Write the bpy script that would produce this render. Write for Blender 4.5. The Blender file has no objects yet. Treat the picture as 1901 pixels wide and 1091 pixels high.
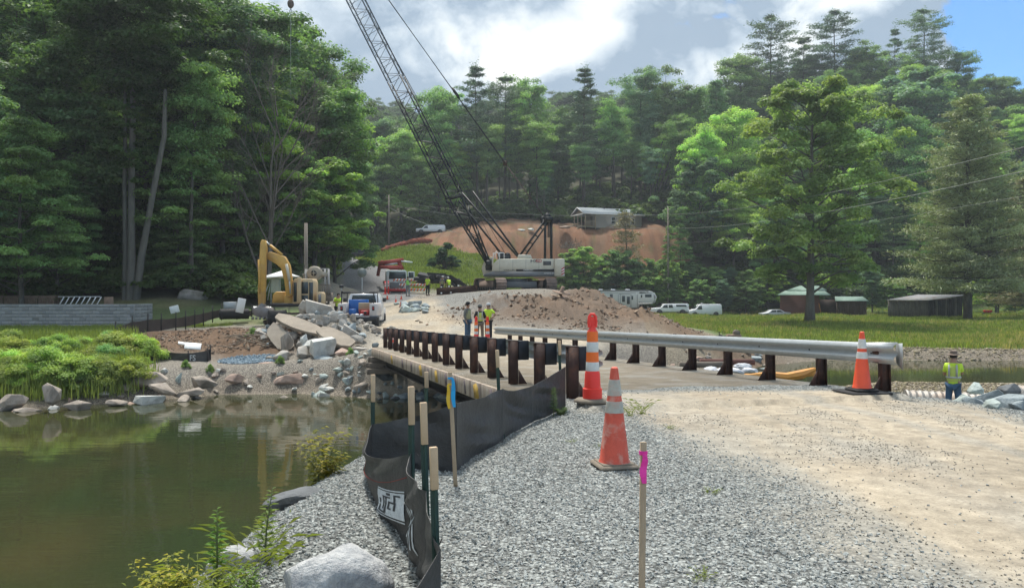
import bpy, bmesh, math, random
import numpy as np
from mathutils import Vector, Matrix, Euler
random.seed(7); RNG = np.random.default_rng(7)
S = bpy.context.scene; HAZE = 0.0004
COL = S.collection
R = math.radians
# ------------------------------------------------------------------ camera
F_PX, CX, HY, CAMZ = 1500.0, 950.5, 540.0, 1.62
cd = bpy.data.cameras.new('camera'); cam = bpy.data.objects.new('camera', cd); COL.objects.link(cam)
cam.location = (0, 0, CAMZ); cam.rotation_euler = (R(90), 0, 0)
cd.sensor_width = 36; cd.lens = 36 * F_PX / 1901; cd.shift_y = -5.5 / 1901
cd.clip_start = 0.1; cd.clip_end = 3000
S.camera = cam
# ------------------------------------------------------------------ sun and sky
SUN_EL, SUN_AZ = 66, -14          # degrees; azimuth from +Y towards +X
S.view_settings.view_transform = 'Standard'; S.view_settings.look = 'None'
S.view_settings.exposure = 0.85; S.view_settings.gamma = 1
S.view_settings.use_curve_mapping = False
sl = bpy.data.lights.new('sun', 'SUN'); sl.energy = 3.1; sl.angle = R(7); sl.color = (1, .955, .88)
sun = bpy.data.objects.new('sun', sl); COL.objects.link(sun)
_d = Vector((math.sin(R(SUN_AZ)) * math.cos(R(SUN_EL)), math.cos(R(SUN_AZ)) * math.cos(R(SUN_EL)), math.sin(R(SUN_EL))))
sun.rotation_euler = _d.to_track_quat('Z', 'Y').to_euler(); sun.location = (0, 0, 60)

TMP = bpy.data.scenes.new('workbench')
def baked(o):
    """mesh of an object with its modifiers applied, evaluated in a scene of its own"""
    TMP.collection.objects.link(o)
    with bpy.context.temp_override(scene=TMP, view_layer=TMP.view_layers[0]): dg = bpy.context.evaluated_depsgraph_get()
    me = bpy.data.meshes.new_from_object(o.evaluated_get(dg)); bpy.data.objects.remove(o); return me
class NT:
    """tiny node helper"""
    def __init__(s, tree): s.t = tree; s.n = tree.nodes; s.l = tree.links
    def new(s, typ, **kw):
        n = s.n.new(typ)
        for k, v in kw.items():
            if k == 'i':
                for a, b in v.items():
                    if isinstance(b, bpy.types.NodeSocket): s.l.new(b, n.inputs[a])
                    else: n.inputs[a].default_value = b
            else: setattr(n, k, v)
        return n
    def math(s, op, a, b=0.0, c=0.0, clamp=False):
        n = s.n.new('ShaderNodeMath'); n.operation = op; n.use_clamp = clamp
        for k, v in enumerate((a, b, c)):
            if isinstance(v, bpy.types.NodeSocket): s.l.new(v, n.inputs[k])
            else: n.inputs[k].default_value = v
        return n.outputs[0]
    def mix(s, f, a, b, blend='MIX'):
        n = s.n.new('ShaderNodeMix'); n.data_type = 'RGBA'; n.blend_type = blend
        for k, v in ((0, f), (6, a), (7, b)):
            if isinstance(v, bpy.types.NodeSocket): s.l.new(v, n.inputs[k])
            else: n.inputs[k].default_value = v if k == 0 else (tuple(v) + (1,))[:4]
        return n.outputs[2]
    def ramp(s, f, pts, interp='LINEAR'):
        n = s.n.new('ShaderNodeValToRGB'); n.color_ramp.interpolation = interp
        while len(n.color_ramp.elements) < len(pts): n.color_ramp.elements.new(.5)
        for e, (p, c) in zip(n.color_ramp.elements, pts):
            e.position = p; e.color = (c, c, c, 1) if isinstance(c, (int, float)) else tuple(c) + (1,)
        s.l.new(f, n.inputs[0]); return n.outputs[0]
    def noise(s, vec, scale, detail=4, rough=.55, dist=0, dim='3D'):
        n = s.n.new('ShaderNodeTexNoise'); n.noise_dimensions = dim
        if vec is not None: s.l.new(vec, n.inputs['Vector'])
        n.inputs['Scale'].default_value = scale; n.inputs['Detail'].default_value = detail
        n.inputs['Roughness'].default_value = rough; n.inputs['Distortion'].default_value = dist
        return n

W = bpy.data.worlds.new('World'); S.world = W; W.use_nodes = True
W.cycles.sampling_method = 'MANUAL'; W.cycles.sample_map_resolution = 512
S.cycles.max_bounces = 6; S.cycles.diffuse_bounces = 4; S.cycles.glossy_bounces = 2; S.cycles.transmission_bounces = 3; S.cycles.transparent_max_bounces = 6
S.cycles.use_adaptive_sampling = True; S.cycles.adaptive_threshold = .02; S.cycles.use_light_tree = False
W.node_tree.nodes.clear(); w = NT(W.node_tree)
tc = w.new('ShaderNodeTexCoord')
sky = w.new('ShaderNodeTexSky', sky_type='NISHITA', sun_disc=False)
sky.sun_elevation = R(SUN_EL); sky.sun_rotation = R(SUN_AZ); sky.altitude = 700; sky.air_density = 1.0; sky.dust_density = .6
sep = w.new('ShaderNodeSeparateXYZ', i={0: tc.outputs['Generated']})
zc = w.math('MAXIMUM', sep.outputs[2], 0.0)
zz = w.math('ADD', zc, .75)
px = w.math('DIVIDE', sep.outputs[0], zz); py = w.math('DIVIDE', sep.outputs[1], zz)
cmb = w.new('ShaderNodeCombineXYZ', i={0: px, 1: py, 2: w.math('MULTIPLY', zc, .35)})
cv = cmb.outputs[0]
def billow(v, scale, det, rough):
    n = w.noise(v, scale, det, rough); n.noise_type = 'RIDGED_MULTIFRACTAL'; n.normalize = True
    n.inputs['Lacunarity'].default_value = 2.1; n.inputs['Offset'].default_value = 1.0; n.inputs['Gain'].default_value = 1.6
    return w.math('SUBTRACT', 1.0, n.outputs[0])
warp = w.noise(cv, 2.2, 3, .5); wv = w.new('ShaderNodeVectorMath', operation='MULTIPLY_ADD', i={0: warp.outputs['Color'], 1: (.12, .12, .12), 2: cv}).outputs[0]
off = w.new('ShaderNodeVectorMath', operation='ADD', i={0: wv, 1: (-.035, -.06, .02)}).outputs[0]
b1 = billow(wv, 4.2, 8, .58); b2 = billow(off, 4.2, 6, .58)
n0 = w.noise(cv, 2.6, 5, .55, .3); veil = w.noise(cv, 4.6, 7, .6, .4)
azr = w.math('DIVIDE', sep.outputs[0], w.math('MAXIMUM', sep.outputs[1], .05))
hole = w.ramp(azr, [(.48, 0.0), (.62, 1.0)], 'EASE'); holez = w.ramp(sep.outputs[2], [(.19, 1.0), (.29, 1.0), (.35, 0.0)], 'EASE')
hh = w.math('MULTIPLY', hole, holez)
dens = w.math('ADD', w.math('MULTIPLY', b1, .45), w.math('MULTIPLY', n0.outputs[0], .9))
dens = w.math('SUBTRACT', dens, w.math('MULTIPLY', hh, 1.0))
cover = w.ramp(w.math('ADD', dens, .4), [(.18, 0.0), (.38, 1.0)], 'EASE')
# sunlit billows against grey-blue hollows
rel = w.math('SUBTRACT', b1, b2)
lit = w.math('ADD', w.math('MULTIPLY', rel, .60), w.math('MULTIPLY', w.math('SUBTRACT', b1, .55), .28))
lit = w.math('ADD', lit, w.math('ADD', .57, w.math('MULTIPLY', w.math('SUBTRACT', n0.outputs[0], .5), 1.5)))
lit = w.math('ADD', lit, w.math('MULTIPLY', w.math('SUBTRACT', veil.outputs[0], .5), 1.35), clamp=True)
ccol = w.ramp(lit, [(0.0, (1.7, 2.25, 2.9)), (.35, (2.8, 3.35, 3.9)), (.65, (4.1, 4.5, 4.75)), (1.0, (5.5, 5.55, 5.5))])
skyc = w.mix(1.0, sky.outputs[0], (.36, .66, .92), 'MULTIPLY')
fin = w.mix(cover, skyc, ccol)
bg = w.new('ShaderNodeBackground', i={0: fin, 1: .118})
wo = w.new('ShaderNodeOutputWorld', i={0: bg.outputs[0]})

# ------------------------------------------------------------------ helpers
def P(x, y, d):
    """world point seen at photograph pixel x, y at depth d metres"""
    return Vector(((x - CX) / F_PX * d, d, CAMZ - (y - HY) / F_PX * d))
def XW(x, d): return (x - CX) / F_PX * d

MATS = {}
def mat(name, color=(.5, .5, .5), rough=.8, metal=0.0, var=.25, scale=3.0, bump=.15, bscale=None, color2=None, stain=None,
        stain_scale=1.2, stain_amt=.5, coat=0, streak=None, stretch=None, spec=.5):
    """procedural surface: two-tone noise, optional stains and bump"""
    if name in MATS: return MATS[name]
    m = bpy.data.materials.new(name); m.use_nodes = True; t = NT(m.node_tree); t.n.clear()
    c = t.new('ShaderNodeTexCoord').outputs['Object']
    if stretch:
        c = t.new('ShaderNodeMapping', i={0: c, 3: stretch}).outputs[0]
    n = t.noise(c, scale, 6, .6)
    c1 = tuple(color); c2 = tuple(color2) if color2 else tuple(v * (1 - var) for v in color)
    r = t.ramp(n.outputs[0], [(.32, 0.0), (.68, 1.0)])
    col = t.mix(r, c1, c2)
    fine = t.noise(c, scale * 9, 3, .6)
    col = t.mix(t.math('MULTIPLY', var, .8), col, t.mix(1, col, t.ramp(fine.outputs[0], [(.3, .45), (.7, 1.0)]), 'MULTIPLY'))
    if stain:
        s = t.noise(c, stain_scale, 7, .65, .4)
        col = t.mix(t.math('MULTIPLY', t.ramp(s.outputs[0], [(.5, 0.0), (.62, 1.0)]), stain_amt), col, stain)
    b = t.new('ShaderNodeBsdfPrincipled', i={'Roughness': rough, 'Metallic': metal})
    t.l.new(col, b.inputs['Base Color']); b.inputs['Specular IOR Level'].default_value = spec
    if coat: b.inputs['Coat Weight'].default_value = coat
    if bump:
        bn = t.noise(c, bscale or scale * 5, 6, .65)
        bp = t.new('ShaderNodeBump', i={'Strength': bump, 'Distance': .05, 'Height': bn.outputs[0]})
        t.l.new(bp.outputs[0], b.inputs['Normal'])
    t.new('ShaderNodeOutputMaterial', i={0: b.outputs[0]})
    MATS[name] = m; return m

def np_mesh(name, verts, faces, smooth=False, attrs=None):
    """verts (N,3); faces list or (M,k) array"""
    me = bpy.data.meshes.new(name)
    v = np.asarray(verts, dtype=np.float32).reshape(-1, 3)
    if isinstance(faces, np.ndarray):
        k = faces.shape[1]; tot = np.full(len(faces), k); loops = faces.ravel()
    else:
        tot = np.array([len(f) for f in faces]); loops = np.array([i for f in faces for i in f])
    me.vertices.add(len(v)); me.vertices.foreach_set('co', v.ravel())
    me.loops.add(len(loops)); me.loops.foreach_set('vertex_index', loops.astype(np.int32))
    me.polygons.add(len(tot)); st = np.concatenate([[0], np.cumsum(tot)[:-1]])
    me.polygons.foreach_set('loop_start', st.astype(np.int32))
    if smooth: me.polygons.foreach_set('use_smooth', np.ones(len(tot), dtype=bool))
    me.update(calc_edges=True)
    if attrs:
        for an, (typ, dom, arr) in attrs.items():
            a = me.attributes.new(an, typ, dom)
            a.data.foreach_set({'FLOAT': 'value', 'INT': 'value', 'FLOAT_COLOR': 'color', 'FLOAT_VECTOR': 'vector'}[typ], np.asarray(arr, dtype=np.float32 if typ != 'INT' else np.int32).ravel())
    return me

class MB:
    """collects solids; build() links them as ONE mesh object"""
    def __init__(s): s.v = []; s.f = []; s.M = Matrix()
    def at(s, loc=(0, 0, 0), rot=(0, 0, 0), sc=(1, 1, 1)):
        s.M = Matrix.LocRotScale(Vector(loc), Euler(rot), Vector(sc)); return s
    def add(s, vs, fs):
        o = len(s.v); s.v += [tuple(s.M @ Vector(v)) for v in vs]; s.f += [[o + i for i in f] for f in fs]; return s
    def box(s, c, d, rot=None, bev=0.0):
        x, y, z = d[0] / 2, d[1] / 2, d[2] / 2
        if bev:
            b = min(bev, x * .9, y * .9, z * .9); vs = []; 
            bm = bmesh.new(); bmesh.ops.create_cube(bm, size=1)
            for v in bm.verts: v.co = Vector((v.co.x * d[0], v.co.y * d[1], v.co.z * d[2]))
            bmesh.ops.bevel(bm, geom=bm.edges[:], offset=b, segments=1, affect='EDGES')
            vs = [v.co.copy() for v in bm.verts]; bm.verts.index_update(); fs = [[v.index for v in f.verts] for f in bm.faces]; bm.free()
        else:
            vs = [Vector((i * x, j * y, k * z)) for i in (-1, 1) for j in (-1, 1) for k in (-1, 1)]
            fs = [[0, 1, 3, 2], [4, 6, 7, 5], [0, 4, 5, 1], [2, 3, 7, 6], [0, 2, 6, 4], [1, 5, 7, 3]]
        m = Euler(rot).to_matrix() if rot else Matrix.Identity(3)
        return s.add([m @ v + Vector(c) for v in vs], fs)
    def tube(s, a, b, r, r2=None, n=8, cap=True):
        a = Vector(a); b = Vector(b); d = (b - a)
        if d.length < 1e-6: return s
        q = d.to_track_quat('Z', 'Y').to_matrix(); r2 = r if r2 is None else r2
        vs = []
        for p, rr in ((a, r), (b, r2)):
            for k in range(n):
                t = 2 * math.pi * k / n; vs.append(p + q @ Vector((math.cos(t) * rr, math.sin(t) * rr, 0)))
        fs = [[k, (k + 1) % n, n + (k + 1) % n, n + k] for k in range(n)]
        if cap: fs += [list(range(n))[::-1], list(range(n, 2 * n))]
        return s.add(vs, fs)
    def poly(s, pts, r, n=6):
        """bent tube through pts; r number or list"""
        pts = [Vector(p) for p in pts]; rs = r if isinstance(r, (list, tuple)) else [r] * len(pts)
        vs = []; ref = None
        for i, p in enumerate(pts):
            t = (pts[min(i + 1, len(pts) - 1)] - pts[max(i - 1, 0)]).normalized()
            if ref is None: ref = t.orthogonal().normalized()
            ref = (ref - t * ref.dot(t)); ref = ref.normalized() if ref.length > 1e-5 else t.orthogonal().normalized()
            bi = t.cross(ref)
            for k in range(n):
                a = 2 * math.pi * k / n; vs.append(p + (ref * math.cos(a) + bi * math.sin(a)) * rs[i])
        fs = []
        for i in range(len(pts) - 1):
            for k in range(n):
                fs.append([i * n + k, i * n + (k + 1) % n, (i + 1) * n + (k + 1) % n, (i + 1) * n + k])
        fs += [list(range(n))[::-1], [(len(pts) - 1) * n + k for k in range(n)]]
        return s.add(vs, fs)
    def bar(s, a, b, w, h=None):
        """rectangular bar from a to b"""
        a = Vector(a); b = Vector(b); d = b - a; h = h or w
        q = d.to_track_quat('Y', 'Z').to_matrix(); L = d.length
        vs = [a + q @ Vector((i * w / 2, j * L, k * h / 2)) for i in (-1, 1) for j in (0, 1) for k in (-1, 1)]
        return s.add(vs, [[0, 1, 3, 2], [4, 6, 7, 5], [0, 4, 5, 1], [2, 3, 7, 6], [0, 2, 6, 4], [1, 5, 7, 3]])
    def prism(s, pts, depth, axis='y', off=0.0):
        """closed 2-D outline extruded along axis; pts in the other two axes"""
        n = len(pts); vs = []
        for e in (off - depth / 2, off + depth / 2):
            for (p, q) in pts:
                vs.append({'y': (p, e, q), 'x': (e, p, q), 'z': (p, q, e)}[axis])
        fs = [list(range(n)), list(range(n, 2 * n))[::-1]] + [[i, n + i, n + (i + 1) % n, (i + 1) % n] for i in range(n)]
        return s.add(vs, fs)
    def lathe(s, prof, c=(0, 0, 0), n=20, axis='z'):
        vs = []
        for (r, z) in prof:
            for k in range(n):
                a = 2 * math.pi * k / n; p = (r * math.cos(a), r * math.sin(a), z)
                if axis == 'y': p = (p[0], p[2], p[1])
                if axis == 'x': p = (p[2], p[0], p[1])
                vs.append(Vector(p) + Vector(c))
        fs = []
        for i in range(len(prof) - 1):
            for k in range(n): fs.append([i * n + k, i * n + (k + 1) % n, (i + 1) * n + (k + 1) % n, (i + 1) * n + k])
        fs += [list(range(n))[::-1], [(len(prof) - 1) * n + k for k in range(n)]]
        return s.add(vs, fs)
    def build(s, name, m, parent=None, smooth=False, bev=0.0):
        me = np_mesh(name, [tuple(v) for v in s.v], s.f)
        bm = bmesh.new(); bm.from_mesh(me); bmesh.ops.recalc_face_normals(bm, faces=bm.faces); bm.to_mesh(me); bm.free()
        return link(name, me, m, parent, smooth, bev)

def link(name, me, m, parent=None, smooth=False, bev=0.0):
    if m is not None and not me.materials: me.materials.append(m)
    if smooth:
        for p in me.polygons: p.use_smooth = True
        me.set_sharp_from_angle(angle=R(38))
    o = bpy.data.objects.new(name, me); COL.objects.link(o)
    if parent: o.parent = parent
    if bev:
        b = o.modifiers.new('b', 'BEVEL'); b.width = bev; b.segments = 1; b.limit_method = 'ANGLE'; b.angle_limit = R(40)
    return o
def tag(o, label=None, cat=None, group=None, kind=None):
    if label: o['label'] = label
    if cat: o['category'] = cat
    if group: o['group'] = group
    if kind: o['kind'] = kind
    return o
def thing(name, label, cat, loc=(0, 0, 0), rz=0.0, group=None, sc=1.0):
    o = bpy.data.objects.new(name, None); COL.objects.link(o); o.empty_display_size = .2
    o.location = loc; o.rotation_euler = (0, 0, rz); o.scale = (sc, sc, sc) if isinstance(sc, (int, float)) else sc
    return tag(o, label, cat, group)
KIDS = {}
def dup(o, loc=None, rz=None, label=None, sc=None, parent=None):
    c = o.copy(); COL.objects.link(c)
    if parent: c.parent = parent
    if loc is not None: c.location = loc
    if rz is not None: c.rotation_euler = (0, 0, rz)
    if sc is not None: c.scale = (sc, sc, sc) if isinstance(sc, (int, float)) else sc
    if label: c['label'] = label
    for ch in list(o.children): dup(ch, parent=c)
    return c

# numpy value noise
_perm = RNG.random((256, 256)).astype(np.float64)
def vnoise(x, y):
    xi = np.floor(x).astype(int); yi = np.floor(y).astype(int); fx = x - xi; fy = y - yi
    fx = fx * fx * (3 - 2 * fx); fy = fy * fy * (3 - 2 * fy)
    g = lambda a, b: _perm[a & 255, b & 255]
    return (g(xi, yi) * (1 - fx) + g(xi + 1, yi) * fx) * (1 - fy) + (g(xi, yi + 1) * (1 - fx) + g(xi + 1, yi + 1) * fx) * fy
def fbm(x, y, o=5, r=.5):
    s = 0; a = 1; t = 0
    for k in range(o):
        s = s + a * vnoise(x * 2 ** k + 17.3 * k, y * 2 ** k + 9.1 * k); t += a; a *= r
    return s / t - .5
def sstep(a, b, x):
    t = np.clip((x - a) / (b - a), 0, 1); return t * t * (3 - 2 * t)

def scatter(name, pts, rots, scls, protos, idx=None, label=None, cat=None, parent=None):
    """one object of kind stuff: geometry-node instances of small prototypes on points"""
    pts = np.asarray(pts, dtype=np.float32); n = len(pts)
    if idx is None: idx = RNG.integers(0, len(protos), n)
    me = bpy.data.meshes.new(name); me.vertices.add(n); me.vertices.foreach_set('co', pts.ravel())
    scls = np.asarray(scls, dtype=np.float32)
    if scls.ndim == 1: scls = np.repeat(scls[:, None], 3, 1)
    for an, typ, arr, key in (('rot', 'FLOAT_VECTOR', rots, 'vector'), ('scl', 'FLOAT_VECTOR', scls, 'vector'), ('idx', 'INT', idx, 'value')):
        a = me.attributes.new(an, typ, 'POINT'); a.data.foreach_set(key, np.asarray(arr, dtype=np.int32 if typ == 'INT' else np.float32).ravel())
    o = bpy.data.objects.new(name, me); COL.objects.link(o)
    pc = bpy.data.collections.new(name + '_kinds')
    for i, pm in enumerate(protos):
        po = bpy.data.objects.new('%s_kind_%02d' % (name, i), pm); pc.objects.link(po)
    ng = bpy.data.node_groups.new(name, 'GeometryNodeTree')
    ng.interface.new_socket('Geometry', in_out='INPUT', socket_type='NodeSocketGeometry')
    ng.interface.new_socket('Geometry', in_out='OUTPUT', socket_type='NodeSocketGeometry')
    N = ng.nodes; L = ng.links
    gi = N.new('NodeGroupInput'); go = N.new('NodeGroupOutput')
    ci = N.new('GeometryNodeCollectionInfo'); ci.inputs[0].default_value = pc
    ci.inputs['Separate Children'].default_value = True; ci.inputs['Reset Children'].default_value = True
    ip = N.new('GeometryNodeInstanceOnPoints'); ip.inputs['Pick Instance'].default_value = True
    def na(nm, ty):
        a = N.new('GeometryNodeInputNamedAttribute'); a.data_type = ty; a.inputs[0].default_value = nm; return a.outputs[0]
    e = N.new('FunctionNodeEulerToRotation')
    L.new(na('rot', 'FLOAT_VECTOR'), e.inputs[0]); L.new(e.outputs[0], ip.inputs['Rotation'])
    L.new(na('scl', 'FLOAT_VECTOR'), ip.inputs['Scale']); L.new(na('idx', 'INT'), ip.inputs['Instance Index'])
    mp = N.new('GeometryNodeMeshToPoints'); L.new(gi.outputs[0], mp.inputs[0])
    L.new(mp.outputs[0], ip.inputs['Points']); L.new(ci.outputs[0], ip.inputs['Instance'])
    L.new(ip.outputs[0], go.inputs[0])
    md = o.modifiers.new('scatter', 'NODES'); md.node_group = ng
    tag(o, label, cat, kind='stuff')
    if parent: o.parent = parent
    return o
# ------------------------------------------------------------------ terrain
ZW = -2.8                                   # water level
def _c(x, y, d): p = P(x, y, d); return (p.x, p.y, p.z)
CTRL = [(-1.6, 2, 0), (-1.6, 5, -.02), (-1.6, 8, -.12), (0, -6, 0), (0, 0, 0), (3, 0, 0), (8, 0, 0), (0, 5, 0), (0, 8, 0), (.6, 11, 0), (3, 4, 0.02), (3, 8, 0.0),
 (3.5, 12, 0.0), (5, 11.5, 0), (7, 9, -.05), (9, 5, 0), (20, 0, 0), (-10, 3, -.6), (-2, 12, -.6), (6.6, 12.6, -.05), (0, 14, -.4),
 (-5.6, 34.6, -.75), (-1, 35.6, -.74), (-3, 38, -.65), (8.2, 12.6, -.35), (10.5, 14, -.9), (12.2, 22, -1.9), (13, 17, -1.6), (15, 13, -1.1), (10, 9, -.1), (14, 31, -2.45), (25, 30, -2.5), (30, 20, -2), (45, 8, -1), (45, 32, -2.5), (80, 30, -2.4),
 (-8.2, 43, -.42), (-4, 43, -.4), (-1, 41, -.6), (3, 40, -.9), (8, 42, -1.2), (14, 45, -1.7), (-9, 52, -.1), (-10.5, 60, .23), (-12, 70, .6), (-14.5, 87, 1.2), (-9, 87, 1.2), (-18, 87, 1.3), _c(650, 520, 115), _c(600, 500, 150), _c(560, 492, 170),
 _c(672, 482, 165), _c(795, 449, 190), _c(722, 455, 160), _c(790, 500, 110), _c(850, 472, 128), _c(720, 485, 135), _c(860, 520, 92), _c(780, 525, 95),
 (-4, 58, 1.5), (-3, 64, 1.6), (4, 64, 1.6), (5, 72, 1.6), (-4, 76, 1.6), (0, 82, 1.7), (9.5, 74, -.6), (9.5, 64, -.4), (6.2, 66, 1.45), (6.3, 60, 1.2), (12, 68, -1.6), (6.5, 74, 1.0),
 (6, 47, -.7), (10, 48, -1.1),  (16, 56, -1.9), (20, 70, -2), (14, 84, -1.9), (12, 100, -1.7), (3, 92, .5),
 _c(900, 480, 135), _c(850, 436, 150), _c(950, 432, 152), _c(1050, 430, 156), _c(1140, 424, 160), _c(1200, 424, 162), _c(1080, 424, 162), _c(1100, 500, 151), _c(1200, 500, 151), _c(1000, 500, 148), (25, 145, -1.5), (12, 146, -.6), (36, 148, -1.2), _c(1060, 418, 172), _c(1200, 400, 180), _c(1240, 432, 160), _c(1275, 442, 162), _c(1245, 475, 155), _c(1235, 380, 180), _c(1200, 378, 188),
 (8, 118, -1.2), (20, 125, -1.9), (30, 138, -1.9), (15, 138, -1.6), (25, 55, -1.95), (60, 57, -1.95), (100, 60, -1.9), (160, 60, -1.5), (33, 90, -1.9), (60, 90, -1.9), (100, 95, -1.9), (45, 120, -2), (80, 120, -1.8), (30, 112, -2), (130, 120, -1),
 (60, 140, -1.7), (50, 155, -1), (80, 150, -1), (100, 155, 0), (60, 180, 16), (90, 185, 20), (130, 180, 14), (45, 175, 11), (85, 225, 47), (110, 225, 48), (140, 225, 38), (60, 215, 32), (48, 205, 24), (36, 190, 21), (180, 230, 22), (100, 300, 50),
 (0, 170, 17), (-20, 175, 14), (0, 220, 26), (-40, 210, 15), (0, 320, 58), (40, 300, 56), (-60, 320, 50), (-100, 300, 60), (20, 250, 36), (220, 320, 60),
 (-28, 48, -.48), (-22, 48, -.5), (-36, 48, -.4), (-18, 50, -.05), (-30, 55, .5), (-23, 58, 1.2), (-35, 60, 1.4), (-22, 61, 1.9), (-17.5, 61, .6), (-14, 60, .25), (-20, 68, 1.4), (-22, 80, 2.2), (-45, 56, 1.5), (-36, 75, 9), (-22, 72, 7), (-50, 75, 10), (-36, 100, 17), (-26, 95, 9), (-24, 110, 5), (-60, 100, 20), (-80, 60, 6), (-70, 140, 30), (-50, 170, 20), (-38, 135, 9),
 (-23.8, 42, -.75), (-20, 42, -.8), (-20, 45, -.68), (-18, 47, -.5), (-16, 43, -.6), (-15, 45, -.5), (-12, 46, -.4), (-22, 36, -1.75), (-30, 35, -1.5), (-45, 38, -1), (-12.5, 37.6, -1.7), (-10, 38, -1.5), (-8, 37.3, -1.5), (-15, 39, -1.3), (-60, 30, -1)]
CT = np.array(CTRL)
def _rbf_fit(c):
    n = len(c); d = np.hypot(c[:, None, 0] - c[None, :, 0], c[:, None, 1] - c[None, :, 1])
    A = np.zeros((n + 3, n + 3)); A[:n, :n] = d; A[:n, :n] += np.eye(n) * -.15
    A[:n, n:] = np.c_[np.ones(n), c[:, :2]]; A[n:, :n] = A[:n, n:].T
    return np.linalg.solve(A, np.r_[c[:, 2], 0, 0, 0])
RW = _rbf_fit(CT)
def rbf(x, y):
    s = np.full(x.shape, RW[-3]) + RW[-2] * x + RW[-1] * y
    for k in range(len(CT)): s += RW[k] * np.hypot(x - CT[k, 0], y - CT[k, 1])
    return s
# shoreline polygon: x, y, width of the bank slope on the land side
SHORE = [(-4.2, -30, 2.6), (-4.2, 3, 2.6), (-3.9, 7, 2.4), (-3.0, 9.5, 1.6), (-1.2, 12.2, 1.2), (1.0, 13.6, 1.0), (5.5, 14.2, 1.2), (8.5, 19, 2.5), (9.5, 26, 2.5), (12, 34, 3), (16, 37.6, 3),
 (30, 38, 3), (60, 36, 4), (120, 38, 4), (320, 38, 4), (320, 54, 2), (120, 53, 1.2), (60, 51.5, 1.1), (40, 52.3, 1.2), (28, 51.5, 1.4), (20, 52, 1.6), (15, 48, 2.5), (10, 42, 2.5), (4, 37.0, 2.2), (0, 35.0, 1.6), (-5.5, 33.3, 1.6),
 (-9, 34.8, 1.8), (-12.5, 34.4, 1.8), (-15, 32.2, 2.2), (-18, 30.4, 2.5), (-26, 30.0, 2.5), (-45, 30, 3), (-90, 26, 3), (-90, -30, 3)]
SH = np.array(SHORE)
def river(x, y):
    """signed distance to the shoreline (positive on land) and local bank width"""
    best = np.full(x.shape, 1e9); bw = np.full(x.shape, 2.0); ins = np.zeros(x.shape, bool)
    for i in range(len(SH)):
        ax, ay, aw = SH[i]; bx, by, bwid = SH[(i + 1) % len(SH)]
        dx, dy = bx - ax, by - ay; t = np.clip(((x - ax) * dx + (y - ay) * dy) / (dx * dx + dy * dy), 0, 1)
        d = np.hypot(x - ax - t * dx, y - ay - t * dy); m = d < best
        best = np.where(m, d, best); bw = np.where(m, aw + (bwid - aw) * t, bw)
        c = ((ay > y) != (by > y)) & (x < dx * (y - ay) / (dy if abs(dy) > 1e-9 else 1e-9) + ax); ins ^= c
    return np.where(ins, -best, best), bw
def gauss(x, y, cx, cy, rx, ry, a=0.0):
    c, s = math.cos(a), math.sin(a); u = (x - cx) * c + (y - cy) * s; v = -(x - cx) * s + (y - cy) * c
    return np.exp(-(u / rx) ** 2 - (v / ry) ** 2)
def on_bridge(x, y):
    """along t (0 near end .. 22.9 far end) and across s (0 left rail .. 4.84 right rail)"""
    dx, dy = x - .9, y - 12.0
    return dx * -.276 + dy * .961, dx * .961 + dy * .276
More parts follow.
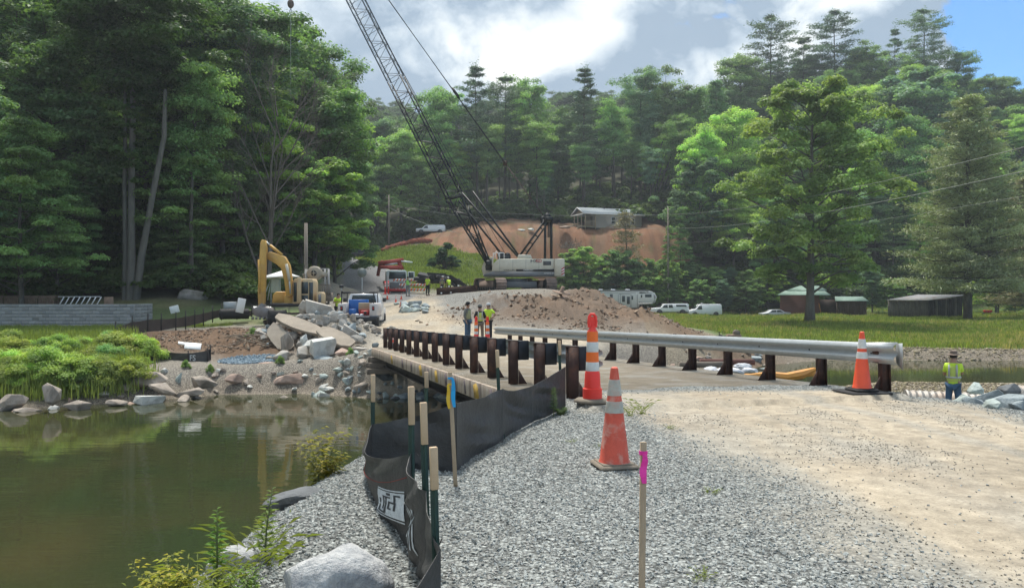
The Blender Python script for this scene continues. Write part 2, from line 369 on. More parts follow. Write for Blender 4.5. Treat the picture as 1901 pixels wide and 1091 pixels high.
def height(x, y):
    x = np.asarray(x, dtype=float); y = np.asarray(y, dtype=float)
    h = rbf(x, y)
    rough_far = sstep(60, 160, y)
    # spoil heaps right of and below the crane, gravel pad edges, red mound on the left bank
    dirt = 0
    hp = np.maximum.reduce([1.05 * gauss(x, y, 5.3, 56, 2.8, 3.4), .95 * gauss(x, y, 8.4, 51.5, 2.4, 3.0), 2.9 * gauss(x, y, 5.6, 60.5, 3.6, 3.0) * 0 + 0, 1.2 * gauss(x, y, 2.6, 51, 3.2, 2.4), 1.0 * gauss(x, y, -.6, 52, 2.2, 2.0)])
    h = h + hp * (1 + .55 * fbm(x * .9, y * .9, 5)) * 1.0
    mound = np.maximum.reduce([.40 * gauss(x, y, -15.2, 41.6, 3.2, 1.9, .2), 0.22 * gauss(x, y, -18.6, 42.5, 2.6, 1.7), 0.55 * gauss(x, y, -12.2, 40.0, 1.6, 1.6)])
    h = h + mound * (1 + .5 * fbm(x * 1.4, y * 1.4, 5))
    rub = 1.25 * gauss(x, y, -9.6, 41.3, 2.6, 2.0, -.3)
    h = h + rub
    # ditch between gravel pad edge and the silt fence toe, small heaps of stone near the camera
    h = h + .16 * gauss(x, y, -1.25, 5.6, .55, 2.0) - .06 * gauss(x, y, -.9, 4.2, .5, .8)
    h = h + .10 * gauss(x, y, 8.4, 12.4, 1.1, .9)
    # wheel ruts on the haul road
    near = 1 - sstep(22, 30, y)
    h = h + near * .05 * fbm(x * .8, y * .35, 4) + near * .02 * fbm(x * 4, y * 4, 3)
    h = h + sstep(138, 146, y) * (x > -20) * (x < 42) * (y < 175) * (.9 * fbm(x * .5, y * .5, 5, .6) - .8 * np.abs(fbm(x * .7 + 3, y * .25, 4)))
    h = h + (1 - near) * (.12 + .9 * rough_far) * fbm(x * .35, y * .35, 4)
    heap = np.clip(hp / 1.0 + mound, 0, 1)
    h = h + heap * (1.25 * fbm(x * 1.3, y * 1.3, 5, .62) - .7 * np.abs(fbm(x * .9 + 7, y * .9, 4)))
    # keep the ends of the bridge flush with its deck
    t, s = on_bridge(x, y)
    zt = -.0318 * t * .961 - .02
    m = sstep(-1.2, .6, s) * (1 - sstep(4.2, 6.2, s)) * np.where(t < 11, (1 - sstep(.2, .6, t)) * sstep(-4, -1, t), sstep(22.3, 22.6, t) * (1 - sstep(23.5, 27, t)))
    h = h * (1 - m) + (zt - .02) * m
    sd, bw = river(x, y)
    k = sstep(0, 1, np.clip(sd / bw, 0, 1)) ** .8
    land = np.where(sd >= 0, (ZW + .05) * (1 - k) + np.maximum(h, ZW + .12) * k, 0)
    bed = ZW - .9 * sstep(0, 4, -sd) - .05
    out = np.where(sd >= 0, land, bed)
    e = t + 1.3 * fbm(x * 1.3, y * 1.3, 4) + .25 * np.abs(s - 2.4)             # dirt tracked onto the near end of the deck
    mm = sstep(-.25, -.1, s) * (1 - sstep(4.95, 5.1, s)) * (t > -1.2) * (t < 3.2); cover = zt + .018 + .03 * (1 - sstep(.2, 1.6, e)) - .08 * sstep(1.5, 1.9, e)
    return np.where((mm > .5) & (out < cover) & (e < 2.0), cover, out)
def H(x, y): return float(height(np.array([x]), np.array([y]))[0])

def axis(lo, hi, c, s0, g, cap):
    """coordinates fine around c, coarser away from it"""
    out = [c]; s = s0; v = c
    while v < hi: v += s; out.append(v); s = min(max(s0, (abs(v - c)) * g), cap)
    v = c; s = s0
    while v > lo: v -= s; out.insert(0, v); s = min(max(s0, (abs(v - c)) * g), cap)
    return np.array(out)
gx = axis(-330, 340, 0.0, .11, .013, 5)
gy = axis(-14, 560, 6.0, .085, .0125, 5)
GX, GY = np.meshgrid(gx, gy)
GZ = height(GX.ravel(), GY.ravel()).reshape(GX.shape)
print('ground z', GZ.min(), GZ.max())
# ---- ground cover masks
def inpoly(x, y, pts):
    ins = np.zeros(x.shape, bool); n = len(pts)
    for i in range(n):
        ax, ay = pts[i]; bx, by = pts[(i + 1) % n]
        ins ^= ((ay > y) != (by > y)) & (x < (bx - ax) * (y - ay) / ((by - ay) or 1e-9) + ax)
    return ins
def polydist(x, y, pts, closed=False):
    d = np.full(x.shape, 1e9); n = len(pts)
    for i in range(n if closed else n - 1):
        ax, ay = pts[i]; bx, by = pts[(i + 1) % n]; dx, dy = bx - ax, by - ay
        t = np.clip(((x - ax) * dx + (y - ay) * dy) / (dx * dx + dy * dy), 0, 1); d = np.minimum(d, np.hypot(x - ax - t * dx, y - ay - t * dy))
    return d
def sdp(x, y, pts):
    d = polydist(x, y, pts, True); return np.where(inpoly(x, y, pts), d, -d)
ROAD = [(2.3, -12), (2.1, 4.4), (2.1, 6.9), (1.75, 9.3), (1.35, 11.2), (1.1, 13), (5.6, 13), (6.6, 11.6), (6.6, 9.5), (6.4, 6), (7.5, 2), (9, -12)]
ROAD2 = [(-5.6, 33.5), (-7.3, 41), (-8.5, 52), (-12.0, 60), (-15.5, 72), (-18.5, 84), (-11.5, 84), (-8.3, 70), (-5.6, 58), (-4, 50), (-1.5, 45), (5, 43.5), (4, 38), (0, 34)]
ASPH = [(-10, 58), (-13.6, 72), (-18.2, 87), (-25.5, 115), (-37, 150), (-46, 185), (-40, 185), (-30, 150), (-19.5, 115), (-10.6, 87), (-8.6, 75)]
def covers(x, y, z):
    sd, bw = river(x, y)
    j = fbm(x * .9, y * .9, 4) * 1.2; jj = fbm(x * 3.5, y * 3.5, 4)
    g = {}
    road = sstep(-.55, .55, sdp(x, y, ROAD) + j * .7 + jj * .4)
    road2 = sstep(-.8, .8, sdp(x, y, ROAD2) + j)
    t, s = on_bridge(x, y)
    asph = sstep(-.3, .4, sdp(x, y, ASPH) + j * .3) * sstep(60, 72, y + j * 5)
    g['road'] = np.maximum(road, road2) * (1 - asph); g['asph'] = asph
    g['grass'] = np.zeros(x.shape)
    meadow = sstep(0, 1.2, sd - 1.2 + j) * (y > 45) * sstep(13, 17, x + (60 - y) * .12 + j * 2) 
    slope = sstep(86, 93, y + j * 4) * (x < 18) * sstep(-44, -30, x + (y - 90) * .2 * 0 + 0 * x) * (1 - asph)
    slope = slope * (1 - sstep(168, 176, y))
    leftb = sstep(0, 1, -.472 * y - x + j * 1.5) * sstep(.2, 1.2, sd) * (y < 54) * (y > 20)
    back = sstep(46, 48, y) * (x < -13 - np.maximum(0, y - 56) * .25) * (y < 118) * .85
    g['grass'] = np.clip(np.maximum.reduce([meadow, slope * 1.0, leftb, back * 1.0]), 0, 1) * (1 - g['road']) * (1 - asph)
    red = sstep(-1.5, 1.5, sdp(x, y, [(-17, 148), (-30, 163), (-24, 172), (18, 166), (12, 172), (40, 200), (37, 176), (36, 150), (30, 143), (-8, 138)]) + j * 3)
    heap = np.clip(np.maximum.reduce([gauss(x, y, 7, 54, 5.5, 6.5), gauss(x, y, 2.5, 51, 6.5, 5.2), gauss(x, y, 12.5, 49, 4.5, 4)]) * 1.9 - .35 + jj * .5, 0, 1) * (y > 40)
    redm = np.clip(np.maximum.reduce([gauss(x, y, -16.2, 41.6, 5.2, 3.4, .1), gauss(x, y, -12.4, 39.6, 2.4, 2.2)]) * 2.2 - .4 + jj * .5, 0, 1)
    g['red'] = np.clip(np.maximum.reduce([red, heap * .8, redm]), 0, 1)
    g['grass'] *= 1 - g['red']
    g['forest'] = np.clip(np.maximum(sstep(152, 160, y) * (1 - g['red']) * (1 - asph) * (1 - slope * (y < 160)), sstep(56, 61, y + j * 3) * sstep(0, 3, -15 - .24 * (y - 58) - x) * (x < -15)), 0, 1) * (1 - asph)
    g['grass'] *= 1 - g['forest']
    g['silt'] = np.clip((1 - sstep(.25, 1.3, sd)) , 0, 1) * (y > 20)
    return g, sd, j, jj
_x, _y, _z = GX.ravel(), GY.ravel(), GZ.ravel()
G, SD, J, JJ = covers(_x, _y, _z)
def lerpc(a, b, m): return a * (1 - m[:, None]) + np.array(b)[None] * m[:, None]
n3 = fbm(_x * .25, _y * .25, 5) + .5
col = np.tile(np.array([.31, .325, .31]), (len(_x), 1))                      # crushed grey stone
peb = np.ones(len(_x)); gr = np.zeros(len(_x))
farland = sstep(24, 32, _y)
col = lerpc(col, (.33, .28, .22), farland * .7)
bankbrown = sstep(18, 24, _y) * (_x > 8)
col = lerpc(col, (.34, .29, .21), bankbrown * .9)
col = lerpc(col, (.30, .255, .20), G['silt'] * .9)
dl = polydist(_x, _y, [(2.6, -12), (2.4, 4.4), (2.3, 6.9), (2.0, 9.3), (1.5, 12)])
trk = sstep(.05, .32, fbm(dl * 2.1, _y * .10, 4) + .16) * (_y < 24) + (_y >= 24) * sstep(.45, .7, fbm(_x * 1.3, _y * .22, 5) + .5)
tt = np.clip(trk * .8 + sstep(.5, .75, fbm(_x * 1.3, _y * .5, 5) + .5) * .7, 0, 1)
rc = np.tile(np.array([.365, .312, .235]), (len(_x), 1)); rc = lerpc(rc, (.33, .305, .255), tt)
rc = lerpc(rc, (.37, .295, .205), sstep(.5, .8, fbm(_x * .6 + 40, _y * .3, 4) + .5) * .6)
col = col * (1 - G['road'][:, None]) + rc * G['road'][:, None]
peb = peb * (1 - G['road'] * (1 - .18 * tt))
col = lerpc(col, (.235, .115, .060), G['red'] * (_y > 100)); col = lerpc(col, (.135, .083, .050), G['red'] * (_y <= 100)); col = lerpc(col, (.20, .13, .082), G['red'] * sstep(.45, .7, n3) * .7)
col = lerpc(col, (.15, .075, .042), G['red'] * (_y > 100) * sstep(.52, .72, fbm(_x * 1.3, _y * .12, 5) + .5) * .7); col = lerpc(col, (.11, .12, .04), G['red'] * (_y > 100) * sstep(.60, .75, fbm(_x * .5 + 9, _y * .5, 5) + .5) * .6)
padg = np.clip(gauss(_x, _y, -4.5, 56, 5, 8) * 1.8 - .4 + JJ, 0, 1) * (1 - G['road']) * (_y > 44)
col = lerpc(col, (.30, .30, .28), padg * .9)
gc = np.tile(np.array([.075, .125, .028]), (len(_x), 1)); gc = lerpc(gc, (.13, .135, .05), sstep(.45, .75, n3))
col = col * (1 - G['grass'][:, None]) + gc * G['grass'][:, None]
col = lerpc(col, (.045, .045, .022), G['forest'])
col = lerpc(col, (.17, .17, .17), G['asph'])
peb = peb * (1 - G['grass']) * (1 - G['forest']) * (1 - G['asph'] * .9) * (1 - .6 * G['red'])
col = np.c_[col, np.ones(len(col))]
zone = np.zeros(len(_x), int)
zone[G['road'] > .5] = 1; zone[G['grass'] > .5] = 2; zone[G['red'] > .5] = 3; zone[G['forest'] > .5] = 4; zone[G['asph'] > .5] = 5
zone[(SD < 0)] = 6
gm = bpy.data.materials.new('ground'); gm.use_nodes = True; t = NT(gm.node_tree); t.n.clear()
oc = t.new('ShaderNodeTexCoord').outputs['Object']
ac = t.new('ShaderNodeAttribute', attribute_name='col').outputs['Color']
ap = t.new('ShaderNodeAttribute', attribute_name='peb').outputs['Fac']
vo = t.new('ShaderNodeTexVoronoi', i={'Vector': oc, 'Scale': 34, 'Randomness': 1})
vo2 = t.new('ShaderNodeTexVoronoi', i={'Vector': oc, 'Scale': 13})
vsep = t.new('ShaderNodeSeparateXYZ', i={0: vo.outputs['Color']})
tone = t.ramp(vsep.outputs[0], [(0, .42), (.5, .95), (1, 1.6)])
edge = t.ramp(vo.outputs['Distance'], [(.25, 1.0), (.75, .30)])
pc_ = t.mix(1, t.mix(1, ac, tone, 'MULTIPLY'), edge, 'MULTIPLY')
nf = t.noise(oc, 5, 8, .65); nb = t.noise(oc, .5, 5, .6); ng_ = t.noise(oc, 45, 4, .7)
base = t.mix(1, ac, t.ramp(nf.outputs[0], [(.25, .62), (.75, 1.35)]), 'MULTIPLY')
base = t.mix(1, base, t.ramp(nb.outputs[0], [(.3, .80), (.7, 1.16)]), 'MULTIPLY')
base = t.mix(1, base, t.ramp(ng_.outputs[0], [(.3, .8), (.7, 1.18)]), 'MULTIPLY')
fc = t.mix(ap, base, pc_)
hgt = t.math('ADD', t.math('MULTIPLY', t.math('SUBTRACT', 1.0, vo.outputs['Distance']), t.math('MULTIPLY', ap, .55)), t.math('MULTIPLY', nf.outputs[0], .8))
hgt = t.math('ADD', hgt, t.math('MULTIPLY', ng_.outputs[0], .25))
bp = t.new('ShaderNodeBump', i={'Strength': .8, 'Distance': .03, 'Height': hgt})
b = t.new('ShaderNodeBsdfPrincipled', i={'Base Color': fc, 'Roughness': .92, 'Normal': bp.outputs[0]})
b.inputs['Specular IOR Level'].default_value = .25
t.new('ShaderNodeOutputMaterial', i={0: b.outputs[0]})
ny_, nx_ = GX.shape
ii = (np.arange(ny_ - 1)[:, None] * nx_ + np.arange(nx_ - 1)[None]).ravel()
quads = np.stack([ii, ii + 1, ii + nx_ + 1, ii + nx_], 1)
V = np.stack([_x, _y, _z], 1)
fz = zone[quads[:, 0]]
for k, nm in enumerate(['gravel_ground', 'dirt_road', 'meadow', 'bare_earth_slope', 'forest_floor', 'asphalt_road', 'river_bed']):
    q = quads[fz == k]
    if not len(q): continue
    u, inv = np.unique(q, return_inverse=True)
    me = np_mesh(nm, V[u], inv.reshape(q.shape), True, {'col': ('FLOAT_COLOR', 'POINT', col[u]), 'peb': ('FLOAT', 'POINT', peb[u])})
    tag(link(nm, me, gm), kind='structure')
# ---- river
wm = bpy.data.materials.new('river_water'); wm.use_nodes = True; t = NT(wm.node_tree); t.n.clear()
oc = t.new('ShaderNodeTexCoord').outputs['Object']
mp = t.new('ShaderNodeMapping', i={0: oc, 3: (.55, 2.2, 1)}).outputs[0]
a = t.noise(mp, 1.1, 4, .5); b_ = t.noise(oc, .22, 3, .5)
cmix = t.mix(t.ramp(b_.outputs[0], [(.35, 0.0), (.65, 1.0)]), (.028, .040, .017), (.050, .046, .020))
bp = t.new('ShaderNodeBump', i={'Strength': .055, 'Distance': .10, 'Height': a.outputs[0]})
b = t.new('ShaderNodeBsdfPrincipled', i={'Base Color': cmix, 'Roughness': .035, 'IOR': 1.33, 'Normal': bp.outputs[0]})
t.new('ShaderNodeOutputMaterial', i={0: b.outputs[0]})
bm = MB(); bm.add([(-140, -40, ZW), (340, -40, ZW), (340, 60, ZW), (-140, 60, ZW)], [[0, 1, 2, 3]])
tag(link('river_water', np_mesh('river_water', bm.v, bm.f), wm), kind='structure')
# ------------------------------------------------------------------ plants
def leafmat(name, tint=(1, 1, 1), trans=.45, rough=.5, fixed=None):
    m = bpy.data.materials.new(name); m.use_nodes = True; t = NT(m.node_tree); t.n.clear()
    oi = t.new('ShaderNodeObjectInfo')
    base = fixed if fixed else oi.outputs['Color']
    tn = t.new('ShaderNodeAttribute', attribute_name='tone')
    k = t.new('ShaderNodeSeparateXYZ', i={0: tn.outputs['Vector']})
    lum = t.ramp(k.outputs[0], [(0, .42), (1, 1.65)])
    c = t.mix(1, base, lum, 'MULTIPLY')
    c = t.mix(t.math('MULTIPLY', k.outputs[1], .38), c, t.mix(1, c, (1.75, 1.18, .55), 'MULTIPLY'))
    c = t.mix(1, c, tint, 'MULTIPLY')
    d = t.new('ShaderNodeBsdfPrincipled', i={'Base Color': c, 'Roughness': rough}); d.inputs['Specular IOR Level'].default_value = .14
    tr = t.new('ShaderNodeBsdfTranslucent', i={0: t.mix(1, c, (1.15, 1.25, .55), 'MULTIPLY')})
    mx = t.new('ShaderNodeMixShader', i={0: trans, 1: d.outputs[0], 2: tr.outputs[0]})
    t.new('ShaderNodeOutputMaterial', i={0: mx.outputs[0]}); return m
LEAF = leafmat('broad_leaves'); NEED = leafmat('pine_needles', trans=.18)
BARK = mat('bark', (.115, .095, .078), .95, var=.45, scale=1.5, stretch=(3, 3, .6), bump=.6, bscale=7, stain=(.16, .17, .14), stain_amt=.5)
BARKL = mat('pale_bark', (.20, .18, .155), .95, var=.4, scale=1.5, stretch=(3, 3, .5), bump=.5, bscale=7, stain=(.10, .10, .08))
DEADB = mat('dead_twigs', (.17, .145, .12), .95, var=.3, scale=2, bump=.3)

def leafmesh(name, pos, nrm, size, tone, warm, aspect=.62, r=None):
    """one rhombic leaf (or spray of leaves) per point"""
    r = r or RNG; n = len(pos); nrm = nrm / (np.linalg.norm(nrm, axis=1, keepdims=True) + 1e-9)
    a = r.normal(size=(n, 3)); tx = np.cross(nrm, a); tx /= np.linalg.norm(tx, axis=1, keepdims=True) + 1e-9
    ty = np.cross(nrm, tx); s = np.asarray(size).reshape(-1, 1)
    fold = nrm * s * .18
    v = np.stack([pos - tx * s, pos + ty * s * aspect + fold, pos + tx * s, pos - ty * s * aspect + fold], 1).reshape(-1, 3)
    f = np.arange(4 * n).reshape(n, 4)
    tv = np.repeat(np.stack([tone, warm, np.zeros(n)], 1), 4, 0)
    return np_mesh(name, v, f, False, {'tone': ('FLOAT_VECTOR', 'POINT', tv)})

def clump(r, c, rad, n, flat=.55, up=.8):
    d = r.normal(size=(n, 3)); d /= np.linalg.norm(d, axis=1, keepdims=True)
    d[:, 2] = np.where(d[:, 2] < -.25, -d[:, 2] * .7, d[:, 2])
    u = r.random((n, 1)) ** .45
    p = d * u * rad; p[:, 2] *= flat
    return c + p, d * 1.0 + np.array([0, 0, up]) + r.normal(size=(n, 3)) * .55

def decid(seed, H=20, cb=.28, cr=4.6, shape='oval', leaf=.155, per=250, nl=30, flat=.72, rtr=.28, fork=False, droop=0.0, crad=(.055, .085)):
    r = np.random.default_rng(seed); T = MB()
    lean = r.normal(size=2) * .02 * H
    def tp(f): return np.array([lean[0] * f * f + math.sin(f * 5 + seed) * .12, lean[1] * f * f + math.cos(f * 4 + seed) * .12, f * H])
    fs = np.linspace(0, .93, 11); T.poly([tp(f) for f in fs], [max(.03, rtr * ((1 - f) ** .8) * (1.35 if f == 0 else 1)) for f in fs], 9)
    P_, N_, S_, T_, W_ = [], [], [], [], []
    def addc(c, rad, n):
        p, nn = clump(r, c, rad, n, flat); P_.append(p); N_.append(nn)
        ct = r.normal(.48, .16); S_.append(leaf * r.uniform(.7, 1.25, n)); 
        hi = (p[:, 2] - c[2]) / (rad * flat + 1e-6)
        T_.append(np.clip(ct + r.normal(0, .10, n), 0, 1)); W_.append(np.clip(r.normal(.25, .2) + r.normal(0, .15, n), 0, 1))
    for i in range(nl):
        f0 = cb + (1 - cb) * (i + r.random()) / nl * .93
        u = (f0 - cb) / (1 - cb)
        env = {'oval': math.sin(math.pi * (.12 + .83 * u)) ** .7, 'broad': (1 - u ** 2.4) ** .6 * .95 + .05, 'cone': (1 - u) ** .75 + .08, 'top': math.sin(math.pi * (.02 + .9 * u)) ** .55 * (.55 + .45 * u)}[shape]
        L = cr * env * r.uniform(.72, 1.12); az = i * 2.4 + r.normal() * .5
        a = tp(f0); rise = L * r.uniform(.15, .7) * (1 - droop) * (1 if u < .75 else 1.3)
        e = a + np.array([math.cos(az) * L, math.sin(az) * L, rise - droop * L * .25])
        m = (a + e) / 2 + np.array([0, 0, L * .10]) + r.normal(size=3) * .06 * L
        br = rtr * .34 * (1 - .6 * u)
        T.poly([a, m, e], [br, br * .6, .02], 5)
        R0 = H * r.uniform(*crad)
        addc(e, R0, int(per * r.uniform(.7, 1.2)))
        for k, q in enumerate((.40, .62, .82)):
            if L * q < .6: continue
            b = a + (e - a) * q; side = r.normal(size=3) * L * .30; side[2] = abs(side[2]) * .5
            c = b + side; T.poly([b, (b + c) / 2 + [0, 0, .1], c], [br * .45, br * .3, .015], 4)
            addc(c, R0 * r.uniform(.65, 1.05), int(per * r.uniform(.5, .95)))
    for k in range(int(nl * 1.3)):                                   # fill the crown between the limbs
        u = r.random() ** .8; f0 = cb + (1 - cb) * u * .95
        env = {'oval': math.sin(math.pi * (.12 + .83 * u)) ** .7, 'broad': (1 - u ** 2.4) ** .6 * .95 + .05, 'cone': (1 - u) ** .75 + .08, 'top': math.sin(math.pi * (.02 + .9 * u)) ** .55 * (.55 + .45 * u)}[shape]
        a = r.random() * 6.28; q = cr * env * r.uniform(.35, .95); addc(tp(f0) + np.array([math.cos(a) * q, math.sin(a) * q, r.normal() * .3 + q * .2]), H * r.uniform(*crad) * 1.05, int(per * r.uniform(.6, 1.1)))
    for k in range(4): addc(tp(.96) + r.normal(size=3) * [.6, .6, .5], H * r.uniform(.035, .06), per // 2)
    cm = leafmesh('crown', np.concatenate(P_), np.concatenate(N_), np.concatenate(S_), np.concatenate(T_), np.concatenate(W_), r=r)
    tm = np_mesh('trunk', T.v, T.f, True)
    return tm, cm, H

def pine(seed, H=24, cb=.4, cr=5.4, wh=14, per=5, tuft=.28, nt=62, prof='open', rtr=.26, stretch=1.0):
    r = np.random.default_rng(seed); T = MB()
    def tp(f): return np.array([math.sin(f * 3 + seed) * .15, math.cos(f * 2 + seed) * .15, f * H])
    fs = np.linspace(0, 1, 12); T.poly([tp(f) for f in fs], [max(.02, rtr * (1 - f) ** .85) for f in fs], 8)
    P_, N_, S_, T_, W_ = [], [], [], [], []
    for i in range(wh):
        u = (i + r.uniform(-.3, .3)) / wh; u = min(max(u, 0), .985); f0 = cb + (1 - cb) * u
        env = {'open': (1 - u) ** .95 * (.65 + .45 * r.random()) + .05, 'full': (1 - u) ** .70 * .95 + .04 * (u < 1), 'table': (1 - u) ** .35 * (.5 + .6 * r.random())}[prof]
        for j in range(per):
            if r.random() < .12: continue
            az = j * 2 * math.pi / per + i * 1.1 + r.normal() * .2; L = cr * env * r.uniform(.6, 1.15)
            a = tp(f0); rise = L * (.05 + .45 * u) 
            e = a + np.array([math.cos(az) * L, math.sin(az) * L, rise]); m = (a + e) / 2 - [0, 0, L * .06]
            T.poly([a, m, e], [rtr * .22 * (1 - .7 * u), rtr * .13 * (1 - .7 * u), .012], 4)
            nseg = max(2, int(L / .75)); ct = r.normal(.45, .14)
            for q in range(nseg):
                s_ = (q + 1) / nseg * .80 + .22
                if s_ < .3: continue
                c = a + (e - a) * min(s_, 1.02); w_ = .12 * L + .28
                n = int(nt * (.5 + .5 * s_)); off = r.normal(size=(n, 3)) * [w_ * .75, w_ * .75, w_ * .20]
                P_.append(c + off + [0, 0, .08]); N_.append(r.normal(size=(n, 3)) * .6 + [0, 0, .9])
                S_.append(tuft * r.uniform(.6, 1.2, n)); T_.append(np.clip(ct + r.normal(0, .12, n), 0, 1)); W_.append(np.clip(r.normal(.15, .2, n), 0, 1))
    n = nt; P_.append(tp(.985) + r.normal(size=(n, 3)) * [.25, .25, .5]); N_.append(r.normal(size=(n, 3))); S_.append(np.full(n, tuft * .8)); T_.append(np.full(n, .45)); W_.append(np.zeros(n))
    cm = leafmesh('crown', np.concatenate(P_), np.concatenate(N_), np.concatenate(S_), np.concatenate(T_), np.concatenate(W_), aspect=.20, r=r)
    return np_mesh('trunk', T.v, T.f, True), cm, H

def bush(seed, rad=1.6, H=1.8, leaf=.11, n=26, per=130):
    r = np.random.default_rng(seed); T = MB(); P_, N_, S_, T_, W_ = [], [], [], [], []
    for i in range(n):
        az = r.random() * 6.28; q = r.random() ** .6; z = H * (1 - q ** 2 * .75) * r.uniform(.45, 1)
        c = np.array([math.cos(az) * q * rad, math.sin(az) * q * rad, z * .82])
        T.poly([(0, 0, 0), (c[0] * .35, c[1] * .35, c[2] * .5), tuple(c)], [.03, .02, .006], 4)
        p, nn = clump(r, c, rad * r.uniform(.22, .36), per, .7); P_.append(p); N_.append(nn); S_.append(leaf * r.uniform(.6, 1.3, per))
        T_.append(np.clip(r.normal(.5, .17) + r.normal(0, .1, per), 0, 1)); W_.append(np.clip(r.normal(.3, .25) + r.normal(0, .1, per), 0, 1))
    p = np.concatenate(P_); p[:, 2] = np.maximum(p[:, 2], .02)
    return np_mesh('stem', T.v, T.f, True), leafmesh('foliage', p, np.concatenate(N_), np.concatenate(S_), np.concatenate(T_), np.concatenate(W_), r=r), H

def dead_tree(seed, H=20):
    r = np.random.default_rng(seed); T = MB(); random.seed(seed)
    def br(p, d, L, rad, lv):
        pts = [p]; q = Vector(p); dd = Vector(d)
        for k in range(4):
            dd = (dd + Vector(r.normal(size=3)) * .07 + Vector((0, 0, .10))).normalized(); q = q + dd * L / 4; pts.append(tuple(q))
        T.poly(pts, [rad, rad * .8, rad * .62, rad * .45, rad * .25], 5 if lv < 2 else 3)
        if lv < 4:
            for k in range((7, 6, 5, 4)[lv]):
                f = .25 + .7 * (k + r.random()) / 6; i = min(3, int(f * 4)); b = Vector(pts[i]).lerp(Vector(pts[i + 1]), f * 4 - i)
                sd = Vector(r.normal(size=3)); sd = (sd - dd * sd.dot(dd)).normalized()
                br(tuple(b), (dd * .8 + sd * .6).normalized(), L * r.uniform(.38, .55), rad * .42, lv + 1)
    for k in range(3): br((r.normal() * .15, r.normal() * .15, 0), Vector((r.normal() * .14, r.normal() * .14, 1)).normalized(), H * (.92 - .13 * k), .20 - .03 * k, 0)
    return np_mesh('trunk', T.v, T.f, True)

PROT = {
 'oakA': decid(1), 'oakB': decid(2, cr=5.2, nl=30, shape='broad', cb=.3), 'oakC': decid(3, cr=4.0, shape='oval', cb=.22, nl=28),
 'tall': decid(4, H=22, cb=.42, cr=4.2, shape='top', nl=22), 'tallB': decid(5, H=22, cb=.50, cr=3.6, shape='top', nl=18, per=200),
 'layer': decid(6, H=20, cb=.14, cr=5.8, shape='broad', nl=34, flat=.48, per=300, leaf=.15, droop=.3),
 'layerB': decid(7, H=20, cb=.10, cr=5.2, shape='cone', nl=38, flat=.48, per=280, leaf=.145, droop=.3),
 'syca': decid(8, H=24, cb=.12, cr=7.2, shape='oval', nl=42, flat=.8, per=340, leaf=.17, crad=(.04, .065), rtr=.42),
 'round': decid(9, H=14, cb=.12, cr=5.0, shape='broad', nl=30, per=280, leaf=.17),
 'slim': decid(10, H=12, cb=.15, cr=1.9, shape='cone', nl=22, per=90, leaf=.11, crad=(.035, .06), rtr=.12),
 'pineA': pine(11), 'pineB': pine(12, cb=.5, wh=12, cr=4.4, prof='table'), 'pineC': pine(13, cb=.4, wh=17, cr=4.6),
 'pineFull': pine(14, H=26, cb=.13, cr=7.4, wh=30, per=8, tuft=.27, nt=52, prof='full', rtr=.5),
 'hemlock': pine(15, H=20, cb=.1, cr=3.6, wh=30, per=6, tuft=.24, nt=60, prof='full'),
 'sapling': pine(16, H=7, cb=.12, cr=1.8, wh=16, per=5, tuft=.16, nt=22, prof='open', rtr=.09),
}
for k_, (tm_, cm_, h_) in PROT.items():
    pn = k_.startswith(('pine', 'hem', 'sap')); tm_.materials.append(BARK if not k_.startswith('syca') else BARKL); cm_.materials.append(NEED if pn else LEAF)
BUSH = [bush(21), bush(22, 1.4, 2.3), bush(23, 1.9, 1.5), bush(24, 1.1, 2.8, n=30), bush(25, 1.5, 1.7, leaf=.045, n=34, per=420)]
for a_, b_, h_ in BUSH: a_.materials.append(BARK); b_.materials.append(LEAF)
GREEN = {k: (v[0] * 3.15, v[1] * 2.8, v[2] * 3.5) for k, v in {'dark': (.037, .070, .031), 'deep': (.046, .086, .033), 'mid': (.055, .105, .034), 'bright': (.085, .15, .036), 'lime': (.075, .112, .028), 'blue': (.045, .085, .048), 'olive': (.08, .085, .045), 'pine': (.036, .066, .036), 'brown': (.13, .10, .05), 'yellow': (.085, .12, .03)}.items()}
def plant(kind, x, y, h, color, label, cat='tree', group=None, wide=1.0, z=None, rz=None, name=None, bare=False):
    tm, cm, h0 = BUSH[kind] if isinstance(kind, int) else PROT[kind]
    s = h / h0; isb = isinstance(kind, int)
    if z is None: z = H(x, y) - .1
    nm = name or ('shrub' if isb else ('pine_tree' if kind.startswith(('pine', 'hem', 'sap')) else 'broadleaf_tree'))
    t = thing(nm, label, cat, (x, y, z), RNG.random() * 6.28 if rz is None else rz, group, (s * wide, s * wide, s))
    a = link('stem' if isb else 'trunk', tm, None, t)
    c = link('foliage' if isb else 'crown', cm, None, t)
    g = GREEN[color] if isinstance(color, str) else color; j = RNG.uniform(.82, 1.2) * (1.3 if y > 150 else 1); k = RNG.uniform(.93, 1.08)  # far foliage colour is raised in place of stronger ambient light
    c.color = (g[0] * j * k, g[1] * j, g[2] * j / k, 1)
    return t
def tree_at(kind, px, ytop, d, color, label, wide=1.0, **kw):
    x = XW(px, d); z = H(x, d) - .15; top = CAMZ + (HY - ytop) / F_PX * d
    return plant(kind, x, d, max(3, top - z), color, label, wide=wide, z=z, **kw)
